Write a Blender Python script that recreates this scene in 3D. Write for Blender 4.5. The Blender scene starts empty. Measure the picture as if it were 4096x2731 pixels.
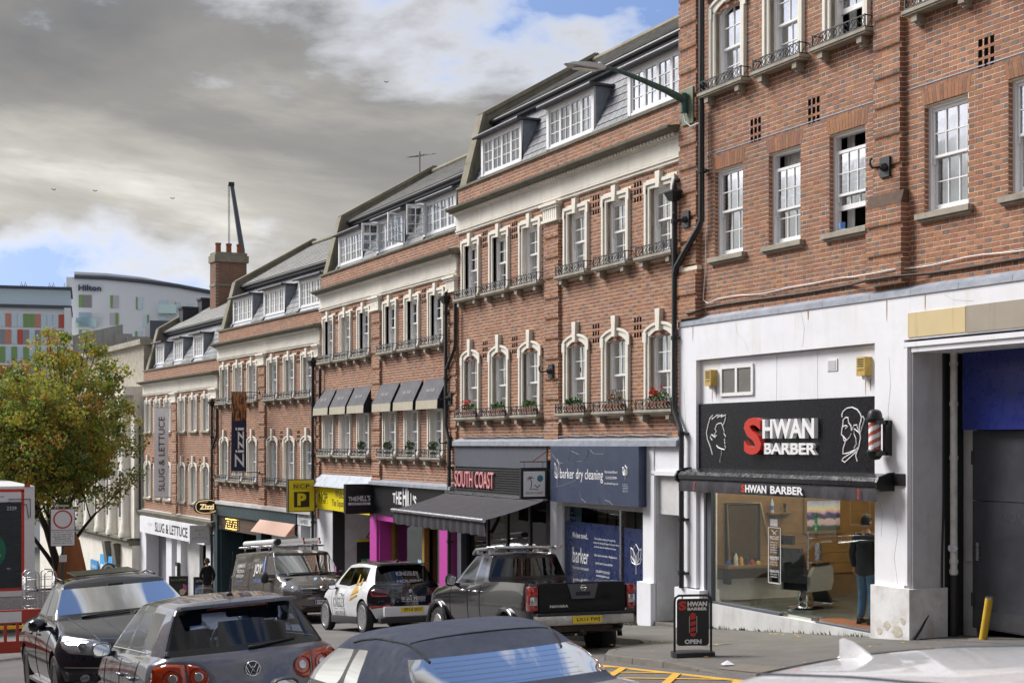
import bpy, bmesh, math, random
import numpy as np
from mathutils import Vector, Matrix
from mathutils.bvhtree import BVHTree
R=math.radians
rng=random.Random(7)
S=bpy.context.scene
COL=S.collection
# ---------------------------------------------------------------- camera
# world: X runs along the terrace (uphill = +X), Y points into the terrace (brick face at Y=0), Z up, camera eye at Z=0
cam=bpy.data.cameras.new('camera'); cam_o=bpy.data.objects.new('camera',cam); COL.objects.link(cam_o)
cam_o.location=(0,-14.586,0); cam_o.rotation_euler=(R(90),0,R(64.794))
cam.sensor_width=36; cam.lens=50.98; cam.shift_y=(1776-1365.5)/4096
cam.clip_start=.05; cam.clip_end=6000
cam.dof.use_dof=True; cam.dof.focus_distance=27; cam.dof.aperture_fstop=5.6
S.camera=cam_o
# ---------------------------------------------------------------- sky
SUN_EL,SUN_AZ=R(42),R(232)     # azimuth measured from +Y towards +X : sun stands down the street, on the street side
W=bpy.data.worlds.new('World'); S.world=W; W.use_nodes=True
nt=W.node_tree; nt.nodes.clear()
def N(t,**k):
    n=nt.nodes.new(t)
    for a,b in k.items(): setattr(n,a,b)
    return n
def L(a,b): nt.links.new(a,b)
def MATH(op,a,b=None,c=None):
    n=N('ShaderNodeMath',operation=op)
    for i,v in enumerate((a,b,c)):
        if v is None: continue
        if isinstance(v,(int,float)): n.inputs[i].default_value=v
        else: L(v,n.inputs[i])
    return n.outputs[0]
def RAMP(f,stops,interp='LINEAR'):
    n=N('ShaderNodeValToRGB'); n.color_ramp.interpolation=interp
    while len(n.color_ramp.elements)>1: n.color_ramp.elements.remove(n.color_ramp.elements[-1])
    for i,(p,c) in enumerate(stops):
        e=n.color_ramp.elements[0] if i==0 else n.color_ramp.elements.new(p)
        e.position=p; e.color=(*c,1) if len(c)==3 else c
    L(f,n.inputs[0]); return n.outputs[0]
def MIXC(f,a,b,mode='MIX'):
    n=N('ShaderNodeMix',data_type='RGBA',blend_type=mode)
    for s,v in ((0,f),(6,a),(7,b)):
        if isinstance(v,(int,float)): n.inputs[s].default_value=v
        elif isinstance(v,tuple): n.inputs[s].default_value=(*v[:3],1)
        else: L(v,n.inputs[s])
    return n.outputs[2]
def NOISE(vec,scale,detail=4,rough=.55,dist=0,dim='3D'):
    n=N('ShaderNodeTexNoise',noise_dimensions=dim); n.inputs['Scale'].default_value=scale; n.inputs['Detail'].default_value=detail
    n.inputs['Roughness'].default_value=rough; n.inputs['Distortion'].default_value=dist
    if vec is not None: L(vec,n.inputs['Vector'])
    return n.outputs[0]
def VMATH(op,a,b):
    n=N('ShaderNodeVectorMath',operation=op)
    for i,v in enumerate((a,b)):
        if isinstance(v,tuple): n.inputs[i].default_value=v
        else: L(v,n.inputs[i])
    return n.outputs[0]
sky=N('ShaderNodeTexSky',sky_type='NISHITA'); sky.sun_disc=False; sky.sun_elevation=SUN_EL; sky.sun_rotation=SUN_AZ
sky.air_density=1.0; sky.dust_density=1.2; sky.ozone_density=1.0
SKYOFF=(28.38,15.93,6.08)
tc=N('ShaderNodeTexCoord'); DIR=tc.outputs['Generated']
mpn=N('ShaderNodeMapping'); mpn.inputs['Scale'].default_value=(1,1,2.3); mpn.inputs['Location'].default_value=SKYOFF; L(DIR,mpn.inputs[0]); CP=mpn.outputs[0]
dens=NOISE(CP,2.6,9,.55,.25)
mask=RAMP(dens,[(.41,(0,0,0)),(.46,(.8,.8,.8)),(.52,(1,1,1))])
body=NOISE(VMATH('ADD',CP,(7.3,4.2,2.0)),2.1,8,.56,.3)
ccol=RAMP(body,[(.32,(5.6,5.5,5.2)),(.40,(4.3,4.2,3.9)),(.46,(2.6,2.5,2.3)),(.54,(1.5,1.46,1.4)),(.68,(.85,.87,.93))])
em=RAMP(dens,[(.42,(1,1,1)),(.51,(0,0,0))])
ccol=MIXC(em,ccol,(4.9,4.85,4.75))
lift=VMATH('ADD',DIR,(0,0,.5)); L(lift,sky.inputs['Vector']) if 'Vector' in sky.inputs else None
skyb=MIXC(1.0,sky.outputs[0],(.80,.86,.96),'MULTIPLY')
col=MIXC(mask,skyb,ccol)
bg=N('ShaderNodeBackground'); bg.inputs[1].default_value=.1; L(col,bg.inputs[0])
wo=N('ShaderNodeOutputWorld'); L(bg.outputs[0],wo.inputs[0])
# ---------------------------------------------------------------- sun behind thin cloud
sl=bpy.data.lights.new('sun','SUN'); sl.energy=2.5; sl.angle=R(28); sl.color=(1,.965,.92)
so=bpy.data.objects.new('sun',sl); COL.objects.link(so)
sd=Vector((math.sin(SUN_AZ)*math.cos(SUN_EL),math.cos(SUN_AZ)*math.cos(SUN_EL),math.sin(SUN_EL)))
so.rotation_euler=sd.to_track_quat('Z','Y').to_euler(); so.location=(-30,-40,40)
vs=S.view_settings; vs.view_transform='Standard'; vs.look='None'; vs.exposure=1.2; vs.gamma=1; vs.use_curve_mapping=False
S.cycles.max_bounces=8; S.cycles.transparent_max_bounces=16; S.cycles.use_denoising=True
# ---------------------------------------------------------------- materials
MATS={}
def mat(name,c,rough=.6,metal=0,var=.12,vscale=6,bump=0,bscale=60,spec=.5,coat=0,vcol=False,dirt=None,streak=None,emit=None,trans=0,flake=0,backdark=False):
    """procedural principled: colour noise, optional vertex colour, dirt patches (colour,amount,scale), vertical streaks"""
    global nt
    if name in MATS: return MATS[name]
    m=bpy.data.materials.new(name); m.use_nodes=True; nt=m.node_tree; MATS[name]=m
    b=nt.nodes['Principled BSDF']; tc=N('ShaderNodeTexCoord'); P=tc.outputs['Object']
    base=(*c,1)
    if vcol:
        a=N('ShaderNodeVertexColor',layer_name='col'); basecol=a.outputs[0]
    else: basecol=None
    n=NOISE(P,vscale,5,.6)
    f=RAMP(n,[(.25,(1-var,)*3),(.75,(1+var*.0+0,)*3)]) if var else None
    src=basecol if basecol is not None else (c[0],c[1],c[2])
    if var: src=MIXC(1.0,src,f,'MULTIPLY')
    if dirt:
        dc,da,ds=dirt
        dn=RAMP(NOISE(P,ds,7,.65,.3),[(.5-.12*da,(0,0,0)),(.5+.28,(da,da,da))])
        src=MIXC(dn,src,dc)
    if streak:
        sc_,sa=streak
        mp=N('ShaderNodeMapping'); mp.inputs['Scale'].default_value=(3.2,3.2,.22); L(P,mp.inputs[0])
        sn=RAMP(NOISE(mp.outputs[0],2.0,6,.6),[(.54,(0,0,0)),(.78,(sa,sa,sa))])
        src=MIXC(sn,src,sc_)
    if isinstance(src,tuple): b.inputs['Base Color'].default_value=(*src,1)
    else: L(src,b.inputs['Base Color'])
    b.inputs['Roughness'].default_value=rough; b.inputs['Metallic'].default_value=metal
    if 'Specular IOR Level' in b.inputs: b.inputs['Specular IOR Level'].default_value=spec
    if coat: b.inputs['Coat Weight'].default_value=coat; b.inputs['Coat Roughness'].default_value=.04
    if rough>.2 and var:
        rn=RAMP(NOISE(P,vscale*2.3,4,.6),[(.3,(max(.05,rough-.1),)*3),(.7,(min(1,rough+.1),)*3)]); L(rn,b.inputs['Roughness'])
    if bump:
        bn=N('ShaderNodeBump'); bn.inputs['Strength'].default_value=bump; bn.inputs['Distance'].default_value=.02
        L(NOISE(P,bscale,6,.65),bn.inputs['Height']); L(bn.outputs[0],b.inputs['Normal'])
    if emit:
        b.inputs['Emission Color'].default_value=(*emit[0],1); b.inputs['Emission Strength'].default_value=emit[1]
    if backdark:
        g=N('ShaderNodeNewGeometry'); d=N('ShaderNodeBsdfDiffuse'); d.inputs[0].default_value=(.03,.03,.032,1)
        mx=N('ShaderNodeMixShader'); L(g.outputs['Backfacing'],mx.inputs[0]); L(b.outputs[0],mx.inputs[1]); L(d.outputs[0],mx.inputs[2])
        L(mx.outputs[0],nt.nodes['Material Output'].inputs[0])
    return m
def glass(name,tint=(.9,.95,.95),refl=1.0,rough=.01,wave=0):
    """thin pane: fresnel mirror over clear transmission"""
    global nt
    if name in MATS: return MATS[name]
    m=bpy.data.materials.new(name); m.use_nodes=True; nt=m.node_tree; nt.nodes.clear(); MATS[name]=m
    ge=N('ShaderNodeNewGeometry'); dt=N('ShaderNodeVectorMath',operation='DOT_PRODUCT'); L(ge.outputs['Normal'],dt.inputs[0]); L(ge.outputs['Incoming'],dt.inputs[1])
    om=MATH('SUBTRACT',1.0,MATH('ABSOLUTE',dt.outputs['Value'])); f=MATH('MINIMUM',MATH('MULTIPLY_ADD',MATH('POWER',om,4.0),.85*refl,.05*refl),1.0)     # Schlick, same from both sides
    t=N('ShaderNodeBsdfTransparent'); t.inputs[0].default_value=(*tint,1)
    g=N('ShaderNodeBsdfGlossy'); g.inputs['Roughness'].default_value=rough; g.inputs['Color'].default_value=(.95,.97,1,1)
    if wave:
        tc=N('ShaderNodeTexCoord'); bn=N('ShaderNodeBump'); bn.inputs['Strength'].default_value=wave; bn.inputs['Distance'].default_value=.02
        L(NOISE(tc.outputs['Object'],3,2,.5),bn.inputs['Height']); L(bn.outputs[0],g.inputs['Normal'])
    mx=N('ShaderNodeMixShader'); L(f,mx.inputs[0]); L(t.outputs[0],mx.inputs[1]); L(g.outputs[0],mx.inputs[2])
    o=N('ShaderNodeOutputMaterial'); L(mx.outputs[0],o.inputs[0]); return m
# ---------------------------------------------------------------- mesh helpers
class MB:
    def __init__(s): s.v=[]; s.f=[]; s.m=[]; s.c=[]; s.cur=0; s.col=None
    def add(s,vs,fs):
        o=len(s.v); s.v.extend(tuple(p) for p in vs)
        for f in fs: s.f.append(tuple(i+o for i in f)); s.m.append(s.cur); s.c.append(s.col)
        return s
    def box(s,x0,x1,y0,y1,z0,z1,skip=()):
        vs=[(x0,y0,z0),(x1,y0,z0),(x1,y1,z0),(x0,y1,z0),(x0,y0,z1),(x1,y0,z1),(x1,y1,z1),(x0,y1,z1)]
        fs={'b':(3,2,1,0),'t':(4,5,6,7),'f':(0,1,5,4),'r':(1,2,6,5),'k':(2,3,7,6),'l':(3,0,4,7)}
        return s.add(vs,[f for k,f in fs.items() if k not in skip])
    def cbox(s,cx,cy,cz,dx,dy,dz): return s.box(cx-dx/2,cx+dx/2,cy-dy/2,cy+dy/2,cz-dz/2,cz+dz/2)
    def hexa(s,p): return s.add(p,[(3,2,1,0),(4,5,6,7),(0,1,5,4),(1,2,6,5),(2,3,7,6),(3,0,4,7)])
    def prism(s,poly,a0,a1,ax='y'):
        """poly 2d outline; ax y: (x,z) extruded y0..y1 ; ax x: (y,z) along x ; ax z: (x,y) along z"""
        def P(p,a): return {'y':(p[0],a,p[1]),'x':(a,p[0],p[1]),'z':(p[0],p[1],a)}[ax]
        n=len(poly); vs=[P(p,a0) for p in poly]+[P(p,a1) for p in poly]
        ar=sum(poly[i][0]*poly[(i+1)%n][1]-poly[(i+1)%n][0]*poly[i][1] for i in range(n))
        cw=(ar>0)==(ax in('x','z'))
        a=tuple(range(n)); fs=[(a[::-1]),tuple(i+n for i in a)]+[(i,(i+1)%n,(i+1)%n+n,i+n) for i in range(n)]
        if not cw: fs=[tuple(reversed(f)) for f in fs]
        return s.add(vs,fs)
    def quad(s,*p): return s.add(p,[tuple(range(len(p)))])
    def tube(s,path,r,n=8,cap=True,closed=False):
        path=[Vector(p) for p in path]; k=len(path); o=len(s.v); rr=r if isinstance(r,(list,tuple)) else [r]*k
        vs=[]; prev=None
        for i,p in enumerate(path):
            if closed: t=path[(i+1)%k]-path[i-1]
            else: t=(path[min(i+1,k-1)]-path[max(i-1,0)])
            t.normalize()
            if prev is None:
                u=t.cross(Vector((0,0,1)))
                if u.length<.1: u=t.cross(Vector((1,0,0)))
            else: u=prev-t*prev.dot(t)
            u.normalize(); prev=u; w=t.cross(u)
            for j in range(n):
                a=2*math.pi*j/n; vs.append(p+u*(rr[i]*math.cos(a))+w*(rr[i]*math.sin(a)))
        fs=[]
        for i in range(k if closed else k-1):
            i2=(i+1)%k
            for j in range(n): fs.append((i*n+j,i*n+(j+1)%n,i2*n+(j+1)%n,i2*n+j))
        if cap and not closed: fs+= [tuple(range(n))[::-1],tuple((k-1)*n+j for j in range(n))]
        return s.add(vs,fs)
    def lathe(s,prof,n=20,c=(0,0,0),ax='z',sx=1,sy=1):
        k=len(prof); vs=[]
        for r,h in prof:
            for j in range(n):
                a=2*math.pi*j/n; x,y=r*math.cos(a)*sx,r*math.sin(a)*sy
                v={'z':(x,y,h),'y':(x,h,y),'x':(h,x,y)}[ax]; vs.append((v[0]+c[0],v[1]+c[1],v[2]+c[2]))
        fs=[]
        for i in range(k-1):
            for j in range(n): fs.append((i*n+j,i*n+(j+1)%n,(i+1)*n+(j+1)%n,(i+1)*n+j))
        if prof[0][0]>1e-6 and prof[-1][0]>1e-6: fs+= [tuple(range(n))[::-1],tuple((k-1)*n+j for j in range(n))]
        if ax=='y': fs=[tuple(reversed(f)) for f in fs]
        return s.add(vs,fs)
    def bar(s,a,b,w,h=None,up=(0,0,1)):
        a,b=Vector(a),Vector(b); t=(b-a).normalized(); u=t.cross(Vector(up))
        if u.length<1e-4: u=t.cross(Vector((1,0,0)))
        u.normalize(); v=u.cross(t); h=h or w; u*=w/2; v*=h/2
        return s.hexa([a-u-v,a+u-v,b+u-v,b-u-v,a-u+v,a+u+v,b+u+v,b-u+v])
    def sphere(s,c,r,n=12,k=7,sz=1): return s.lathe([(r*math.sin(math.pi*i/(k-1))+(1e-7 if i in(0,k-1) else 0),-r*sz*math.cos(math.pi*i/(k-1))) for i in range(k)],n,c)
    def merge(s,o,M=None):
        vs=[M@Vector(p) for p in o.v] if M is not None else o.v
        off=len(s.v); s.v.extend(tuple(p) for p in vs)
        for f,m,c in zip(o.f,o.m,o.c): s.f.append(tuple(i+off for i in f)); s.m.append(m); s.c.append(c)
        return s
    def mesh(s,name,mats,off=(0,0,0),smooth=False):
        me=bpy.data.meshes.new(name); ox,oy,oz=off
        me.from_pydata([(x-ox,y-oy,z-oz) for x,y,z in s.v],[],s.f)
        for m in (mats if isinstance(mats,(list,tuple)) else [mats]): me.materials.append(m)
        me.polygons.foreach_set('material_index',s.m)
        if any(c is not None for c in s.c):
            ca=me.color_attributes.new('col','FLOAT_COLOR','CORNER'); d=np.ones((len(me.loops),4),np.float32); i=0
            for f,c in zip(s.f,s.c):
                d[i:i+len(f),:3]=c if c is not None else (.5,.5,.5); i+=len(f)
            ca.data.foreach_set('color',d.ravel())
        me.validate(); me.update()
        if smooth:
            me.polygons.foreach_set('use_smooth',[True]*len(me.polygons))
            if smooth is not True: me.set_sharp_from_angle(angle=R(smooth))
        return me
BASE={}
I4=Matrix.Identity(4)
def tag(o,label,cat,group=None,kind=None):
    if label: o['label']=label
    if cat: o['category']=cat
    if group: o['group']=group
    if kind: o['kind']=kind
    return o
def thing(name,label,cat,base,frame=I4,group=None):
    o=bpy.data.objects.new(name,None); o.empty_display_size=.2; COL.objects.link(o)
    o.matrix_world=frame@Matrix.Translation(base); BASE[o.name]=Vector(base); return tag(o,label,cat,group)
def part(name,mb,m,parent,smooth=False,kind=None,label=None):
    """coordinates in the frame of the thing"""
    me=mb.mesh(name,m,BASE[parent.name],smooth) if isinstance(mb,MB) else mb
    o=bpy.data.objects.new(name,me); COL.objects.link(o); o.parent=parent; BASE[o.name]=BASE[parent.name]
    if kind: o['kind']=kind
    if label: o['label']=label
    return o
def inst(name,me,parent,loc,base=True):
    """shared mesh, origin placed at loc (frame coordinates)"""
    o=bpy.data.objects.new(name,me); COL.objects.link(o); o.parent=parent
    o.location=Vector(loc)-BASE[parent.name]; BASE[o.name]=Vector(loc); return o
def solo(name,mb,m,label,cat,base,frame=I4,group=None,smooth=False,kind=None):
    """a thing that is one mesh"""
    me=mb.mesh(name,m,base,smooth) if isinstance(mb,MB) else mb
    o=bpy.data.objects.new(name,me); COL.objects.link(o); o.matrix_world=frame@Matrix.Translation(base); BASE[o.name]=Vector(base)
    return tag(o,label,cat,group,kind)
def struct(name,mb,m,smooth=False,kind='structure',parent=None):
    o=bpy.data.objects.new(name,mb.mesh(name,m,(0,0,0),smooth)); COL.objects.link(o); BASE[o.name]=Vector((0,0,0))
    if parent: o.parent=parent
    else: o['kind']=kind
    return o
_TXT={}
def text(s,size=1,ext=.0,bold=0,sx=1,sy=None,spacing=1,align='CENTER'):
    """text as MB in the XZ plane (x right, z up), centred on its box; returns MB with y from -ext to 0"""
    key=(s,ext,bold,spacing,align)
    cu=bpy.data.curves.new('t','FONT'); cu.body=s; cu.size=1; cu.extrude=ext/2/max(size,1e-6) if ext else 0; cu.offset=bold; cu.space_character=spacing; cu.resolution_u=3
    cu.align_x='CENTER'
    o=bpy.data.objects.new('t',cu); me=o.to_mesh(); m=MB()
    xs=[v.co.x for v in me.vertices]; ys=[v.co.y for v in me.vertices]
    if not xs: o.to_mesh_clear(); bpy.data.objects.remove(o); bpy.data.curves.remove(cu); return m
    cx=(min(xs)+max(xs))/2; cy=(min(ys)+max(ys))/2
    if sy is None: kx=size*sx; ky=size
    else: kx=sx/(max(xs)-min(xs)); ky=sy/(max(ys)-min(ys))   # fit into box sx x sy
    m.add([((v.co.x-cx)*kx,-v.co.z*size-ext/2,(v.co.y-cy)*ky) for v in me.vertices],[tuple(p.vertices) for p in me.polygons])
    o.to_mesh_clear(); bpy.data.objects.remove(o); bpy.data.curves.remove(cu); return m
def T(x,y,z): return Matrix.Translation((x,y,z))
def RZ(a): return Matrix.Rotation(R(a),4,'Z')
def RX(a): return Matrix.Rotation(R(a),4,'X')
def RY(a): return Matrix.Rotation(R(a),4,'Y')
def gz(x):
    """height of the terrace side pavement along the hill"""
    if x<-120: return -2.89+.085*(-120+16.9)-.01*( -120-x)*0
    if x>60: return -2.89+.085*(60+16.9)
    return -2.89+.085*(x+16.9)
# ================================================================ palette
M_BRICK=mat('brick',(.4,.2,.1),.85,vcol=True,var=.35,vscale=14,bump=.35,bscale=90,dirt=((.07,.05,.042),.3,1.1),streak=((.13,.085,.065),.55))
M_MORTAR=mat('mortar',(.84,.74,.61),.95,var=.12,vscale=8,bump=.3,bscale=120)
M_STONE=mat('portland_stone',(.78,.745,.665),.8,var=.12,vscale=3,bump=.15,bscale=50,dirt=((.34,.31,.26),.3,1.3),streak=((.40,.36,.29),.4))
M_STONED=mat('weathered_stone',(.22,.20,.165),.9,var=.4,vscale=5,bump=.5,bscale=40,dirt=((.06,.07,.025),.8,2.5))
M_SILL=mat('sill_stone',(.42,.38,.31),.85,var=.3,vscale=4,bump=.3,bscale=50,dirt=((.09,.08,.06),.6,3))
M_WPAINT=mat('white_gloss_paint',(.82,.82,.83),.35,var=.08,vscale=7,dirt=((.42,.38,.33),.22,7))
M_RENDER=mat('white_render',(.79,.80,.85),.7,var=.07,vscale=2,bump=.08,bscale=30,dirt=((.5,.47,.42),.28,1.1),streak=((.52,.47,.36),.35))
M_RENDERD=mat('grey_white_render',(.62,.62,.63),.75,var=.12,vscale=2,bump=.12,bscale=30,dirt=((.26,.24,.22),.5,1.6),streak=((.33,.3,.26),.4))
M_LEAD=mat('lead',(.33,.36,.42),.5,metal=.3,var=.3,vscale=6,bump=.2,bscale=12,dirt=((.55,.55,.55),.35,3))
M_IRON=mat('black_iron',(.018,.02,.024),.45,var=.3,vscale=20,spec=.6)
M_SLATE=mat('slate',(.2,.21,.24),.6,vcol=True,var=.25,vscale=12,bump=.2,bscale=60,dirt=((.30,.30,.25),.3,1.5))
M_GABLE=mat('mossy_gable',(.30,.27,.21),.95,var=.4,vscale=3,bump=.5,bscale=18,dirt=((.10,.11,.035),.65,1.2))
M_WINDOW=glass('window_glass',(.85,.88,.90),3.2,.015,.04)
M_ROOM=mat('room_wall',(.30,.29,.27),.9,var=.2,vscale=1)
M_CURT=mat('net_curtain',(.85,.85,.83),.9,var=.15,vscale=10)
M_BLIND=mat('blind_slat',(.5,.5,.48),.7,var=.1,vscale=8)
M_TERRA=mat('terracotta',(.30,.11,.055),.85,var=.3,vscale=20)
M_BLACK=mat('black_paint',(.012,.012,.014),.4,var=.3,vscale=8)
M_BLACKM=mat('matt_black',(.018,.018,.02),.8,var=.25,vscale=8)
M_ASPH=mat('asphalt_pavement',(.15,.143,.135),.92,var=.4,vscale=1.7,bump=.6,bscale=140,dirt=((.30,.28,.25),.55,75))
M_ROAD=mat('asphalt_road',(.20,.185,.185),.9,var=.35,vscale=.9,bump=.8,bscale=120,dirt=((.07,.07,.075),.6,60))
M_KERB=mat('kerb_concrete',(.20,.185,.16),.9,var=.35,vscale=5,bump=.4,bscale=60,dirt=((.05,.045,.04),.6,4))
M_YEL=mat('yellow_road_paint',(.70,.40,.03),.75,var=.2,vscale=12,dirt=((.18,.15,.11),.5,16))
M_WROAD=mat('white_road_paint',(.70,.70,.66),.8,var=.2,vscale=10,dirt=((.15,.14,.12),.45,14))
M_GROUND=mat('distant_ground',(.12,.12,.11),.95,var=.3,vscale=.2)
M_YELLOW=mat('yellow_panel',(.80,.66,.02),.35,var=.06,vscale=3)
M_NAVY=mat('navy_panel',(.035,.05,.10),.35,var=.15,vscale=2,dirt=((.07,.08,.12),.3,2))
M_NAVYW=mat('navy_window_vinyl',(.010,.022,.085),.3,var=.08,vscale=2)
M_WHITE=mat('white_letter',(.80,.80,.82),.5,var=.04)
M_RED=mat('red_letter',(.55,.035,.02),.4,var=.1)
M_GREYP=mat('slate_grey_paint',(.085,.095,.12),.6,var=.15,vscale=3)
M_TEAL=mat('dark_teal_paint',(.028,.06,.075),.5,var=.2,vscale=3)
M_MAG=mat('magenta_paint',(.52,.05,.36),.5,var=.1,vscale=3,dirt=((.2,.03,.15),.25,5))
M_FABRIC=mat('black_awning_fabric',(.035,.032,.042),.85,var=.2,vscale=5,bump=.2,bscale=200)
M_STEEL=mat('brushed_steel',(.5,.5,.52),.3,metal=1,var=.15,vscale=15)
M_WOODD=mat('dark_oak_boards',(.10,.06,.035),.7,var=.4,vscale=5)
M_PINE=mat('varnished_pine',(.30,.17,.06),.55,var=.45,vscale=2.2,bump=.1,bscale=20)
M_MIRROR=mat('mirror_glass',(.8,.82,.84),.03,metal=1,var=0)
M_CREAM=mat('cream_board',(.62,.50,.28),.8,var=.1,vscale=2,streak=((.4,.25,.08),.6))
M_TAUPE=mat('taupe_board',(.36,.32,.26),.8,var=.15,vscale=2,streak=((.2,.17,.13),.5))
M_BLUE=mat('royal_blue_panel',(.012,.025,.20),.3,var=.1,vscale=2)
M_DOOR=mat('charcoal_steel_door',(.045,.047,.06),.5,var=.4,vscale=1.5,dirt=((.10,.10,.12),.4,1.4))
M_PLASTIC=mat('black_plastic',(.022,.022,.025),.55,var=.15,vscale=20)
# ================================================================ ground
def road_z(x,y):
    t=max(-y-2.4,0); return gz(x)-.13+.01*min(t,5.1)-.055*max(-7.5-y,0)     # crowned carriageway
xs=[-3000,-800,-300,-180,-120]+[-110+5*i for i in range(35)]+[80,200,800,3000]
def sheet(zf,xs,ys):
    m=MB(); n=len(ys)
    m.v=[(x,y,zf(x,y)) for x in xs for y in ys]
    for i in range(len(xs)-1):
        for j in range(n-1): m.f.append((i*n+j,(i+1)*n+j,(i+1)*n+j+1,i*n+j+1)); m.m.append(0); m.c.append(None)
    return m
struct('ground',sheet(lambda x,y:gz(x)-.45-(.0 if abs(y)<40 else .6),xs,[-3000,-600,-120,-40,-14,0,40,120,600,3000]),M_GROUND)
road=struct('road',sheet(road_z,[-119+3*i for i in range(50)]+[40],[-13.2,-11,-9,-7.5,-5,-3.5,-1.8]),M_ROAD,True)
# pavement with kerb line that steps out in front of the barber shop
KERB=[(-110,-2.3),(-20.9,-2.3),(-20.3,-2.6),(-19.3,-3.9),(-18.4,-4.45),(-17,-4.55),(-14,-4.65),(30,-4.75)]
def kerb_y(x):
    for (a,b),(c,d) in zip(KERB,KERB[1:]):
        if a<=x<=c: return b+(d-b)*(x-a)/(c-a)
    return -4.75
def drop(x): return 0 if x<-16.6 else min(.1,(x+16.6)*.055)      # kerb lowered for the garage crossing
def pav_z(x,y):
    k=kerb_y(x); t=max(0,min(1,(y)/(k))) if y<0 else 0
    return gz(x)-.03*t-drop(x)*max(0,(t-.55)/.45)
m=MB(); px=[-110+i*2 for i in range(43)]+[-24+.4*i for i in range(46)]+[-4+2*i for i in range(17)]
fr=[1.6,.4,0,-.25,-.5,-.7,-.85,-.97]
for x in px:
    k=kerb_y(x)
    for f in fr:
        y=f if f>0 else k*(-f) 
        m.v.append((x,y,pav_z(x,y)))
for i in range(len(px)-1):
    for j in range(len(fr)-1): m.f.append((i*8+j,i*8+j+1,(i+1)*8+j+1,(i+1)*8+j)); m.m.append(0); m.c.append(None)
pav=struct('pavement',m,M_ASPH,True)
x=-22.9
while x<4:
    x2=x+(.9 if x>-24 else 2)
    y1,y2=kerb_y(x),kerb_y(x2); g=.008
    def kt(xx): return gz(xx)-.03-drop(xx)+.004
    d1,d2=.14,.14; k=MB(); z1,z2=kt(x+g),kt(x2-g)
    k.hexa([(x+g,y1-.02,z1-.35),(x2-g,y2-.02,z2-.35),(x2-g,y2+d2,z2-.35),(x+g,y1+d1,z1-.35),(x+g,y1+.015,z1),(x2-g,y2+.015,z2),(x2-g,y2+d2,z2),(x+g,y1+d1,z1)])
    struct('kerb_stone',k,M_KERB,parent=pav); x=x2
k=MB()
for (a,b) in zip([-110+4*i for i in range(22)],[-106+4*i for i in range(22)]):
    k.hexa([(a,-2.32,gz(a)-.4),(b-.01,-2.32,gz(b)-.4),(b-.01,-2.16,gz(b)-.4),(a,-2.16,gz(a)-.4),(a,-2.3,gz(a)-.025),(b-.01,-2.3,gz(b)-.025),(b-.01,-2.16,gz(b)-.025),(a,-2.16,gz(a)-.025)])
struct('kerb_run',k,M_KERB,parent=pav)
# near pavement, behind the parked cars and under the camera
struct('near_pavement',sheet(lambda x,y:gz(x)-.28,[-119+3*i for i in range(60)],[-20,-16.5,-13.0]),M_ASPH)
# yellow box junction hatching in the carriageway
def line_on_road(name,a,b,w,mt,h=.005,n=6):
    a,b=Vector(a),Vector(b); t=(b-a).normalized(); u=Vector((-t.y,t.x))*w/2; m=MB(); vs=[]
    for i in range(n+1):
        p=a.lerp(b,i/n)
        for q in (p-u,p+u): vs.append((q.x,q.y,road_z(q.x,q.y)+h))
    m.add(vs,[(2*i,2*i+1,2*i+3,2*i+2) for i in range(n)])
    return struct(name,m,mt,parent=road)
BX0,BX1,BY0,BY1=-18.3,-9.5,-8.9,-4.95
for a,b in (((BX0,BY1),(BX1,BY1)),((BX0,BY0),(BX1,BY0)),((BX0,BY0),(BX0,BY1)),((BX1,BY0),(BX1,BY1))): line_on_road('yellow_line',a,b,.15,M_YEL)
def clipseg(p,d):
    ts=[]
    for i,(lo,hi) in enumerate(((BX0,BX1),(BY0,BY1))):
        t1,t2=(lo-p[i])/d[i],(hi-p[i])/d[i]; ts.append((min(t1,t2),max(t1,t2)))
    t0,t1=max(t[0] for t in ts),min(t[1] for t in ts)
    return None if t1-t0<.3 else ((p[0]+d[0]*t0,p[1]+d[1]*t0),(p[0]+d[0]*t1,p[1]+d[1]*t1))
for k in range(-8,14):
    for dd in ((1,.75),(1,-.75)):
        s_=clipseg((BX0+k*1.35,BY0 if dd[1]>0 else BY1),dd)
        if s_: line_on_road('yellow_line',s_[0],s_[1],.11,M_YEL,.009 if dd[1]>0 else .013)
for i in range(2):
    a=-14.75+.22*i
    m=MB(); m.add([(a,-.36,gz(a)+.006),(a+.13,-.36,gz(a+.13)+.006),(a+.55,.35,gz(a+.55)+.006),(a+.42,.35,gz(a+.42)+.006)],[(0,1,2,3)]); struct('white_line',m,M_WROAD,parent=pav)
for (x,y,a,w,d) in ((-15.3,-4.05,12,.75,.5),(-18.9,-2.35,8,.6,.45)):      # access covers let into the pavement
    mm=MB(); vs=[]
    for sx,sy in ((-1,-1),(1,-1),(1,1),(-1,1)):
        q=RZ(a)@Vector((sx*w/2,sy*d/2,0)); vs.append((x+q.x,y+q.y,pav_z(x+q.x,y+q.y)+.006))
    mm.add(vs,[(0,1,2,3)]); struct('access_cover',mm,mat('cover_concrete',(.19,.165,.135),.9,var=.3,vscale=9,bump=.3),parent=pav)
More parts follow.
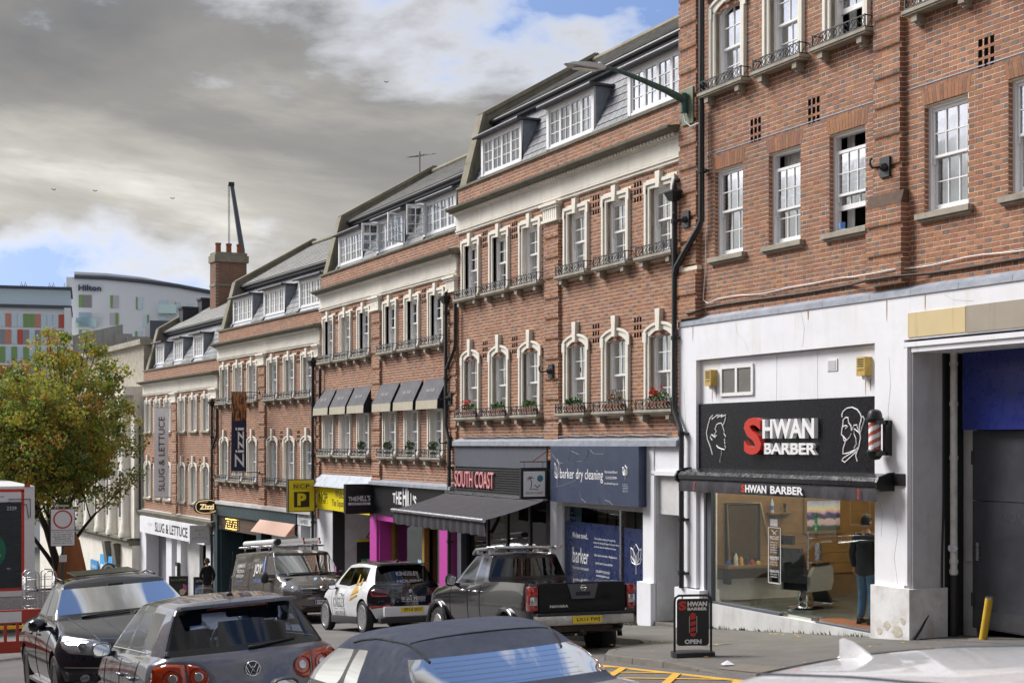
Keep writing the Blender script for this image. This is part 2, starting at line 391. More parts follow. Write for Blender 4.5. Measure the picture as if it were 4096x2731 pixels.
# ================================================================ brick walls
BRC=[(.40,.175,.09),(.37,.155,.082),(.43,.20,.10),(.35,.15,.085),(.39,.18,.105),(.33,.14,.08),(.41,.185,.085),(.37,.175,.115)]
HDC=[(.31,.145,.09),(.25,.155,.12),(.23,.16,.13),(.35,.155,.085),(.28,.135,.09),(.21,.13,.10),(.38,.17,.09)]
def vary(c,a=.10): k=1+rng.uniform(-a,a); return tuple(x*k*(1+rng.uniform(-.05,.05)) for x in c)
MOD=.3375; CRS=.075; JT=.012
def brick_rows(x0,x1,z0,z1,holes,bond='flemish'):
    """yield (xa,xb,za,zb,is_header) clipped to the wall and its openings; holes (xa,xb,za,zb)"""
    n=int(round((z1-z0)/CRS))
    for i in range(n):
        za=z0+i*CRS; zb=za+CRS-JT; zm=za+CRS*.45
        spans=[(x0,x1)]
        for h in holes:
            if h[2]-.005<zm<h[3]+.005:
                ns=[]
                for a,b in spans:
                    if h[1]<=a or h[0]>=b: ns.append((a,b)); continue
                    if h[0]>a: ns.append((a,h[0]))
                    if h[1]<b: ns.append((h[1],b))
                spans=ns
        ph=(i%2)*MOD/2
        for a,b in spans:
            k=math.floor((a-ph)/MOD); x=k*MOD+ph
            while x<b:
                for xa,xb,hd in ((x,x+.2225-JT,False),(x+.2225,x+MOD-JT,True)):
                    xa,xb=max(xa,a+.003),min(xb,b-.003)
                    if xb-xa>.014: yield xa,xb,za,zb,(hd or xb-xa<.12)
                x+=MOD
def backing(mb,x0,x1,z0,z1,holes,y=.002,depth=.22):
    X=sorted({x0,x1}|{min(max(v,x0),x1) for h in holes for v in h[:2]}); Zs=sorted({z0,z1}|{min(max(v,z0),z1) for h in holes for v in h[2:4]})
    for a,b in zip(X,X[1:]):
        for c,d in zip(Zs,Zs[1:]):
            mx,mz=(a+b)/2,(c+d)/2
            if any(h[0]<mx<h[1] and h[2]<mz<h[3] for h in holes): continue
            mb.quad((a,y,c),(b,y,c),(b,y,d),(a,y,d)); mb.quad((a,y+depth,c),(a,y+depth,d),(b,y+depth,d),(b,y+depth,c))
    for h in holes:
        a,b,c,d=h[:4]; a,b,c,d=max(a,x0),min(b,x1),max(c,z0),min(d,z1)
        if b<=a or d<=c: continue
        mb.quad((a,y,c),(a,y,d),(a,y+depth,d),(a,y+depth,c)); mb.quad((b,y,d),(b,y,c),(b,y+depth,c),(b,y+depth,d))
        mb.quad((a,y,d),(b,y,d),(b,y+depth,d),(a,y+depth,d)); mb.quad((b,y,c),(a,y,c),(a,y+depth,c),(b,y+depth,c))
CAMP=Vector((0,-14.586,0))
def bricks_to(parent,rows,yoff=0.0,indiv=0,frame=I4):
    """bricks as geometry: the `indiv` that show largest each their own object, the others joined"""
    rows=list(rows)
    if indiv:
        def key(r):
            p=frame@Vector(((r[0]+r[1])/2,0,(r[2]+r[3])/2)); d=p-CAMP
            inv= (-.9048*d.x+.4259*d.y); u=(.4259*d.x+.9048*d.y)/inv; v=d.z/inv
            vis=abs(u)<.352 and -.165<v<.305
            return (-(r[1]-r[0])/inv**2) if vis else 1
        rows.sort(key=key)
    cache={}
    for q in rows[:indiv]:
        w=round((q[1]-q[0])/.004)*.004; hd=q[4]; kk=(w,hd,rng.randrange(7))
        if kk not in cache:
            b=MB(); b.col=vary(rng.choice(HDC if hd else BRC)); b.box(0,w,-.002,.02,0,CRS-JT,skip=('k',)); cache[kk]=b.mesh('brick',M_BRICK)
        inst('brick',cache[kk],parent,(q[0],yoff+rng.uniform(-.0015,.0015),q[2]))
    m=MB()
    for a,b,c,d,hd in rows[indiv:]:
        m.col=vary(rng.choice(HDC if hd else BRC)); y=yoff-.002+rng.uniform(-.0015,.0015)
        m.box(a,b,y,yoff+.02,c,d,skip=('k',))
    if m.f: part('brick',m,M_BRICK,parent,kind='stuff')
def arc_pts(cx,z,w,rise,n=10):
    r=(w*w/4+rise*rise)/(2*rise); a0=math.asin(w/2/r); return [(cx+r*math.sin(a),z+rise-r+r*math.cos(a)) for a in [(-a0+2*a0*i/n) for i in range(n+1)]]
# ================================================================ sash windows
def sash_set(w,h,rise=0,cols=2,up=0,low=0,rows=2):
    """meshes for one sliding sash window, origin at the middle of the sill line in the plane of the wall, frame sits at y=.14"""
    Y=.075; fw=.055; d={}
    hz=h+rise
    m=MB(); m.box(-w/2,-w/2+fw,Y,Y+.12,0,h); m.box(w/2-fw,w/2,Y,Y+.12,0,h); m.box(-w/2+fw,w/2-fw,Y,Y+.12,0,.05)
    if rise:
        o=arc_pts(0,h,w,rise); i=arc_pts(0,h-fw*.6,w-2*fw,rise*.9)
        m.prism(o+[p for p in reversed(i)],Y,Y+.12)
    else: m.box(-w/2+fw,w/2-fw,Y,Y+.12,h-fw,h)
    # sash horns
    d['frame']=m
    st=.045; mid=h*.5+.01; iw=w/2-fw
    def sash(z0,z1,y,arch,dz,topr):
        s=MB(); z0+=dz; z1+=dz
        s.box(-iw,-iw+st,y,y+.04,z0,z1); s.box(iw-st,iw,y,y+.04,z0,z1)
        s.box(-iw+st,iw-st,y+.001,y+.041,z0,z0+topr[0]); 
        if arch:
            o=arc_pts(0,z1,2*iw,rise*.85,8); i=arc_pts(0,z1-.05,2*iw-.02,rise*.8,8); s.prism(o+i[::-1],y+.001,y+.041)
        else: s.box(-iw+st,iw-st,y+.001,y+.041,z1-topr[1],z1)
        b=.018; pw=(2*iw-2*st)/cols; zt=z1+(rise*.55 if arch else -topr[1]); zb=z0+topr[0]
        for c in range(1,cols): s.box(-iw+st+c*pw-b/2,-iw+st+c*pw+b/2,y+.004,y+.036,zb,zt+(rise*.2 if arch else 0))
        for r_ in range(1,rows): zz=zb+(zt-zb)*r_/rows; s.box(-iw+st,iw-st,y+.006,y+.034,zz-b/2,zz+b/2)
        ps=[]
        for c in range(cols):
            for r_ in range(rows): ps.append((-iw+st+c*pw+.004,y+.02,zb+(zt-zb)*r_/rows,pw-.008,(zt-zb)/rows))
        if not arch:
            for sx in (-1,1): s.box(sx*(iw-.022)-.018,sx*(iw-.022)+.018,y+.004,y+.038,z0-.09 if topr[0]<.05 else z0,z0)
        return s,ps
    U,pu=sash(mid,h-(.02 if rise else fw),Y+.03,rise>0,-up,(.04,.05))
    Lw,pl=sash(.05,mid+.04,Y+.075,False,low,(.08,.04))
    d['upper']=U; d['lower']=Lw; d['panes']=pu+pl; return d
_WC={}
def window(parent,cx,z,w,h,rise=0,cols=2,up=0,low=0,frame_mat=None,curtain=None,rows=2):
    key=(w,h,rise,cols,up,low,rows)
    fm=frame_mat or M_WPAINT
    if key not in _WC:
        d=sash_set(w,h,rise,cols,up,low,rows)
        pm=[]
        for (px_,py_,pz_,pw,ph) in d['panes']:
            q=MB(); q.box(0,pw,0,.004,0,ph); pm.append(q.mesh('pane',M_WINDOW))
        _WC[key]=(d['frame'].mesh('window',fm),d['upper'].mesh('sash',fm),d['lower'].mesh('sash',fm),pm,d['panes'])
    f,u,l,pm,ps=_WC[key]
    o=inst('window',f,parent,(cx,0,z)); inst('sash',u,o,(cx,0,z)); inst('sash',l,o,(cx,0,z))
    for q,(a,b,c,_,_) in zip(pm,ps): inst('pane',q,o,(cx+a,b,z+c))
    k=curtain if curtain is not None else rng.choice(['net','net','side','blind','none'])
    if k!='none':
        if (k,w,h) not in _WC:
            c=MB(); hh=h+rise*.6
            if k=='net': c.col=None; n=26; pts=[(-w/2+w*i/n,.33+.02*math.sin(i*1.9)+.012*math.sin(i*4.1)) for i in range(n+1)]; c.add([(a,b,zz) for a,b in pts for zz in (.0,hh)],[(2*i,2*i+2,2*i+3,2*i+1) for i in range(n)])
            elif k=='side':
                for s_ in (-1,1):
                    n=8; pts=[(s_*(w/2-.02-.22*i/n),.34+.022*math.sin(i*2.2)) for i in range(n+1)]; c.add([(a,b,zz) for a,b in pts for zz in (.0,hh)],[(2*i,2*i+2,2*i+3,2*i+1) for i in range(n)])
            else:
                for i in range(int(hh/.05)): c.box(-w/2,w/2,.33,.352,.05*i,.05*i+.006)
            _WC[(k,w,h)]=c.mesh('curtain' if k!='blind' else 'blind',M_CURT if k!='blind' else M_BLIND)
        inst('curtain' if k!='blind' else 'blind',_WC[(k,w,h)],o,(cx,0,z))
    return o
def surround(w,h,rise,sw=.19,key_h=.34,deep=.13):
    """moulded stone architrave round an opening w x h (+arch rise); returns (surround, keystone)"""
    m=MB(); y0=-.035
    for s_ in (-1,1):
        xa,xb=sorted((s_*(w/2),s_*(w/2+sw)))
        m.box(xa,xb,y0,deep,-.02,h)
        xa,xb=sorted((s_*(w/2+sw*.55),s_*(w/2+sw))); m.box(xa,xb,y0-.03,y0,-.02,h+.001)
    if rise:
        o=arc_pts(0,h,w+2*sw,rise*1.15,14); i=arc_pts(0,h,w,rise,14)
        m.prism([(p[0],p[1]+.10) for p in o]+i[::-1],y0,deep)
        o2=arc_pts(0,h,w+2*sw+.04,rise*1.15,14); m.prism([(p[0],p[1]+.13) for p in o2]+[(p[0],p[1]+.075) for p in o2][::-1],y0-.03,y0)
        for s_ in (-1,1):
            xa,xb=sorted((s_*(w/2+sw*.45),s_*(w/2+sw+.05))); m.box(xa,xb,y0-.032,y0,h-.10,h+.10)
        kz=h+rise
    else:
        m.box(-w/2-sw,w/2+sw,y0,deep,h,h+sw*.9); m.box(-w/2-sw-.02,w/2+sw+.02,y0-.03,y0,h+sw*.5,h+sw*.95)
        for s_ in (-1,1):
            xa,xb=sorted((s_*(w/2+sw*.55),s_*(w/2+sw+.03))); m.box(xa,xb,y0-.032,y0,h-.08,h+sw*.5)
        kz=h
    k=MB(); a=.06; b=.09; z0=kz-.03; z1=kz+key_h
    k.hexa([(-a,y0-.06,z0),(a,y0-.06,z0),(a,deep-.01,z0),(-a,deep-.01,z0),(-b,y0-.06,z1),(b,y0-.06,z1),(b,.05,z1),(-b,.05,z1)])
    return m.mesh('window_surround',M_STONE),k.mesh('keystone',M_STONE)
SUR_U=surround(.80,1.32,0,sw=.155,key_h=.29); SUR_L=surround(.82,1.42,.13,sw=.15,key_h=.40)
def window_box(w=1.42,d=.22):
    m=MB(); m.box(-w/2,w/2,-d,.1,0,.05); m.box(-w/2+.02,w/2-.02,-d+.02,.05,-.03,0)
    for s_ in (-1,1): m.box(s_*(w/2-.22)-.06,s_*(w/2-.22)+.06,-d*.75,.02,-.14,-.03); m.box(s_*(w/2-.22)-.05,s_*(w/2-.22)+.05,-d*.45,.02,-.19,-.14)
    r=MB(); hh=.19; y=-d+.035; xa=w/2-.05
    for z in (.075,hh+.06): r.box(-xa,xa,y-.008,y+.008,z-.008,z+.008)
    for s_ in (-1,1):
        for z in (.075,hh+.06): r.box(s_*xa-.007,s_*xa+.007,y,.04,z-.008,z+.008)
        r.box(s_*xa-.01,s_*xa+.01,y-.01,y+.01,.05,hh+.075)
    n=5; st=2*xa/n
    for i in range(n):
        c=-xa+st*(i+.5)
        for s_ in (-1,1):
            p=[(c+s_*(st*.5-st*.42*math.sin(math.pi*t/8)),y,.075+(hh-.015)*t/8) for t in range(9)]; r.tube(p,.0075,4,cap=False)
            p=[(c+s_*(st*.42*math.sin(math.pi*t/8)),y,.075+(hh-.015)*t/8) for t in range(9)]; r.tube(p,.0075,4,cap=False)
        if i: r.box(c-st/2-.006,c-st/2+.006,y-.006,y+.006,.05,hh+.06)
    for s_ in (-1,1):
        p=[(s_*xa,y+(d)*.5-.06*math.cos(math.pi*t/8)*2*(1 if t<9 else 0)*.4,.075+(hh-.015)*t/8) for t in range(9)]; r.tube(p,.0075,4,cap=False)
    return m.mesh('window_ledge',M_SILL),r.mesh('iron_railing',M_IRON)
WBOX=window_box()
# ================================================================ a terrace house of the lower row
DCH=[(.12,.125,.145),(.16,.165,.185),(.14,.15,.18),(.19,.195,.21),(.10,.105,.125)]
def slate_rows(a,b,x0,x1,holes,sw,ex,thick=.012):
    """slates on the slope from a=(y,z) up to b ; holes (xa,xb,ta,tb) with t in metres up the slope"""
    a,b=Vector((0,*a)),Vector((0,*b)); ln=(b-a).length; d=(b-a)/ln; nrm=Vector((0,-d.z,d.y)); n=int(ln/ex)
    for r_ in range(n):
        t=r_*ex; x=x0-(sw/2 if r_%2 else 0)
        while x<x1:
            xa,xb=max(x,x0)+.004,min(x+sw,x1)-.004; xm=(xa+xb)/2; x+=sw
            if xb-xa<.05: continue
            if any(h[0]<xm<h[1] and h[2]-.5*ex<t+ex/2<h[3] for h in holes): continue
            yield xa,xb,a+d*t,d,nrm
def slate_box(m,xa,xb,p,d,nrm,ex,th=.012,off=(0,0,0)):
    q=p+d*(ex*1.25); o=Vector(off)
    v=[p+nrm*.022,p+nrm*(.022+th),q+nrm*.003,q+nrm*(.003+th)]
    m.hexa([Vector((xa,v[0].y,v[0].z))-o,Vector((xb,v[0].y,v[0].z))-o,Vector((xb,v[2].y,v[2].z))-o,Vector((xa,v[2].y,v[2].z))-o,
            Vector((xa,v[1].y,v[1].z))-o,Vector((xb,v[1].y,v[1].z))-o,Vector((xb,v[3].y,v[3].z))-o,Vector((xa,v[3].y,v[3].z))-o])
WIN_C=[.85,2.56,4.26,6.53,8.27,10.02]
def dormer_window(w,h,nl=4):
    fr=MB(); f=.07; fr.box(-w/2,-w/2+.12,-.05,.12,0,h); fr.box(w/2-.12,w/2,-.05,.12,0,h); fr.box(-w/2+.12,w/2-.12,-.04,.1,0,.05); fr.box(-w/2+.12,w/2-.12,-.04,.1,h-.09,h)
    iw=w-.24; lw=iw/nl; ls=[]; ps=[]
    for i in range(nl):
        c=MB(); xa=-iw/2+i*lw; 
        c.box(xa+.002,xa+.045,-.02,.03,.05,h-.09); c.box(xa+lw-.045,xa+lw-.002,-.02,.03,.05,h-.09); c.box(xa+.045,xa+lw-.045,-.019,.029,.05,.1); c.box(xa+.045,xa+lw-.045,-.019,.029,h-.14,h-.09)
        c.box(xa+lw/2-.01,xa+lw/2+.01,-.012,.022,.1,h-.14)
        for k in (1,2): zz=.1+(h-.24)*k/3; c.box(xa+.045,xa+lw-.045,-.01,.02,zz-.009,zz+.009)
        ls.append(c.mesh('casement',M_WPAINT))
        for j in range(2):
            for k in range(3): ps.append((xa+.045+j*(lw/2-.045),.006,.1+(h-.24)*k/3))
    q=MB(); q.box(0,lw/2-.045,0,.004,0,(h-.24)/3)
    return fr.mesh('dormer_window',M_WPAINT),ls,ps,q.mesh('pane',M_WINDOW)
DORM={}
_v=MB(); _v.box(0,.062,-.0042,.012,0,.095); M_VOID=mat('vent_void',(.004,.004,.004),1.0,var=0,spec=0); VENT=_v.mesh('air_vent',M_VOID)
def terrace(name,label,x0,zo,W,frame=I4,nind=0,sind=0,boxes_u=True,boxes_l=True,lower_arch=True,dorm=((.42,2.8),(4.14,6.45),(7.92,10.25)),upper_up=None,zbot=-.35,box_mat=None,open_casement=False):
    zb=gz((frame@Vector((x0+5,0,0))).x)
    root=thing(name,label,'building',(x0,0,zb),frame)
    Xr=x0+W; zz=lambda z:z+zo
    # brickwork -------------------------------------------------
    holes=[]; ZU0,ZU1=3.68,5.0; ZL0,ZL1=.68,2.1
    for c in WIN_C:
        holes.append((x0+c-.41-.16,x0+c+.41+.16,zz(ZU0-.1),zz(5.16))); holes.append((x0+c-.57,x0+c+.57,zz(ZL0-.1),zz(2.12)))
    op=[(x0+c-.40,x0+c+.40,zz(ZU0),zz(ZU1)) for c in WIN_C]+[(x0+c-.41,x0+c+.41,zz(ZL0),zz(ZL1+.13)) for c in WIN_C]
    wall=MB(); backing(wall,x0,Xr,zz(zbot),zz(5.36),op); backing(wall,x0,Xr,zz(6.02),zz(6.5),[])
    wo=part('wall',wall,M_MORTAR,root)
    vents=[]
    for (a,b) in ((0,1),(1,2),(3,4),(4,5)):      # 3 x 3 groups of air vents between window heads
        cx=x0+(WIN_C[a]+WIN_C[b])/2-.02
        for zc_ in (2.28,4.98):
            for i in range(3):
                for j in range(3): vents.append((cx-.11+.11*i-.03,cx-.11+.11*i+.03,zz(zc_)+.15*j-.15,zz(zc_)+.15*j-.09))
    rows=list(brick_rows(x0,Xr,zz(zbot),zz(5.35),holes))
    for v in vents: inst('air_vent',VENT,root,(v[0],0,v[2]))
    bricks_to(wo,[r_ for r_ in rows],0,nind,frame)
    bricks_to(wo,brick_rows(x0,Xr,zz(6.05),zz(6.5),[]),0,0)
    # rusticated brick pilasters ---------------------------------
    def pilaster(xa,xb,z0,z1,cap=True,y=-.075):
        p=MB(); n=int((z1-z0)/CRS); p.box(xa,xb,y+.033,.01,z0,z1)
        for k in range(0,n,6): p.box(xa+.001,xb-.001,y+.002,y+.033,z0+k*CRS-.001,z0+min(k+5,n)*CRS-JT)
        po=part('pilaster',p,M_MORTAR,root); rr=[]
        for r_ in brick_rows(xa,xb,z0,z0+n*CRS,[]):
            k=int(round((r_[2]-z0)/CRS)); rr.append((r_,k%6==5))
        bricks_to(po,[q for q,g in rr if not g],y); bricks_to(po,[q for q,g in rr if g],y+.03)
        sd=MB()
        for k in range(n):
            for s_,xx in ((-1,xa),(1,xb)):
                g=.03 if k%6==5 else 0; sd.col=vary(rng.choice(BRC)); a,b=sorted((xx-s_*.0,xx+s_*.004)); sd.box(a,b,y+g,.0,z0+k*CRS,z0+k*CRS+CRS-JT)
        part('brick',sd,M_BRICK,po,kind='stuff')
        if cap:
            c=MB(); c.box(xa-.05,xb+.05,y-.06,.0,z1,z1+.06); 
            for i in range(7):
                w=(xb-xa)/7; c.box(xa+w*i+.012,xa+w*(i+1)-.012,y-.035,0,z1+.06,z1+.30)
            c.box(xa,xb,y-.015,0,z1+.06,z1+.3); c.box(xa-.05,xb+.05,y-.06,0,z1+.30,z1+.36); c.box(xa-.09,xb+.09,y-.1,0,z1+.36,z1+.42); part('capital',c,M_STONE,root)
    pilaster(x0+5.07,x0+5.76,zz(zbot),zz(4.93))
    if W>10.9: pilaster(x0+10.84,Xr-.02,zz(zbot),zz(4.93))
    # windows ----------------------------------------------------
    for i,c in enumerate(WIN_C):
        for lo in (0,1):
            z=zz(ZL0 if lo else ZU0); arch=lo and lower_arch
            sm,km=SUR_L if arch else SUR_U
            so_=inst('window_surround',sm,root,(x0+c,0,z)); inst('keystone',km,so_,(x0+c,0,z))
            cu=rng.choice(['blind','net','net'] if lo else ['net','net','net','blind'])
            window(root,x0+c,z,.80 if not arch else .82,1.32 if not arch else 1.42,.13 if arch else 0,2,up=.22 if (upper_up==i and not lo) else 0,curtain=cu)
            if (boxes_l if lo else boxes_u):
                b=inst('window_ledge',WBOX[0],root,(x0+c,0,z-.06)); inst('iron_railing',WBOX[1],b,(x0+c,0,z-.06))
            else:
                s_=MB(); s_.box(x0+c-.62,x0+c+.62,-.11,.1,z-.08,z-.015); s_.box(x0+c-.6,x0+c+.6,-.06,.05,z-.13,z-.08); part('window_sill',s_,M_SILL,root)
    # entablature ------------------------------------------------
    Xe=Xr if W>10.9 else Xr-.02
    m=MB(); m.box(x0-.02,Xe,-.06,.2,zz(5.36),zz(5.42)); m.box(x0-.02,Xe,-.085,.2,zz(5.42),zz(5.46)); m.box(x0-.02,Xe,-.04,.2,zz(5.46),zz(5.48)); part('architrave',m,M_STONE,root)
    n=11; bw=(Xe-x0+.02)/n
    for i in range(n):
        m=MB(); m.box(x0-.02+i*bw+.002,x0-.02+(i+1)*bw-.002,-.05-rng.uniform(0,.004),.2,zz(5.48),zz(5.80)); part('frieze_block',m,M_STONE,root)
    m=MB(); m.prism([(-.05,zz(5.80)),(-.09,zz(5.80)),(-.10,zz(5.83)),(.2,zz(5.83)),(.2,zz(5.80))],x0-.02,Xe,'x'); part('bed_mould',m,M_STONE,root)
    m=MB(); k=int((Xe-x0)/.13)
    for i in range(k): m.box(x0+i*.13,x0+i*.13+.075,-.17,-.1,zz(5.83),zz(5.885))
    m.box(x0,Xe,-.1,.1,zz(5.83),zz(5.885)); part('dentil',m,M_STONE,root,kind='stuff')
    m=MB(); m.prism([(.2,zz(5.885)),(-.18,zz(5.885)),(-.2,zz(5.91)),(-.27,zz(5.925)),(-.33,zz(5.955)),(-.34,zz(6.0)),(-.30,zz(6.005)),(.0,zz(6.045)),(.2,zz(6.045))],x0-.1,Xe+(.16 if W>10.9 else 0),'x'); part('cornice',m,M_STONED,root)
    # parapet coping ---------------------------------------------
    i=0; x=x0-.05
    while x<Xr-.05:
        x2=min(x+.92,Xr); m=MB(); m.box(x+.003,x2-.003,-.05,.3,zz(6.5),zz(6.56)+rng.uniform(-.004,.004)); part('coping_stone',m,M_STONED,root); x=x2
    # mansard ----------------------------------------------------
    A=(.33,zz(6.5)); B=(1.12,zz(8.22)); ln=math.hypot(B[0]-A[0],B[1]-A[1])
    m=MB(); m.quad((x0,A[0]+.02,A[1]),(Xr,A[0]+.02,A[1]),(Xr,B[0]+.02,B[1]),(x0,B[0]+.02,B[1])); rf=part('mansard_roof',m,M_SLATE if False else M_LEAD,root)
    hl=[(x0+a-.05,x0+b+.05,-.1,(7.80-6.5)/(8.22-6.5)*ln) for a,b in dorm]
    sl=list(slate_rows(A,B,x0+.02,Xr,hl,.27,.215))
    mm={}
    for q in sl[:sind]:
        w=round((q[1]-q[0])/.01)*.01; kk=(w,rng.randrange(4))
        if kk not in mm:
            b=MB(); b.col=vary(rng.choice(DCH)); slate_box(b,0,w,Vector((0,0,0)),q[3],q[4],.215); mm[kk]=b.mesh('slate',M_SLATE)
        inst('slate',mm[kk],rf,(q[0],q[2].y,q[2].z))
    b=MB()
    for q in sl[sind:]: b.col=vary(rng.choice(DCH)); slate_box(b,q[0],q[1],q[2],q[3],q[4],.215)
    if b.f: part('slate',b,M_SLATE,rf,kind='stuff')
    # dormers ----------------------------------------------------
    for di,(a,b) in enumerate(dorm):
        w=b-a; h=.98; cx=x0+(a+b)/2; z=zz(6.80); y=.5
        if (w,) not in DORM: DORM[(w,)]=dormer_window(w,h)
        fm,ls,ps,pm=DORM[(w,)]
        d=inst('dormer_window',fm,root,(cx,y,z))
        for ci,c in enumerate(ls):
            o=inst('casement',c,d,(cx,y,z))
        for p in ps: inst('pane',pm,d,(cx+p[0],y+p[1],z+p[2]))
        m=MB(); yb=.33+(1.12-.33)*((8.0-6.5)/1.72)
        for xx in (x0+a-.03,x0+b): m.prism([(y,zz(6.5)),(y,z+h),(yb,z+h),(.45,zz(6.5))],xx,xx+.03,'x')
        m.box(x0+a,x0+b,y-.02,y+.1,zz(6.5),z); part('dormer_cheek',m,M_LEAD,root)
        m=MB(); m.box(x0+a-.14,x0+b+.14,y-.2,yb+.25,z+h,z+h+.05); m.tube([(x0+a-.15,y-.2,z+h+.02),(x0+b+.15,y-.2,z+h+.02)],.045,8); part('dormer_cap',m,mat('dark_lead_cap',(.10,.10,.115),.5,metal=.3,var=.3),root)
        m=MB(); m.box(x0+a+.05,x0+b-.05,y+.15,y+.17,zz(6.5),z+h); part('curtain',m,mat('cream_curtain',(.50,.48,.36),.9,var=.2,vscale=12),root)
    if open_casement:
        fm,ls,ps,pm=DORM[(dorm[1][1]-dorm[1][0],)]
        for di in (1,2):
            for s_ in ((-1,1) if di==1 else (-1,)):
                cx=x0+(dorm[di][0]+dorm[di][1])/2; e=cx+s_*((dorm[di][1]-dorm[di][0])/2-.12); lw=(dorm[di][1]-dorm[di][0]-.24)/4
                o=bpy.data.objects.new('open_casement',ls[0]); COL.objects.link(o); o.parent=root
                o.matrix_local=Matrix.Translation(Vector((e,.45,zz(6.80)))-BASE[root.name])@RZ(-100 if s_<0 else -80)@Matrix.Translation(Vector((lw*2,0,0)))
                pw=MB(); pw.box(.05,lw-.05,0,.004,.1,.84); q=bpy.data.objects.new('pane',pw.mesh('pane',M_WINDOW)); COL.objects.link(q); q.parent=o; q.location=(-lw*2,.005,0)
    # eaves, gutter and upper roof --------------------------------
    m=MB(); m.box(x0-.0,Xr,B[0]-.16,B[0]+.05,B[1]-.02,B[1]+.10); m.tube([(x0,B[0]-.2,B[1]+.1),(Xr,B[0]-.2,B[1]+.1)],.055,8); part('gutter',m,M_IRON,root)
    C_=(B[0]-.22,B[1]+.14); D_=(3.95,zz(10.2))
    m=MB(); m.quad((x0,C_[0],C_[1]),(Xr,C_[0],C_[1]),(Xr,D_[0],D_[1]),(x0,D_[0],D_[1])); m.quad((x0,D_[0],D_[1]),(Xr,D_[0],D_[1]),(Xr,8,zz(8)),(x0,8,zz(8))); uo=part('upper_roof',m,M_LEAD,root)
    b=MB()
    for q in slate_rows(C_,D_,x0,Xr,[],.3,.24): b.col=vary(rng.choice([(.22,.22,.21),(.27,.265,.25),(.25,.25,.245),(.19,.19,.195)]),.1); slate_box(b,q[0],q[1],q[2],q[3],q[4],.24)
    part('slate',b,M_SLATE,uo,kind='stuff')
    m=MB(); m.tube([(x0,D_[0],D_[1]+.05),(Xr,D_[0],D_[1]+.05)],.1,6); part('ridge_tile',m,M_GABLE,root)
    # gable wall rising at the downhill end ------------------------
    g=[(.22,zz(5.2)),(.22,zz(6.55)),(.72,zz(8.50)),(4.0,zz(10.42)),(7.6,zz(8.4)),(7.6,zz(5.2))]
    m=MB(); m.prism(g,x0-.32,x0-.01,'x'); part('gable_wall',m,M_GABLE,root)
    for a,b,n in ((g[1],g[2],3),(g[2],g[3],4),(g[3],g[4],4)):
        for i in range(n):
            p=[a[0]+(b[0]-a[0])*i/n,a[1]+(b[1]-a[1])*i/n]; q=[a[0]+(b[0]-a[0])*(i+.99)/n,a[1]+(b[1]-a[1])*(i+.99)/n]
            m=MB(); m.bar((x0-.165,p[0],p[1]+.03),(x0-.165,q[0],q[1]+.03),.42,.09,up=(0,-1,1)); part('gable_coping',m,M_GABLE,root)
    # inside -----------------------------------------------------
    m=MB(); m.box(x0-.3,x0-.02,.25,8,zb-2,zz(6.6)); m.box(Xr,Xr+.02,.25,8,zb-2,zz(6.4)); m.box(x0,Xr,8,8.2,zb-2,zz(8)); part('party_wall',m,M_GABLE,root)
    m=MB()
    for z in (.0,3.1,6.2): m.box(x0,Xr,.24,8,zz(z)+.03,zz(z)+.2)
    m.box(x0,Xr,2.2,2.3,zz(.2),zz(6.2)); m.box(x0,Xr,1.6,1.7,zz(6.4),zz(8.3)); m.box(x0+5.35,x0+5.5,.3,2.2,zz(.2),zz(6.2)); part('inner_wall',m,M_ROOM,root)
    return root
DF=Matrix.Translation((-45.69,0,0))@RZ(3.25)
BLD_B=terrace('brick_shop_building','brick building with mansard dormers and red geraniums in its window boxes, above the dry cleaner',-34.22,0,10.82,nind=300,sind=300)
BLD_C=terrace('brick_shop_building','brick building with six small black awnings over its first floor windows',-45.69,-1.02,11.47,nind=300,lower_arch=False,open_casement=True)
BLD_D=terrace('brick_shop_building','brick building carrying the tall navy and orange vertical banner',-11.25,-2.07,11.25,DF)
BLD_E=terrace('brick_shop_building','brick building with the grey vertical banner, beside the pale stone block',-22.95,-3.12,11.7,DF,boxes_u=False,boxes_l=False,dorm=((.42,1.85),(3.5,4.95),(6.6,8.05)))
# ================================================================ people
def skin_mesh(name,V,Ed,Rd,m,sub=2):
    me=bpy.data.meshes.new(name); me.from_pydata(V,Ed,[]); o=bpy.data.objects.new(name,me); COL.objects.link(o)
    sk=o.modifiers.new('s','SKIN'); sk.use_smooth_shade=True
    for i,r_ in enumerate(Rd):
        d=me.skin_vertices[0].data[i]; d.radius=(r_,r_) if not isinstance(r_,tuple) else r_; d.use_root=(i==0)
    ss=o.modifiers.new('u','SUBSURF'); ss.levels=sub; ss.render_levels=sub
    dg=bpy.context.evaluated_depsgraph_get(); out=bpy.data.meshes.new_from_object(o.evaluated_get(dg)); out.name=name
    out.materials.clear(); out.materials.append(m); bpy.data.objects.remove(o); bpy.data.meshes.remove(me)
    out.polygons.foreach_set('use_smooth',[True]*len(out.polygons)); return out
M_SKIN=mat('skin',(.52,.30,.21),.55,var=.1,vscale=8)
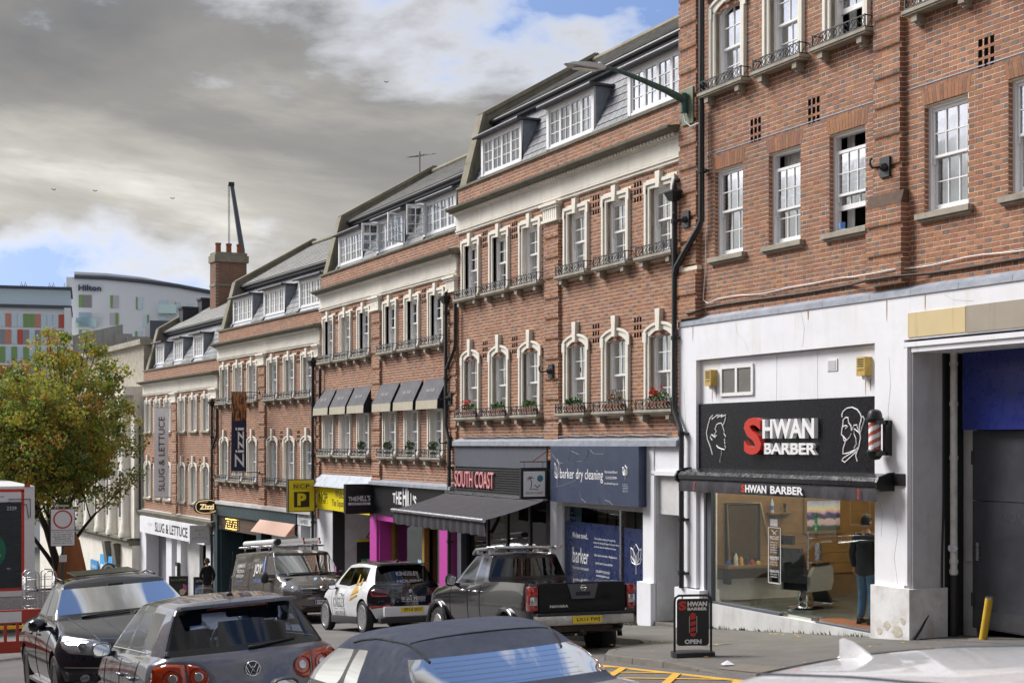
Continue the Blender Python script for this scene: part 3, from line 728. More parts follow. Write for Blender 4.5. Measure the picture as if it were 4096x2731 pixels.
def person(name,label,loc,rz,top,trs,shoe,hair,arms,legs,head_turn=0,curly=False,hood=False,frame=I4):
    """local: x right, y forward, z up; arms/legs give joint points for (left,right)"""
    root=thing(name,label,'person',loc,frame); root.matrix_world=frame@Matrix.Translation(loc)@RZ(rz); B=BASE[root.name]=Vector((0,0,0))
    V=[(0,0,.95),(0,-.01,1.12),(0,.0,1.3),(0,-.01,1.42),(0,.0,1.50),(0,.015,1.57)]; E=[(0,1),(1,2),(2,3),(3,4),(4,5)]; Rd=[(.15,.11),(.13,.10),(.16,.11),(.13,.08),(.055,.055),(.05,.05)]
    for s_,(el,wr) in zip((-1,1),arms):
        i=len(V); V+=[(s_*.17,-.01,1.42),el,wr]; E+=[(3,i),(i,i+1),(i+1,i+2)]; Rd+=[.06,.042,.028]
        wv=Vector(wr); dv=(wv-Vector(el)).normalized(); ip=i+2
        p=wv+dv*.075; V.append(tuple(p)); E.append((ip,len(V)-1)); Rd.append((.036,.018)); pi_=len(V)-1
    for s_,(kn,an,toe) in zip((-1,1),legs):
        i=len(V); V+=[(s_*.09,0,.90),kn,an,toe]; E+=[(0,i),(i,i+1),(i+1,i+2),(i+2,i+3)]; Rd+=[.088,.058,.042,.035]
    body=skin_mesh('body',V,E,Rd,M_SKIN); bo=part('body',body,M_SKIN,root)
    # fingers: five short chains from each palm
    for s_,(el,wr) in zip((-1,1),arms):
        wv=Vector(wr); dv=(wv-Vector(el)).normalized(); side=dv.cross(Vector((1,0,0)))
        if side.length<.2: side=Vector((0,1,0))
        side.normalize(); p=wv+dv*.07; fm=MB(); inw=Vector((-s_,0,0))
        for k,(o_,ln) in enumerate(((-.027,.06),(-.009,.072),(.009,.07),(.026,.055))):
            a=p+side*o_; b=a+dv*ln*.6; c=b+dv*ln*.35+inw*ln*.45; fm.tube([a,b,c],[.0095,.009,.007],6)
        a=wv+dv*.02+side*.03; fm.tube([a,a+dv*.04+side*.022,a+dv*.075+side*.012+inw*.01],[.011,.010,.008],6)
        part('hand',fm,M_SKIN,bo,smooth=True)
    hd=MB(); hm=RZ(head_turn); k=11; n=16; vs=[]; 
    for i in range(k):
        th=math.pi*i/(k-1); z=math.cos(th)
        for j in range(n):
            a=2*math.pi*j/n; r_=math.sin(th); x=r_*math.cos(a)*.076; y=r_*math.sin(a)*.096
            if z<-.2 and math.sin(a)>0: y*=.92
            x*=(1-.22*max(0,-z)); vs.append((x,y+.0,z*.118))
    nose=MB(); 
    hd.add(vs,[(i*n+j,(i+1)*n+j,(i+1)*n+(j+1)%n,i*n+(j+1)%n) for i in range(k-1) for j in range(n)])
    hd.add([(-.014,.088,-.03),(.014,.088,-.03),(0,.118,-.026),(0,.094,.02)],[(0,1,2),(1,3,2),(3,0,2)])
    for s_ in (-1,1): hd.sphere((s_*.078,-.008,-.005),.026,8,5); 
    h2=MB(); h2.merge(hd,T(0,.012,1.655)@hm); ho=part('head',h2,M_SKIN,root,smooth=True)
    fe=MB(); 
    for s_ in (-1,1): fe.merge(MB().sphere((s_*.031,.083,.008),.011,8,5),T(0,.012,1.655)@hm)
    fe.merge(MB().box(-.024,.024,.078,.094,-.062,-.056),T(0,.012,1.655)@hm); part('face',fe,mat('eye_dark',(.05,.03,.025),.4,var=0),ho)
    hr=MB(); q=random.Random(3)
    base=MB(); vs2=[]
    for i in range(7):
        th=math.pi*.62*i/6
        for j in range(16):
            a=2*math.pi*j/16; r_=math.sin(th); ff=.0 if math.sin(a)<.25 else -.02*max(0,(i-3)); vs2.append((r_*math.cos(a)*.088,r_*math.sin(a)*.108-.008,math.cos(th)*.132+(.0 if math.sin(a)<.3 else max(0,i-3)*.028)))
    base.add(vs2,[(i*16+j,(i+1)*16+j,(i+1)*16+(j+1)%16,i*16+(j+1)%16) for i in range(6) for j in range(16)]); hr.merge(base)
    if curly:
        for i in range(90):
            a=q.uniform(0,6.28); th=q.uniform(.1,1.75); r_=math.sin(th)
            if math.sin(a)>.4 and th>.9: continue
            hr.sphere((r_*math.cos(a)*.093,r_*math.sin(a)*.112-.01,math.cos(th)*.135),q.uniform(.016,.028),6,4)
    h2=MB(); h2.merge(hr,T(0,.012,1.665)@hm); part('hair',h2,hair,ho,smooth=True)
    # clothes
    V=[(0,0,.76),(0,-.01,1.12),(0,.0,1.3),(0,-.01,1.43),(0,0,1.475),(0,0,.90)]; E=[(0,5),(5,1),(1,2),(2,3),(3,4)]; Rd=[(.19,.15),(.17,.135),(.185,.135),(.15,.10),(.075,.075),(.19,.15)]
    for s_,(el,wr) in zip((-1,1),arms):
        i=len(V); V+=[(s_*.175,-.01,1.42),el,tuple(Vector(wr).lerp(Vector(el),.02))]; E+=[(3,i),(i,i+1),(i+1,i+2)]; Rd+=[.078,.062,.046]
    tp=part('jacket',skin_mesh('jacket',V,E,Rd,top),top,root)
    if hood:
        h_=MB(); h_.tube([(-.09,.02,1.50),(-.10,-.06,1.48),(-.05,-.11,1.45),(.05,-.11,1.45),(.10,-.06,1.48),(.09,.02,1.50)],.045,8); part('hood',h_,top,tp,smooth=True)
    V=[(0,0,.98),(0,0,.92)]; E=[(0,1)]; Rd=[(.16,.125),(.165,.13)]
    for s_,(kn,an,toe) in zip((-1,1),legs):
        i=len(V); V+=[(s_*.09,0,.86),kn,an]; E+=[(1,i),(i,i+1),(i+1,i+2)]; Rd+=[.105,.078,.066]
    part('trousers',skin_mesh('trousers',V,E,Rd,trs),trs,root)
    for kn,an,toe in legs:
        a,t=Vector(an),Vector(toe); d=(t-a); d.z=0; d.normalize(); sd=Vector((d.y,-d.x,0)); zf=min(a.z,t.z)-.045
        sh=MB(); o=Vector((a.x,a.y,0))-d*.07
        prof=[(0,.055,.11),(.08,.05,.10),(.17,.055,.075),(.24,.05,.055),(.285,.02,.03)]
        vs=[]
        for l_,w_,h_ in prof:
            p=o+d*l_; vs+= [tuple(p-sd*w_*.8+Vector((0,0,zf))),tuple(p+sd*w_*.8+Vector((0,0,zf))),tuple(p+sd*w_*.7+Vector((0,0,zf+h_))),tuple(p-sd*w_*.7+Vector((0,0,zf+h_)))]
        sh.add(vs,[(4*i+j,4*i+(j+1)%4,4*i+4+(j+1)%4,4*i+4+j) for i in range(4) for j in range(4)]+[(3,2,1,0),(16,17,18,19)])
        so_=part('shoe',sh,shoe,root,smooth=40)
        sl_=MB(); sl_.add([tuple(Vector(v)+Vector((0,0,-.002))) for v in [vs[4*i+j] for i in range(5) for j in (0,1)]]+[tuple(Vector(vs[4*i+j])+Vector((0,0,.022))) for i in range(5) for j in (0,1)],
           [(2*i,2*i+1,2*i+3,2*i+2) for i in range(4)]+[(10+2*i,12+2*i,13+2*i,11+2*i) for i in range(4)]+[(2*i,2*i+2,12+2*i,10+2*i) for i in range(4)]+[(2*i+1,11+2*i,13+2*i,3+2*i) for i in range(4)])
        part('sole',sl_,mat('pale_rubber_sole',(.7,.72,.74),.6,var=.05),so_)
    return root
# ================================================================ the tall brick building with the barber shop
AX0,AX1=-23.40,-5.6
BLD_A=thing('brick_shop_building','tall brick building with plain sash windows over the white rendered barber shop front','building',(AX0,0,gz(-18)))
AC=[-21.87,-20.19,-18.52,-16.28,-14.60,-12.93,-10.7,-9.02,-7.35]
opn=[(c-.45,c+.45,3.38,4.98) for c in AC]; opu=[(c-.41,c+.41,6.40,7.95) for c in AC]
hl=[(c-.45,c+.45,3.38,5.2) for c in AC]+[(c-.57,c+.57,6.3,7.84) for c in AC]
m=MB(); backing(m,AX0,AX1,2.28,9.6,opn+opu); AW=part('wall',m,M_MORTAR,BLD_A)
bricks_to(AW,brick_rows(AX0,AX1,2.28,9.6,hl),0,300)
# brick jambs seen in the left reveals
jb=MB()
for c in AC:
    for k in range(int(1.6/CRS)+1):
        z=3.38+k*CRS; 
        if z+CRS-JT>4.98: break
        for xx in (c-.45,c+.45):
            jb.col=vary(rng.choice(BRC)); s_=1 if xx<c else -1; a,b=sorted((xx,xx+s_*.003)); jb.box(a,b,.0,.10 if k%2 else .2,z,z+CRS-JT)
            jb.col=vary(rng.choice(HDC)); jb.box(a,b,.112 if k%2 else .205,.215,z,z+CRS-JT)
part('brick',jb,M_BRICK,AW,kind='stuff')
SOLD={}
for i,c in enumerate(AC):
    for k in range(13):      # gauged flat arch over each opening
        xa=c-.50+k*.0769; t=(xa+.035-c)/.5; mm=MB(); mm.col=vary((.40,.18,.085) if rng.random()<.6 else (.30,.14,.085)); top=.24+(.05 if k==6 else 0)
        mm.hexa([(xa-.0+.004-t*.02,-.004,4.98),(xa+.073-t*.02,-.004,4.98),(xa+.073-t*.02,.12,4.98),(xa+.004-t*.02,.12,4.98),(xa+.004+t*.03,-.004,4.98+top),(xa+.073+t*.03,-.004,4.98+top),(xa+.073+t*.03,.02,4.98+top),(xa+.004+t*.03,.02,4.98+top)])
        if c<-13: part('soldier_brick',mm,M_BRICK,BLD_A)
    b=MB(); b.box(c-.45,c+.45,.02,.18,4.965,4.98); b.box(c-.44,c+.44,.0,.2,4.98,5.22); part('lintel',b,M_MORTAR,BLD_A)
    s_=MB(); s_.box(c-.56,c+.56,-.10,.06,3.30,3.385); s_.box(c-.54,c+.54,-.06,.0,3.26,3.30); part('window_sill',s_,M_SILL,BLD_A)
    mm=MB(); mm.box(c-.85,c+.8,-.012,.0,5.28,5.296); part('cement_fillet',mm,M_LEAD,BLD_A)
    window(BLD_A,c,3.38,.9,1.6,0,3,up=.22 if i in (1,2) else 0,low=.32 if i==2 else 0,curtain='net' if i in (0,1,3,4) else 'side')
    so_=inst('window_surround',SUR_L[0],BLD_A,(c,0,6.40)); inst('keystone',SUR_L[1],so_,(c,0,6.40))
    window(BLD_A,c,6.40,.82,1.42,.13,2,low=.45 if i==2 else 0,curtain='net' if i!=2 else 'side')
    b=inst('window_ledge',WBOX[0],BLD_A,(c,0,6.35)); inst('iron_railing',WBOX[1],b,(c,0,6.35))
vm=MB(); vm.box(0,.072,-.0045,.01,0,.105); vm=vm.mesh('air_vent',M_VOID)
for cx in (-21.02,-19.37,-15.46):
    for a in range(3):
        for b in range(3): inst('air_vent',vm,BLD_A,(cx-.16+.115*a,0,5.26+.15*b))
def rust_pil(root,xa,xb,z0,z1,y):
    p=MB(); n=int((z1-z0)/CRS); p.box(xa,xb,y+.033,.01,z0,z1)
    for k in range(0,n,6): p.box(xa+.001,xb-.001,y+.002,y+.033,z0+k*CRS-.001,z0+min(k+5,n)*CRS-JT)
    po=part('pilaster',p,M_MORTAR,root); rr=[]
    for r_ in brick_rows(xa,xb,z0,z0+n*CRS,[]): rr.append((r_,int(round((r_[2]-z0)/CRS))%6==5))
    bricks_to(po,[q for q,g in rr if not g],y); bricks_to(po,[q for q,g in rr if g],y+.031)
    sd=MB()
    for k in range(n):
        for s_,xx in ((-1,xa),(1,xb)):
            g=.03 if k%6==5 else 0; sd.col=vary(rng.choice(BRC)); a,b=sorted((xx,xx+s_*.004)); sd.box(a,b,y+g,.0,z0+k*CRS,z0+k*CRS+CRS-JT)
    part('brick',sd,M_BRICK,po,kind='stuff')
rust_pil(BLD_A,-23.40,-22.80,3.35,9.6,-.10); rust_pil(BLD_A,-23.42,-22.74,2.34,3.30,-.15)
for xp in (-17.77,-11.9):
    rust_pil(BLD_A,xp,xp+.61,3.78,9.6,-.10); rust_pil(BLD_A,xp-.1,xp+.71,2.42,3.62,-.16)
    m=MB(); m.prism([(0,3.6),(-.165,3.6),(-.10,3.80),(0,3.80)],xp-.1,xp+.71,'x'); part('brick_weathering',m,mat('dark_weathered_brick',(.12,.075,.055),.9,var=.4,vscale=14),BLD_A)
m=MB(); m.box(AX0,AX1,-.2,.35,9.6,9.8); part('coping_stone',m,M_STONED,BLD_A)
m=MB(); m.box(AX0,AX0+.2,.25,9,-6,9.6); m.box(AX1-.2,AX1,.0,9,-6,9.6); m.box(AX0,AX1,9,9.2,-6,9.6); m.box(AX0,AX1,.3,9,9.3,9.5); part('side_wall',m,M_GABLE,BLD_A)
m=MB()
for z in (2.4,5.5,8.6): m.box(AX0+.2,AX1-.2,.24,9,z,z+.2)
m.box(AX0+.2,AX1-.2,2.4,2.5,2.6,9.3); part('inner_wall',m,M_ROOM,BLD_A)
# lead flashing over the shop front: separate lapped sheets
x=AX0
while x<AX1-.1:
    x2=min(x+rng.uniform(.9,1.3),AX1); m=MB(); m.prism([(0,2.36),(-.02,2.355),(-.115,2.29),(-.12,2.2),(-.10,2.2),(0,2.2)],x+.003,x2-.003,'x'); part('lead_flashing',m,M_LEAD,BLD_A); x=x2
# white rendered shop front ----------------------------------------
def fasc(name,x0,x1,y0,y1,z0,z1,mt=M_RENDER,parent=BLD_A): m=MB(); m.box(x0,x1,y0,y1,z0,z1); return part(name,m,mt,parent)
YF=-.10
fasc('render_fascia',AX0,AX1,YF,.25,1.55,2.26)
fasc('render_pier',AX0+.02,-22.79,YF,.25,-2.66,1.55); fasc('render_pier',-22.79,-22.62,YF+.06,.25,-2.7,-.45)
m=MB(); m.box(AX0-.02,-22.55,YF-.08,.25,gz(-23)-.3,-2.68); part('plinth',m,M_RENDER,BLD_A)
fasc('render_panel',-22.79,-17.73,.02,.25,.5,1.55)
for a,b in ((-22.79,-20.41),(-20.41,-19.28),(-19.28,-17.73)): fasc('cladding_board',a+.006,b-.006,.0,.02,.72,1.53)
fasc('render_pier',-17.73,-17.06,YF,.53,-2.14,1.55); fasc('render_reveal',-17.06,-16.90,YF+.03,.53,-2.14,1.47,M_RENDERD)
m=MB(); m.box(-17.06,-16.94,YF-.0,YF+.03,-2.1,1.47); m.box(-17.01,-16.96,YF-.025,YF,-2.1,1.47); part('corner_mould',m,M_RENDER,BLD_A)
m=MB(); m.box(-17.72,-16.84,YF-.09,.54,-3.05,-2.14); part('plinth',m,mat('dirty_render_plinth',(.76,.76,.77),.75,var=.15,vscale=3,bump=.2,bscale=25,dirt=((.30,.25,.18),.6,3.2)),BLD_A)
# garage opening ----------------------------------------------------
m=MB(); m.box(-17.06,-8.6,YF-.03,.0,1.44,1.51); m.box(-16.9,-8.6,YF-.0,.95,1.36,1.44); part('lintel_mould',m,M_RENDER,BLD_A)
fasc('render_fascia',AX0+14.8,AX1,YF,.5,-3.2,1.55)
fasc('cream_board',-16.96,-15.755,YF-.015,YF,1.58,1.94,M_CREAM); fasc('taupe_board',-15.745,-13.6,YF-.013,YF,1.57,1.945,M_TAUPE); fasc('taupe_board',-13.59,-8.8,YF-.013,YF,1.57,1.945,M_TAUPE)
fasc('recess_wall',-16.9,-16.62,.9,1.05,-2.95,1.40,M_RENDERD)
m=MB(); m.box(-16.86,-16.66,.88,.9,-1.6,1.3); m.box(-16.84,-16.68,.87,.88,-1.75,-1.55); part('meter_board',m,M_RENDERD,BLD_A)
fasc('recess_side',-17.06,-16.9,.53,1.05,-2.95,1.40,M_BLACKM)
fasc('blue_panel',-16.66,-12.6,.66,.72,.21,1.40,M_BLUE); fasc('blue_panel',-12.58,-8.7,.66,.72,.21,1.40,M_BLUE)
gd=thing('garage_door','charcoal steel double garage door under the royal blue panel','door',(-16.6,.8,-2.7))
m=MB(); m.box(-16.6,-12.7,.80,.86,-2.72,-.84); part('door_leaf',m,M_DOOR,gd); m=MB(); m.box(-16.6,-12.7,.80,.86,-.83,.20); part('door_panel',m,M_DOOR,gd)
m=MB(); m.box(-12.66,-8.7,.8,.86,-2.5,.2); part('door_leaf',m,M_DOOR,gd)
m=MB(); m.box(-16.5,-16.44,.77,.8,-1.72,-1.45); part('lock_plate',m,M_STEEL,gd)
t=text('BRONK',.22,sx=.9); m=MB(); m.merge(t,T(-15.75,.796,-1.05)@RY(8)); part('graffiti',m,mat('scratched_mark',(.075,.075,.09),.6,var=.2),gd)
m=MB(); m.prism([(-17.0,-3.6),(-8.6,-3.6),(-8.6,gz(-8.6)+.01),(-17,gz(-17)+.012)],.0,9,'y'); part('garage_apron',m,M_ASPH,BLD_A)
# soil pipe and cables in the recess
sp=thing('soil_pipe','peeling white soil pipe with black lower section in the garage recess','pipe',(-16.86,.55,-2.9))
m=MB(); m.tube([(-16.80,.62,-1.95),(-16.80,.62,1.4)],.055,12)
for z in (-1.9,-1.75,-.2,.6,1.2): m.tube([(-16.80,.62,z-.03),(-16.80,.62,z+.03)],.066,12)
part('upper_pipe',m,mat('peeling_white_pipe',(.72,.71,.70),.5,var=.1,dirt=((.22,.1,.04),.45,5)),sp,smooth=40)
m=MB(); m.tube([(-16.80,.62,-2.95),(-16.80,.62,-1.95)],.056,12); part('lower_pipe',m,M_PLASTIC,sp,smooth=40)
m=MB(); m.lathe([(.0,0),(.05,0),(.05,.03),(0,.03)],12,(-16.80,.55,-1.55),'y'); m.lathe([(0,0),(.05,0),(.05,.03),(0,.03)],12,(-16.72,.55,-1.55),'y'); part('access_eye',m,M_RENDER,sp)
m=MB(); m.tube([(-16.885,.5,1.4),(-16.885,.5,-.9),(-16.88,.47,-1.7),(-16.86,.45,-2.2),(-16.87,.25,-2.45),(-16.82,.0,-2.75),(-16.80,-.18,-2.93)],.018,6); solo('power_cable',m,M_PLASTIC,'black cable running down the pier corner to the pavement','cable',(-16.85,-.1,-2.9))
# ---------------------------------------------------------------- barber shop: glazing, interior
FL=-2.92
sf=thing('barber_shopfront','frameless glass barber shopfront with dark frame and double doors','shopfront',(-20.2,.02,-2.95))
m=MB(); m.box(-22.62,-22.44,.0,.1,-2.9,-.5); part('frame_post',m,M_GREYP,sf)
m=MB(); m.box(-22.44,-20.33,.0,.1,-2.93,-2.86); part('bottom_rail',m,M_GREYP,sf); m=MB(); m.box(-19.33,-17.73,.0,.1,-2.96,-2.89); part('bottom_rail',m,M_GREYP,sf)
m=MB(); m.box(-20.33,-19.33,.01,.08,-2.95,-2.925); part('threshold',m,M_STEEL,sf)
M_SHOPG=glass('shop_glass',(.88,.92,.90),.85,.005)
for a,b in ((-22.44,-20.335),(-20.325,-19.345),(-19.335,-17.73)): m=MB(); m.box(a,b,.05,.06,-2.9,-.5); part('glass_panel',m,M_SHOPG,sf)
m=MB(); m.tube([(-19.50,-.03,-2.05),(-19.50,-.03,-1.45)],.016,8); m.tube([(-19.50,-.03,-1.95),(-19.50,.05,-1.95)],.01,6); m.tube([(-19.50,-.03,-1.55),(-19.50,.05,-1.55)],.01,6); part('door_pull',m,M_STEEL,sf,smooth=40)
for x in (-20.27,-19.42): m=MB(); m.box(x-.08,x+.08,.035,.075,-2.9,-2.84); part('patch_fitting',m,M_STEEL,sf)
m=MB(); m.box(-19.40,-19.28,.03,.08,-1.9,-1.62); part('lock_case',m,M_STEEL,sf)
m=MB(); m.box(-19.42,-19.35,.044,.049,-1.42,-1.12); part('push_sticker',m,mat('green_sticker',(.03,.35,.12),.5,var=0),sf)
for i,ch in enumerate('PUSH'): t=text(ch,.06); m=MB(); m.merge(t,T(-19.385,.042,-1.155-.075*i)); part('sticker_letter',m,M_WHITE,sf)
m=MB(); m.prism([(-22.62,-3.7),(-16.85,-3.2),(-16.85,-2.93),(-22.62,-2.9)],-.03,.3,'y'); part('stall_riser',m,M_RENDERD,sf)
# price list vinyl
pl=thing('price_list','white bordered price list lettered on the glass pane','notice',(-20.55,.04,-2.3))
m=MB(); x0_,x1_,z0_,z1_=-20.72,-20.36,-2.38,-1.42
for a in ((x0_,x1_,z0_,z0_+.012),(x0_,x1_,z1_-.012,z1_),(x0_,x0_+.012,z0_,z1_),(x1_-.012,x1_,z0_,z1_)): m.box(a[0],a[1],.042,.046,a[2],a[3])
part('border',m,M_WHITE,pl)
def put_text(parent,s,x,y,z,w,h,mt=M_WHITE,name='lettering',ext=0,bold=0,rot=None):
    t=text(s,1 if not ext else max(h,.01),ext,bold,sx=w,sy=h); m=MB(); m.merge(t,T(x,y,z)@(rot or I4)); return part(name,m,mt,parent)
put_text(pl,'PRICE LIST',-20.54,.042,-1.60,.26,.06); put_text(pl,'BEARD PRICE',-20.54,.042,-1.94,.26,.05); put_text(pl,'OPENING TIMES',-20.54,.042,-2.17,.28,.045)
for i,s_ in enumerate(('HAIRCUT 15','SKIN FADE 17','CLIPPER 10','WASH 5','HOT TOWEL','','SHAVE 8','TRIM 7','LINE UP 5','FULL 12','','','9AM-7PM','9AM-6PM','10AM-4PM')):
    if s_: put_text(pl,s_,-20.56,.042,-1.68-.042*i,.2,.022)
m=MB(); m.tube([(-20.62,.042,-1.47),(-20.5,.042,-1.54)],.007,4); m.tube([(-20.46,.042,-1.47),(-20.58,.042,-1.54)],.007,4); part('scissors',m,M_WHITE,pl)
t=MB(); t.box(-20.66,-20.45,.042,.046,-1.40,-1.28); solo('glass_notice',t,M_WHITE,'small white notice stuck above the price list','notice',(-20.55,.042,-1.34))
# interior
m=MB(); m.box(-22.85,-17.0,.1,5.2,FL-.25,FL); part('shop_floor',m,mat('grey_vinyl_floor',(.10,.105,.10),.35,var=.15,vscale=2),BLD_A)
m=MB(); m.box(-22.95,-22.85,.1,5.2,-3.2,2.2); m.box(-22.9,-17,5.1,5.3,-3.2,2.2); m.box(-17.2,-17.06,.54,5.2,-3.2,2.2); m.box(-22.9,-17,.12,5.2,.2,.3); part('shop_wall',m,mat('shop_inner_wall',(.20,.13,.07),.8,var=.2),BLD_A)
for i in range(13):
    z=FL+.42+i*.2; 
    m=MB(); m.box(-22.85,-22.82,.32,5.0,z+.003,z+.197); part('pine_board',m,M_PINE,BLD_A)
for i in range(3): m=MB(); m.box(-22.45+0*i-.39,-22.44+.0-.36,.10+.07*i,.165+.07*i,FL+.3,.15); part('pine_board',m,M_PINE,BLD_A)
m=MB(); m.box(-22.85,-22.815,.12,2.4,FL,FL+.4); part('skirting',m,M_RENDERD,BLD_A)
def thing_box(name,label,cat,base): return thing(name,label,cat,base)
mr=thing('rope_mirror','tall dark framed mirror edged with rope on the pine wall','mirror',(-22.8,.95,-2.2))
m=MB(); m.box(-22.81,-22.78,.55,1.32,-2.2,-1.1); part('mirror_frame',m,M_BLACK,mr); m=MB(); m.box(-22.79,-22.775,.62,1.25,-2.15,-1.15); part('mirror_glass',m,M_MIRROR,mr)
m=MB(); m.tube([(-22.75,.60,-2.25),(-22.75,.56,-1.12),(-22.75,1.30,-1.10),(-22.75,1.52,-1.9)],.018,8); part('rope',m,mat('hemp_rope',(.50,.40,.24),.9,var=.3,vscale=60),mr,smooth=True)
pt=thing('landscape_painting','framed painting of a lake, hills and pink sky on the boards','painting',(-22.8,2.8,-1.75))
m=MB(); m.box(-22.82,-22.77,2.33,3.23,-1.72,-1.03); part('frame',m,mat('gilt_oak_frame',(.22,.14,.05),.5,var=.2),pt)
nt=None
def paint_mat():
    global nt
    m=bpy.data.materials.new('lake_painting'); m.use_nodes=True; nt=m.node_tree; b=nt.nodes['Principled BSDF']; tc=N('ShaderNodeTexCoord'); sp_=N('ShaderNodeSeparateXYZ'); L(tc.outputs['Generated'],sp_.inputs[0])
    n=NOISE(tc.outputs['Generated'],5,5,.6,.6); h=MATH('ADD',sp_.outputs[2],MATH('MULTIPLY',MATH('SUBTRACT',n,.5),.32))
    c=RAMP(h,[(.0,(.03,.06,.03)),(.12,(.04,.09,.05)),(.2,(.62,.45,.58)),(.36,(.70,.52,.62)),(.42,(.03,.07,.05)),(.48,(.05,.05,.16)),(.56,(.10,.08,.32)),(.63,(.75,.45,.5)),(.74,(.85,.75,.45)),(.86,(.55,.6,.8)),(1,(.35,.40,.66))]); L(c,b.inputs[0]); b.inputs['Roughness'].default_value=.4; return m
m=MB(); m.box(-22.768,-22.765,2.39,3.17,-1.66,-1.09); part('canvas',m,paint_mat(),pt)
sh=thing('wall_shelf','narrow pine shelf fixed to the boarded wall','shelf',(-22.8,1.75,-1.3)); m=MB(); m.box(-22.82,-22.66,1.48,2.0,-1.32,-1.29); part('shelf_board',m,M_PINE,sh); m=MB(); m.box(-22.82,-22.68,1.55,1.58,-1.4,-1.32); part('bracket',m,M_IRON,sh)
bt=thing('water_bottle','clear plastic water bottle with blue label on the shelf','bottle',(-22.74,1.56,-1.29)); m=MB(); m.lathe([(.035,0),(.037,.1),(.037,.17),(.015,.23),(.015,.26)],10,(-22.74,1.56,-1.29)); part('bottle_body',m,mat('pale_plastic',(.55,.6,.65),.2,var=0),bt,smooth=40); m=MB(); m.lathe([(.038,.05),(.038,.13)],10,(-22.74,1.56,-1.29)); part('bottle_label',m,mat('blue_label',(.1,.2,.55),.5,var=0),bt)
vs_=MB(); vs_.lathe([(.03,0),(.032,.02),(.012,.05),(.03,.1),(.036,.16),(.03,.17)],10,(-22.74,1.85,-1.29)); solo('shaving_brush',vs_,M_BLACK,'black shaving brush standing on the shelf','brush',(-22.74,1.85,-1.29),smooth=40)
ct=thing('barber_counter','pine worktop under the mirror','counter',(-22.6,.9,-2.3)); m=MB(); m.box(-22.82,-22.42,.35,1.75,-2.29,-2.24); part('worktop',m,M_PINE,ct); m=MB(); m.box(-22.8,-22.6,.5,.55,-2.6,-2.29); part('bracket',m,M_IRON,ct); m=MB(); m.box(-22.8,-22.6,1.6,1.65,-2.6,-2.29); part('bracket',m,M_IRON,ct)
for i,(y,c,h,lb) in enumerate(((.46,(.06,.14,.5),.1,'blue tissue packet on the barber worktop'),(.62,(.72,.72,.70),.22,'tall white spray bottle on the barber worktop'),(.74,(.60,.32,.05),.16,'amber lotion jar on the barber worktop'),(.86,(.03,.03,.03),.19,'black pomade bottle on the barber worktop'),(.98,(.5,.05,.04),.1,'red tin on the barber worktop'),(1.12,(.7,.6,.1),.07,'yellow comb box on the barber worktop'))):
    b=MB(); b.lathe([(.04,0),(.042,h*.7),(.03,h*.8),(.018,h*.85),(.018,h)],10,(-22.56,y,-2.24)); solo('toiletry_bottle',b,mat('toiletry_%d'%i,c,.35,var=.05),lb,'bottle',(-22.56,y,-2.24),smooth=40)
# barber chair -------------------------------------------------------
ch=thing('barber_chair','grey and chrome barber chair on a round hydraulic base','chair',(-20.95,1.0,FL)); CM=T(-20.95,1.0,FL)@RZ(20)
M_CHROME=mat('chrome',(.75,.76,.78),.12,metal=1,var=.05); M_VINYL=mat('grey_vinyl',(.34,.35,.36),.4,var=.1); M_BVIN=mat('black_vinyl',(.02,.02,.022),.35,var=.1)
def chp(name,mb,mt,sm=False): q=MB(); q.merge(mb,CM); return part(name,q,mt,ch,sm)
chp('base',MB().lathe([(.34,0),(.34,.03),(.3,.055),(.12,.07),(.0,.07)],24),M_CHROME,40)
chp('hydraulic_column',MB().lathe([(.15,.06),(.13,.14),(.15,.22),(.12,.28),(.12,.36)],16),M_CHROME,40)
chp('seat',MB().box(-.28,.28,-.28,.28,.36,.52),M_BVIN)
for s_ in (-1,1):
    a=MB(); a.prism([(-.34,.36),(.30,.36),(.38,.5),(.36,.74),(.26,.82),(-.22,.78),(-.36,.62)],s_*.30-.035,s_*.30+.035,'x'); chp('arm_panel',a,M_VINYL)
    a=MB(); a.box(s_*.30-.045,s_*.30+.045,-.2,.24,.80,.85); chp('armrest',a,M_BVIN)
b=MB(); b.hexa([(-.27,-.26,.5),(.27,-.26,.5),(.27,-.38,.5),(-.27,-.38,.5),(-.25,-.46,1.12),(.25,-.46,1.12),(.25,-.56,1.12),(-.25,-.56,1.12)]); chp('backrest',b,M_BVIN)
b=MB(); b.cbox(0,-.56,1.26,.26,.08,.16); chp('headrest',b,M_BVIN)
b=MB(); b.hexa([(-.2,.28,.40),(.2,.28,.40),(.2,.33,.40),(-.2,.33,.40),(-.2,.52,.10),(.2,.52,.10),(.2,.58,.12),(-.2,.58,.12)]); chp('leg_rest',b,M_BVIN)
b=MB(); b.box(-.22,.22,.52,.86,.08,.11); chp('footrest',b,M_CHROME)
m=MB(); m.box(-19.7,-18.2,.25,.75,FL,FL+.008); solo('door_mat',m,mat('terracotta_mat',(.36,.12,.06),.95,var=.3,vscale=20),'terracotta red mat inside the barber shop door','mat',(-19,.5,FL))
person('person','man in black quilted jacket and ripped jeans standing inside the barber shop',(-18.82,.62,FL),20,mat('black_quilted',(.012,.013,.018),.6,var=.2,bump=.5,bscale=25),mat('denim',(.10,.20,.36),.85,var=.35,vscale=6),M_BLACK,mat('black_hair',(.012,.01,.009),.6,var=.2),
 (((-.27,.0,1.15),(-.28,.10,.90)),((.27,-.02,1.15),(.26,.10,.90))),(((-.09,.04,.50),(-.1,0,.09),(-.11,.16,.045)),((.1,.02,.50),(.11,-.02,.09),(.14,.14,.045))),head_turn=-10)
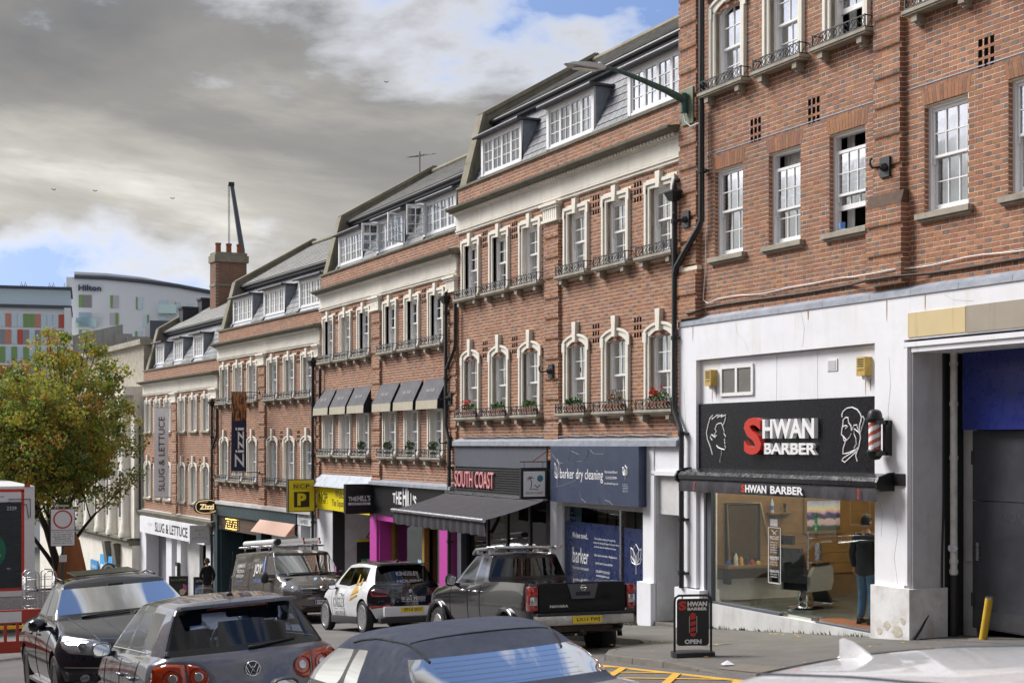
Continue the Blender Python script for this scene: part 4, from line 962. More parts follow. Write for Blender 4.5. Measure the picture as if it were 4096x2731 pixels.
# ---------------------------------------------------------------- barber sign, awning, pole
sg=thing('barber_shop_sign','black fascia sign with raised red and white letters and two white barber heads','sign',(-20.2,-.03,-.5))
m=MB(); m.box(-22.79,-17.75,-.045,.02,-.47,.74); part('sign_board',m,mat('gloss_black_panel',(.008,.008,.011),.3,var=.1,spec=.3),sg)
put_text(sg,'S',-20.92,-.046,.14,.52,.64,M_RED,ext=.10,bold=.03); put_text(sg,'HWAN',-19.93,-.046,.26,1.44,.33,M_WHITE,ext=.08,bold=.03); put_text(sg,'BARBER',-19.91,-.046,-.075,1.44,.19,M_WHITE,ext=.06,bold=.025)
FACES=[[(-22.311,-.189),(-22.384,-.042),(-22.479,.09),(-22.511,.212),(-22.457,.352),(-22.393,.473),(-22.298,.533),(-22.336,.446),(-22.179,.522),(-22.085,.534),(-22.163,.478),(-21.977,.539),(-22.039,.485),(-21.875,.53),(-21.894,.448),(-21.931,.38),(-21.986,.329),(-22.023,.381),(-22.123,.374),(-22.179,.348),(-22.226,.28),(-22.185,.227),(-22.257,.176),(-22.179,.149),(-22.226,.123),(-22.343,.176),(-22.384,.124),(-22.321,.072)],
[(-21.977,.312),(-21.931,.225),(-21.946,.2),(-21.885,.139),(-21.906,.096),(-21.937,.084),(-21.906,.062),(-21.931,.042),(-21.9,.019),(-21.915,-.012),(-21.885,-.067),(-21.915,-.098),(-22.023,-.084),(-22.116,-.064),(-22.179,-.024)],[(-22.023,-.093),(-22.023,-.188),(-22.07,-.274),(-22.07,-.335)],
[(-18.581,.427),(-18.585,.472),(-18.549,.525),(-18.466,.568),(-18.336,.58),(-18.207,.54),(-18.137,.479),(-18.102,.419),(-18.114,.374),(-18.148,.3),(-18.16,.181),(-18.137,.151),(-18.125,.091),(-18.148,.032),(-18.16,-.028),(-18.23,-.073),(-18.371,-.119),(-18.466,-.142),(-18.561,-.15),(-18.549,-.059),(-18.502,.032),(-18.49,.047),(-18.537,.062),(-18.549,.123),(-18.597,.154),(-18.581,.245),(-18.561,.305),(-18.549,.388),(-18.49,.425),(-18.43,.417),(-18.418,.341),(-18.359,.288),(-18.343,.212)],
[(-18.561,.275),(-18.49,.297),(-18.442,.281),(-18.502,.244)],[(-18.343,.212),(-18.288,.294),(-18.218,.301),(-18.195,.241),(-18.172,.181),(-18.277,.242),(-18.288,.167),(-18.242,.092),(-18.23,.002),(-18.288,-.058)],[(-18.102,.419),(-18.067,.433),(-18.033,.388),(-18.137,.166)],[(-18.16,-.036),(-18.207,-.103),(-18.514,-.286),(-18.585,-.256),(-18.549,-.218),(-18.277,-.103),(-18.16,-.036)],[(-18.207,-.103),(-18.242,-.178),(-18.207,-.267)],[(-18.549,.123),(-18.466,.062),(-18.395,.107),(-18.359,.167)]]
for k,grp in enumerate((FACES[:3],FACES[3:])):
    m=MB()
    for f in grp: m.tube([(x,-.05,z) for x,z in f],.011,5)
    part('head_outline',m,M_WHITE,sg)
aw=thing('barber_awning','black cassette awning with lettered valance above the barber window','awning',(-20.1,-.3,-.85))
m=MB(); m.prism([(-.0,-.44),(-.18,-.45),(-.36,-.50),(-.41,-.56),(-.41,-.63),(-.36,-.68),(-.05,-.68),(-.0,-.62)],-22.98,-17.32,'x'); part('cassette',m,mat('black_gloss_metal',(.012,.012,.015),.22,var=.1),aw,smooth=30)
for x in (-23.0,-17.32): m=MB(); m.prism([(.0,-.42),(-.2,-.43),(-.40,-.49),(-.44,-.57),(-.43,-.66),(-.36,-.71),(0,-.70)],x,x+.05,'x'); part('end_cap',m,M_BLACK,aw)
m=MB(); m.box(-17.26,-17.0,-.14,-.10,-.62,-.44); part('wall_bracket',m,M_BLACK,aw)
m=MB(); n=60; xa,xb=-22.92,-17.34; vs=[]
for i in range(n+1):
    x=xa+(xb-xa)*i/n; w=.012*math.sin(i*1.7)+.01*math.sin(i*.61); vs+=[(x,-.385,-.66),(x,-.40+w,-.75),(x,-.395+w*1.6,-.86)]
m.add(vs,[(3*i+j,3*i+3+j,3*i+4+j,3*i+1+j) for i in range(n) for j in range(2)]); part('valance',m,M_FABRIC,aw,smooth=True)
put_text(aw,'S',-20.80,-.425,-.755,.11,.135,M_RED,bold=.04); put_text(aw,'HWAN',-20.42,-.425,-.755,.62,.13,M_WHITE,bold=.04); put_text(aw,'BARBER',-19.55,-.425,-.755,.9,.13,M_WHITE,bold=.03)
def mini_pole(parent,x,y,z,h,mt): 
    m=MB(); 
    for i in range(4): m.add([(x-h*.16,y,z-h*.3+h*.16*i),(x+h*.16,y,z-h*.3+h*.16*i+h*.06),(x+h*.16,y,z-h*.3+h*.16*i+h*.13),(x-h*.16,y,z-h*.3+h*.16*i+h*.07)],[(0,1,2,3)])
    m.add([(x-h*.2,y,z+h*.34),(x+h*.2,y,z+h*.34),(x+h*.12,y,z+h*.44),(x,y,z+h*.5),(x-h*.12,y,z+h*.44)],[(0,1,2,3,4)]); m.add([(x-h*.2,y,z-h*.34),(x-h*.12,y,z-h*.44),(x,y,z-h*.5),(x+h*.12,y,z-h*.44),(x+h*.2,y,z-h*.34)],[(0,1,2,3,4)]); part('pole_emblem',m,mt,parent)
mini_pole(aw,-22.35,-.425,-.755,.15,M_RED); mini_pole(aw,-17.72,-.425,-.755,.16,M_RED)
bp=thing('barber_pole','red and white striped barber pole with black domed caps beside the sign','barber pole',(-17.50,-.28,-.25))
PC=(-17.52,-.27,0)
m=MB(); m.lathe([(.0,.53),(.05,.525),(.09,.50),(.11,.45),(.115,.40),(.135,.395),(.135,.365),(.115,.36),(.10,.33)],24,PC); part('top_cap',m,M_BLACK,bp,smooth=35)
m=MB(); m.lathe([(.10,-.08),(.115,-.10),(.13,-.105),(.13,-.135),(.115,-.14),(.11,-.18),(.07,-.23),(0,-.24)],24,PC); part('bottom_cap',m,M_BLACK,bp,smooth=35)
n=32; nz=30; m=MB(); vs=[]; 
for i in range(nz+1):
    for j in range(n): a=2*math.pi*j/n; vs.append((PC[0]+.093*math.cos(a),PC[1]+.093*math.sin(a),-.09+.43*i/nz))
m.v=vs
for i in range(nz):
    for j in range(n):
        m.f.append((i*n+j,i*n+(j+1)%n,(i+1)*n+(j+1)%n,(i+1)*n+j)); m.m.append(1 if ((i/nz*3.2-j/n*1.0*2)%1.0)<.48 else 0); m.c.append(None)
part('striped_cylinder',m,[M_WHITE,mat('faded_red',(.50,.10,.07),.5,var=.15)],bp,smooth=True)
m=MB(); m.box(-17.40,-17.33,-.22,-.10,-.17,.36); part('wall_bracket',m,M_BLACK,bp)
m=MB(); m.box(-17.44,-17.33,-.34,-.18,.30,.36); m.box(-17.44,-17.33,-.34,-.18,-.17,-.11); part('bracket_arm',m,M_BLACK,bp)
for x,lb in ((-22.34,'rusty yellow alarm box beside the small white window'),(-18.02,'rusty yellow alarm box at the barber pole end of the panel')):
    al=thing('alarm_box',lb,'alarm box',(x,-.02,1.03)); m=MB(); m.box(x-.1,x+.1,-.14,0,1.06,1.35); part('case',m,mat('rusty_yellow_case',(.62,.44,.10),.7,var=.2,dirt=((.20,.08,.03),.7,7)),al); m=MB()
    for i in range(4): m.box(x-.07,x+.07,-.145,-.14,1.20+.035*i,1.215+.035*i)
    part('louvre',m,M_IRON,al); m=MB(); m.lathe([(.03,1.0),(.035,1.06)],10,(x,-.07,0)); part('sounder',m,M_WHITE,al)
    put_text(al,'CAPSTAN',x,-.143,1.15,.16,.03,M_IRON)
sw=thing('casement_window','small white double casement window in the white panel','window',(-21.6,-.02,.87))
m=MB(); m.box(-22.11,-21.08,-.03,.05,.86,.92); m.box(-22.11,-21.08,-.03,.05,1.35,1.41); 
for a in (-22.11,-21.63,-21.14): m.box(a,a+.065,-.03,.05,.92,1.35)
part('frame',m,M_WPAINT,sw)
for a in (-22.045,-21.565): m=MB(); m.box(a,a+.425,-.01,.0,.92,1.35); part('pane',m,mat('frosted_pane',(.16,.155,.14),.15,var=.3,vscale=6),sw)
m=MB(); m.box(-19.02,-18.76,-.015,0,1.18,1.37); 
vt=thing('wall_vent','square white louvred wall vent in the white panel','vent',(-18.9,-.01,1.18)); part('frame',m,M_RENDER,vt)
for i in range(5): m=MB(); m.box(-18.99,-18.79,-.022,-.015,1.205+.03*i,1.222+.03*i); part('louvre',m,M_RENDERD,vt)
M_RUST=mat('rust_stain',(.50,.30,.10),.85,var=.35,vscale=14)
sr=random.Random(8)
for (x,z,y,l_) in ((-22.40,1.05,-.004,.30),(-22.27,1.05,-.004,.22),(-18.07,1.02,-.004,.28),(-17.95,1.02,-.004,.2),(-16.6,2.18,YF-.004,.24),(-22.9,2.18,YF-.004,.3),(-19.4,2.18,YF-.004,.16),(-17.45,2.18,YF-.004,.34)):
    m=MB(); w=sr.uniform(.008,.016); m.add([(x-w,y,z),(x+w,y,z),(x+w*.7,y,z-l_*.6),(x+w*.15,y,z-l_),(x-w*.3,y,z-l_*.9),(x-w*.8,y,z-l_*.4)],[(0,5,4,3,2,1)]); part('rust_streak',m,M_RUST,BLD_A)
M_BARE=mat('bare_plaster',(.62,.57,.48),.95,var=.35,vscale=12,bump=.4,bscale=40)
for (cx,cz,r_) in ((-17.35,-2.72,.10),(-17.1,-2.78,.13),(-16.98,-2.62,.07),(-17.5,-2.82,.08)):      # blown render at the foot of the pier
    m=MB(); m.add([(cx+r_*sr.uniform(.6,1.2)*math.cos(k*.698),YF-.094,cz+r_*.7*sr.uniform(.5,1.2)*math.sin(k*.698)) for k in range(9)],[tuple(range(9))[::-1]]); part('blown_render',m,M_BARE,BLD_A)
M_CRK=mat('render_crack',(.40,.38,.36),.9,var=.3,vscale=20)
for pts in ([(-17.4,1.3),(-17.36,.9),(-17.42,.5),(-17.38,.2)],[(-23.2,1.0),(-23.15,.4),(-23.22,-.3),(-23.18,-1.0)],[(-21.5,2.15),(-21.45,1.95),(-21.2,1.8),(-21.1,1.6)],[(-19.6,2.2),(-19.5,1.9),(-19.55,1.6)],[(-17.3,-.9),(-17.2,-1.3),(-17.28,-1.7),(-17.2,-2.1)],[(-17.65,-.8),(-17.55,-1.05),(-17.58,-1.4)],[(-16.2,2.15),(-16.0,2.05),(-15.6,2.0)]): m=MB(); m.tube([(a,YF-.001,b) for a,b in pts],.0018,4); part('crack',m,M_CRK,BLD_A)
for x in (-15.3,-14.0): m=MB(); m.box(x-.006,x+.006,.796,.80,-2.7,.2); part('door_seam',m,M_BLACK,gd)
m=MB(); m.box(-16.58,-12.72,.795,.80,-2.7,-2.45); part('kick_plate',m,mat('scuffed_plate',(.07,.07,.08),.6,var=.5,vscale=5),gd)
for z in (-2.3,-.2): m=MB(); m.tube([(-16.59,.79,z-.1),(-16.59,.79,z+.1)],.022,8); part('hinge',m,M_IRON,gd)
# hooks on iron plates --------------------------------------------------
def hook(x,z,y,label,frame=I4):
    h=thing('wall_hook',label,'hook',(x,y,z-.15),frame,'iron hooks along the terrace'); m=MB(); m.box(x-.11,x+.11,y-.04,y,z-.15,z+.15); part('plate',m,M_IRON,h)
    m=MB(); m.lathe([(.07,-.05),(.05,-.1),(.035,-.13)],10,(x,y,z),'y'); m.tube([(x,y-.1,z),(x,y-.2,z-.02),(x,y-.26,z-.03),(x,y-.31,z+.02),(x,y-.31,z+.08),(x,y-.28,z+.11)],.018,6); part('hook',m,M_IRON,h,smooth=40)
HL='black iron hook on a square plate '
hook(-17.46,4.19,-.1,HL+'between plain sash windows of the tall building'); hook(-23.1,4.19,-.1,HL+'beside the hopper downpipe of the tall building'); hook(-28.75,1.62,-.08,HL+'in the middle of the geranium building'); hook(-34.55,1.18,-.08,HL+'above the last black window awning, by the downpipe'); hook(-34.55,.05,-.08,HL+'below the last black window awning, by the downpipe')
hook(-.25,-.3,-.08,HL+'above the yellow parking sign'); hook(-6.0,-.32,-.08,HL+'beside the navy banner'); hook(-11.6,-1.4,-.08,HL+'over the oval restaurant sign'); hook(-11.6,-.6,-.08,HL+'uphill of the grey banner, upper of two')
# rainwater pipes --------------------------------------------------------
def pipe(name,pts,label,r_=.05,collars=(),frame=I4,hopper=None):
    p=thing(name,label,'pipe',pts[-1],frame); m=MB(); m.tube(pts,r_,10); part('pipe_run',m,M_IRON,p,smooth=40)
    for c in collars: m=MB(); m.tube([(c[0],c[1],c[2]-.04),(c[0],c[1],c[2]+.04)],r_*1.3,10); m.box(c[0]-r_*1.2,c[0]+r_*2.2,c[1],c[1]+.1,c[2]-.02,c[2]+.02); part('collar',m,M_IRON,p)
    if hopper:
        x,y,z=hopper; m=MB(); m.hexa([(x-.07,y-.07,z-.16),(x+.07,y-.07,z-.16),(x+.07,y+.07,z-.16),(x-.07,y+.07,z-.16),(x-.16,y-.13,z),(x+.16,y-.13,z),(x+.16,y+.1,z),(x-.16,y+.1,z)]); m.box(x-.17,x+.17,y-.14,y+.1,z,z+.03); part('hopper',m,M_IRON,p)
    return p
pipe('rainwater_pipe',[(-22.56,-.13,9.5),(-22.56,-.13,4.10),(-22.62,-.15,3.98),(-23.36,-.17,3.34),(-23.42,-.17,3.2)],'long black rainwater pipe cranked across the pilaster of the tall building',.055,[(-22.56,-.13,z) for z in (8.2,6.55,5.0)])
pipe('rainwater_pipe',[(-23.36,-.0,4.98),(-23.42,-.17,4.96),(-23.44,-.17,4.85),(-23.44,-.17,.75),(-23.42,-.17,.6),(-23.20,-.2,.32),(-23.14,-.2,.2),(-23.14,-.2,-2.68)],'black downpipe with square hopper between the tall building and the geranium boxes',.05,[(-23.44,-.17,z) for z in (4.2,2.0)]+[(-23.14,-.2,z) for z in (.2,-1.4,-2.4)],hopper=(-23.44,-.18,4.74))
pipe('rainwater_pipe',[(-34.62,-.1,3.95),(-34.72,-.14,3.92),(-34.72,-.14,.5),(-34.60,-.15,.25),(-34.45,-.16,.1),(-34.45,-.16,-4.3)],'black downpipe at the geranium building, joined by a short cranked branch',.05,[(-34.72,-.14,z) for z in (3.4,1.7)]+[(-34.45,-.16,z) for z in (-.6,-2.5)],hopper=(-34.72,-.14,3.8))
pipe('branch_pipe',[(-34.1,-.1,3.7),(-34.12,-.13,3.6),(-34.12,-.13,2.55),(-34.2,-.13,2.4),(-34.66,-.14,1.95)],'short cranked branch pipe beside the geranium building',.045)
for (x,zo,lb) in ((-.35,-2.07,'black downpipe beside the yellow parking sign, with hopper'),(-11.65,-3.12,'black downpipe between the two banner buildings')):
    pipe('rainwater_pipe',[(x,-.1,3.95+zo+1.0),(x-.06,-.14,3.9+zo+1.0),(x-.06,-.14,zo-3.2)],lb,.05,[(x-.06,-.14,zo+z) for z in (3.4,1.7,-.5)],DF,hopper=(x-.06,-.14,3.8+zo+1.0))
    pipe('branch_pipe',[(x+.6,-.1,3.7+zo+1),(x+.58,-.13,3.6+zo+1),(x+.58,-.13,2.55+zo+1),(x+.5,-.13,2.4+zo+1),(x-.02,-.14,1.95+zo+1)],'cranked branch pipe by the banner building' if x<-5 else 'cranked branch pipe by the yellow parking sign',.045,frame=DF)
pipe('rainwater_pipe',[(-23.15,-.14,1.2),(-23.15,-.14,-3.12)],'black downpipe at the uphill edge of the grey banner building',.05,frame=DF)
# cables over the shop front -----------------------------------------------
m=MB(); pts=[(-22.55,-.03,6.1),(-22.58,-.03,3.3),(-22.66,-.03,2.65),(-22.5,-.03,2.58)]; x=-22.5
while x<-9: x+=.35; pts.append((x,-.03 if not -17.95<x<-17 else -.19,2.62+.018*math.sin(x*1.9)+.01*math.sin(x*4.3)))
m.tube(pts,.009,5); solo('white_cable',m,M_WPAINT,'wavy white cable clipped along the brickwork above the barber shop','cable',(-22,-.03,2.6))
m=MB(); m.tube([(-23,-.17,2.42),(-22.7,-.17,2.44)]+[(-22.6+.6*i,-.03 if not -17.95<-22.6+.6*i<-17 else -.19,2.50+.01*math.sin(i)) for i in range(23)],.022,5); solo('dark_conduit',m,mat('rusty_conduit',(.05,.03,.022),.7,var=.3),'dark rusty conduit under the white cable above the barber shop','conduit',(-22,-.03,2.5))
m=MB(); m.tube([(-23.8,-.02,.12)]+[(-23.9-.45*i,-.05,.16+.02*(i%2)) for i in range(23)],.022,6); solo('dark_conduit',m,M_IRON,'black cable looped along the flashing above the dry cleaner','cable',(-28,-.05,.14))
m=MB(); m.lathe([(0,0),(.05,0),(.05,.1),(0,.1)],12,(-18.62,-.02,3.42)); m.tube([(-18.67,-.02,3.45),(-18.70,-.02,3.48),(-18.67,-.02,3.5)],.008,5); solo('blue_mug',m,mat('blue_ceramic',(.10,.25,.6),.3,var=0),'blue mug on the sill of the half open sash window','mug',(-18.62,-.02,3.40),smooth=40)
# wall mounted street lamp ----------------------------------------------------
lp=thing('street_lamp','wall mounted street lamp with green tapered arm and flat silver head','street lamp',(-23.05,-.1,6.0))
M_GREEN=mat('weathered_green_paint',(.05,.12,.095),.6,var=.3,vscale=8,dirt=((.18,.2,.12),.35,6))
m=MB(); m.box(-23.25,-22.86,-.13,-.10,5.95,6.62); part('backplate',m,mat('mossy_plate',(.25,.30,.21),.9,var=.4,vscale=9,dirt=((.1,.09,.06),.5,6)),lp)
m=MB(); m.tube([(-23.05,-.2,6.16),(-23.05,-.2,6.52)],.065,10); m.box(-23.10,-23.0,-.2,-.12,6.2,6.5); part('socket',m,M_GREEN,lp,smooth=40)
m=MB(); m.tube([(-23.05,-.2,6.40),(-23.05,-.6,6.54),(-23.05,-1.2,6.70),(-23.05,-1.6,6.79),(-23.05,-1.95,6.82)],[.075,.06,.045,.037,.034],10); part('arm',m,M_GREEN,lp,smooth=40)
m=MB(); 
for y,w,h0,h1 in ((-1.88,.06,6.78,6.86),(-2.0,.11,6.745,6.87),(-2.3,.15,6.74,6.865),(-2.58,.13,6.755,6.835),(-2.70,.05,6.775,6.80)):
    m.v+=[(-23.05-w,y,h0+.02),(-23.05-w*.8,y,h1-.012),(-23.05,y,h1),(-23.05+w*.8,y,h1-.012),(-23.05+w,y,h0+.02),(-23.05,y,h0)]
for i in range(4):
    for j in range(6): m.f.append((6*i+j,6*i+(j+1)%6,6*i+6+(j+1)%6,6*i+6+j)); m.m.append(0); m.c.append(None)
m.f+= [tuple(range(6))[::-1],tuple(24+j for j in range(6))]; m.m+=[0,0]; m.c+=[None,None]
part('lamp_head',m,mat('silver_lamp_paint',(.52,.53,.55),.4,var=.1,vscale=10),lp,smooth=30)
m=MB(); m.box(-23.13,-22.97,-2.5,-2.05,6.732,6.742); part('lens',m,mat('lamp_lens',(.5,.5,.45),.15,var=.1),lp)
m=MB(); m.lathe([(.035,6.86),(.03,6.90),(0,6.91)],10,(-23.05,-1.98,0)); part('photocell',m,M_WHITE,lp)
m=MB(); m.tube([(-23.05,-.2,6.16),(-23.03,-.19,6.0),(-22.9,-.15,5.88),(-22.62,-.13,5.9)],.014,6); part('supply_cable',m,M_WPAINT,lp)
# ================================================================ shops of the terrace
def bx(parent,name,x0,x1,y0,y1,z0,z1,mt,smooth=False): m=MB(); m.box(x0,x1,y0,y1,z0,z1); return part(name,m,mt,parent,smooth)
def xtext(parent,s,x,y,z,w,h,mt=M_WHITE,rot=0,bold=0,name='lettering',ext=0):
    """lettering on a projecting sign: plane faces uphill (+X)"""
    t=text(s,1 if not ext else max(h,.01),ext,bold,sx=w,sy=h); m=MB(); m.merge(t,T(x,y,z)@RZ(90)@RY(rot)); return part(name,m,mt,parent)
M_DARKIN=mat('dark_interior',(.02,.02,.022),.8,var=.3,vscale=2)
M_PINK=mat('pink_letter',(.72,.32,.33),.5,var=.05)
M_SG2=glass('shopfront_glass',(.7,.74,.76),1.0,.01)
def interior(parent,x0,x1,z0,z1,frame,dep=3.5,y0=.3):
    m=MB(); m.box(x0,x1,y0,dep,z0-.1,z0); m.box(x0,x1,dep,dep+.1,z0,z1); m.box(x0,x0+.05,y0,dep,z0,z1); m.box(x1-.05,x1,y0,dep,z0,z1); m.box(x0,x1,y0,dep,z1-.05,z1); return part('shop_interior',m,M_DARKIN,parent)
def flashing(parent,x0,x1,z,frame=None,d=.14,drop=.12):
    x=x0
    while x<x1-.1:
        x2=min(x+rng.uniform(.8,1.3),x1); m=MB(); m.prism([(0,z+.05),(-.02,z+.045),(-d,z-.02),(-d-.005,z-drop),(-d+.015,z-drop),(0,z-drop)],x+.003,x2-.003,'x'); part('lead_flashing',m,M_LEAD,parent); x=x2
# ---------------------------------------------------------------- South Coast
B=BLD_B; gB=gz(-31.5)
bx(B,'shop_pier',-34.2,-33.95,-.04,.3,gz(-34)-.3,-.02,M_GREYP); bx(B,'shop_pier',-29.12,-28.86,-.04,.3,gz(-29)-.3,-.02,M_BLACK)
bx(B,'fascia',-34.22,-28.97,-.10,.3,-.56,-.0,M_GREYP); bx(B,'fascia_backing',-34.0,-29.0,-.04,.3,-1.3,-.56,M_BLACK)
flashing(B,-34.25,-23.4,.09,d=.16,drop=.13)
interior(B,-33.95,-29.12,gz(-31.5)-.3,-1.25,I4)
sc=thing('south_coast_sign','pink SOUTH COAST letters on a panel of black horizontal slats','sign',(-31.6,-.1,-1.22))
for i in range(11): bx(sc,'slat',-34.20,-28.98,-.115,-.05,-.60-.057*i-.036,-.60-.057*i,M_BLACKM)
put_text(sc,'SOUTH COAST',-32.9,-.118,-.875,2.38,.40,M_PINK,ext=.04)
bx(sc,'bottom_trim',-34.2,-28.98,-.16,-.05,-1.25,-1.225,M_STEEL)
sf=thing('south_coast_shopfront','black framed glass shopfront under the large black awning','shopfront',(-31.5,.1,gz(-31.5)))
for a,b in ((-33.95,-32.75),(-32.75,-31.6),(-31.6,-30.35),(-30.35,-29.12)):
    bx(sf,'post',a,a+.1,.12,.22,gz(a)-.2,-1.26,M_BLACK); bx(sf,'pane',a+.1,b,.15,.16,gz(a)+.35,-1.3,M_SG2); bx(sf,'stall_riser',a+.1,b,.13,.2,gz(a)-.2,gz(a)+.35,M_BLACK)
awn=thing('striped_awning','large black fabric awning with steel front bar over the SOUTH COAST shop','awning',(-31.6,-.1,-2.0))
AP=[(-.12,-1.24),(-1.62,-1.66)]; xa,xb=-34.66,-28.95
for i in range(6):
    u0=xa+(xb-xa)*i/6; u1=xa+(xb-xa)*(i+1)/6; m=MB(); n=6; vs=[]
    for k in range(n+1):
        t=k/n; y=AP[0][0]+(AP[1][0]-AP[0][0])*t; z=AP[0][1]+(AP[1][1]-AP[0][1])*t-.03*math.sin(math.pi*t); vs+=[(u0,y,z),((u0+u1)/2,y,z-.012),(u1,y,z)]
    m.add(vs,[(3*k+j,3*k+j+1,3*k+4+j,3*k+3+j) for k in range(n) for j in range(2)]); part('canopy_strip',m,M_FABRIC,awn,smooth=True)
m=MB(); m.tube([(xa,-1.64,-1.67),(xb,-1.64,-1.67)],.05,10); part('front_bar',m,M_STEEL,awn,smooth=40)
m=MB(); n=70; vs=[]
for i in range(n+1): x=xa+(xb-xa)*i/n; w=.018*math.sin(i*1.3)+.01*math.sin(i*2.9); vs+=[(x,-1.63,-1.70),(x,-1.62+w,-1.85),(x,-1.61+w*1.8,-2.01+.012*math.sin(i*.9))]
m.add(vs,[(3*i+j,3*i+3+j,3*i+4+j,3*i+1+j) for i in range(n) for j in range(2)]); part('valance',m,M_FABRIC,awn,smooth=True)
for x in (-33.5,-30.1): m=MB(); m.bar((x,-.12,-1.45),(x+.25,-.9,-1.62),.04); m.bar((x+.25,-.9,-1.62),(x,-1.6,-1.69),.04); part('folding_arm',m,M_IRON,awn)
m=MB(); m.box(xa,xb,-.2,-.08,-1.26,-1.2); part('cassette',m,M_STEEL,awn)
hs=thing('south_coast_hanging_sign','white square hanging sign with palm tree drawing in a black frame','sign',(-28.95,-.45,-1.22))
m=MB(); m.box(-28.99,-28.91,-.76,-.11,-1.22,-.52); part('frame',m,M_BLACK,hs); m=MB(); m.box(-28.908,-28.904,-.70,-.17,-1.16,-.60); part('panel',m,M_WHITE,hs)
m=MB(); m.tube([(-28.95,-.77,-.39),(-28.95,0,-.39)],.014,6); m.tube([(-28.95,-.47,-.39),(-28.95,0,-.09)],.012,6); part('bracket',m,M_TERRA,hs)
for y in (-.66,-.2): m=MB(); m.tube([(-28.95,y,-.39),(-28.95,y,-.52)],.006,5); part('hanger',m,M_IRON,hs)
xtext(hs,'SOUTH COAST',-28.90,-.435,-1.08,.42,.055,M_BLACK)
m=MB(); m.tube([(-28.9,-.52,-.98),(-28.9,-.50,-.85),(-28.9,-.53,-.75)],.008,4)
for a in (10,60,120,170,215): m.tube([(-28.9,-.53,-.75),(-28.9,-.53+.05*math.cos(R(a)),-.75+.045*math.sin(R(a))),(-28.9,-.53+.085*math.cos(R(a)),-.75+.05*math.sin(R(a))-.02)],.006,4)
m.tube([(-28.9,-.56,-1.0),(-28.9,-.46,-.99),(-28.9,-.33,-1.01)],.006,4); m.tube([(-28.9,-.42,-.9),(-28.9,-.36,-.96),(-28.9,-.29,-.9)],.01,4); part('palm_drawing',m,M_BLACK,hs)
m=MB(); m.lathe([(.0,0),(.075,0)],20,(-28.902,-.29,-.76),'x'); part('blue_disc',m,mat('teal_disc',(.05,.22,.35),.5,var=.1),hs)
# ---------------------------------------------------------------- Barker dry cleaning
bk=thing('dry_cleaner_sign','cracked navy box sign lettered barker dry cleaning','sign',(-26.6,-.1,-1.25))
m=MB(); m.hexa([(-28.45,-.26,-1.25),(-24.62,-.26,-1.23),(-24.62,-.02,-1.23),(-28.45,-.02,-1.25),(-28.45,-.26,-.04),(-24.62,-.26,-.04),(-24.62,-.02,-.04),(-28.45,-.02,-.04)]); part('sign_box',m,M_NAVY,bk)
put_text(bk,'barker dry cleaning',-27.02,-.263,-.66,1.92,.28,M_WHITE)
for s_,z,w in (('Bournemouth Branch',-.56,.52),('Tel: 01202 597999',-.68,.46),('www.BarkerGroup.co.uk',-.80,.6)): put_text(bk,s_,-25.72,-.263,z,w,.055,M_WHITE)
def tulip(parent,x,y,z,w,h,mt,th=.008,axis='y'):
    m=MB(); P=[[(-.5,.5),(-.45,.1),(0,-.3)],[(.5,.5),(.45,.1),(0,-.3)],[(-.5,.5),(-.25,.38),(-.05,.1),(0,-.3)],[(.5,.5),(.25,.38),(.05,.1),(0,-.3)],[(0,.7),(-.28,.45),(-.2,.0),(0,-.3)],[(0,.7),(.28,.45),(.2,.0),(0,-.3)],[(-.5,.05),(-.4,-.2),(0,-.3)],[(.5,.05),(.4,-.2),(0,-.3)],[(0,-.3),(0,-.75)]]
    for p in P: m.tube([(x+a*w,y,z+b*h) for a,b in p],th,4)
    part('tulip_emblem',m,mt,parent)
tulip(bk,-28.12,-.263,-.62,.26,.42,M_WHITE)
tulip(bk,-25.14,-.263,-.56,.2,.2,M_WHITE,.014)
m=MB(); m.box(-25.22,-25.06,-.266,-.262,-.62,-.55); part('gold_crest',m,mat('gold_print',(.6,.42,.06),.5,var=0),bk)
for i,s_ in enumerate(('By Appointment to','HRH The Prince of Wales','Launderers','Barker Group Ltd','Dorset')): put_text(bk,s_,-25.14,-.263,-.80-.035*i,.2,.018,M_WHITE)
bx(bk,'panel_joint',-26.0-.003,-26.0+.003,-.264,-.259,-1.24,-.05,mat('scratch',(.25,.23,.25),.6,var=.2))
cr=[[(-28.42,-.06),(-28.36,-.22),(-28.1,-.38),(-27.85,-.42),(-27.6,-.35),(-27.48,-.14),(-27.48,-.06)],[(-27.48,-.14),(-27.2,-.2),(-27.1,-.22)],[(-27.4,-.44),(-27.2,-.37),(-26.95,-.36),(-26.75,-.28),(-26.65,-.1),(-26.65,-.05)],[(-26.65,-.1),(-26.45,-.2),(-26.05,-.2)],[(-28.4,-1.05),(-28.15,-.93),(-27.8,-.88),(-27.3,-.78),(-26.8,-.62)],[(-27.1,-1.0),(-27.0,-1.15),(-26.8,-1.22)],[(-25.98,-1.14),(-25.8,-1.16),(-25.65,-1.23)],[(-26.2,-1.22),(-26.2,-1.1)]]
m=MB()
for c in cr: m.tube([(a,-.262,b) for a,b in c],.004,4)
part('crack',m,MATS['scratch'],bk)
bx(B,'shop_pier',-28.86,-28.55,-.06,.3,gz(-28.8)-.3,-1.24,M_RENDER); bx(B,'fascia_backing',-28.9,-23.42,.0,.3,-1.35,-.02,M_RENDERD)
ds=thing('dry_cleaner_shopfront','dry cleaner window covered with navy vinyl saying We have moved','shopfront',(-26.5,.1,gz(-26.5)))
gk=gz(-26.5)
bx(ds,'post',-28.55,-28.48,.05,.15,gk-.1,-1.24,M_WPAINT); bx(ds,'post',-25.93,-25.86,.05,.15,gk-.1,-1.24,M_STEEL); bx(ds,'sill',-28.5,-24.75,.02,.3,gk-.35,gk+.06,M_RENDER)
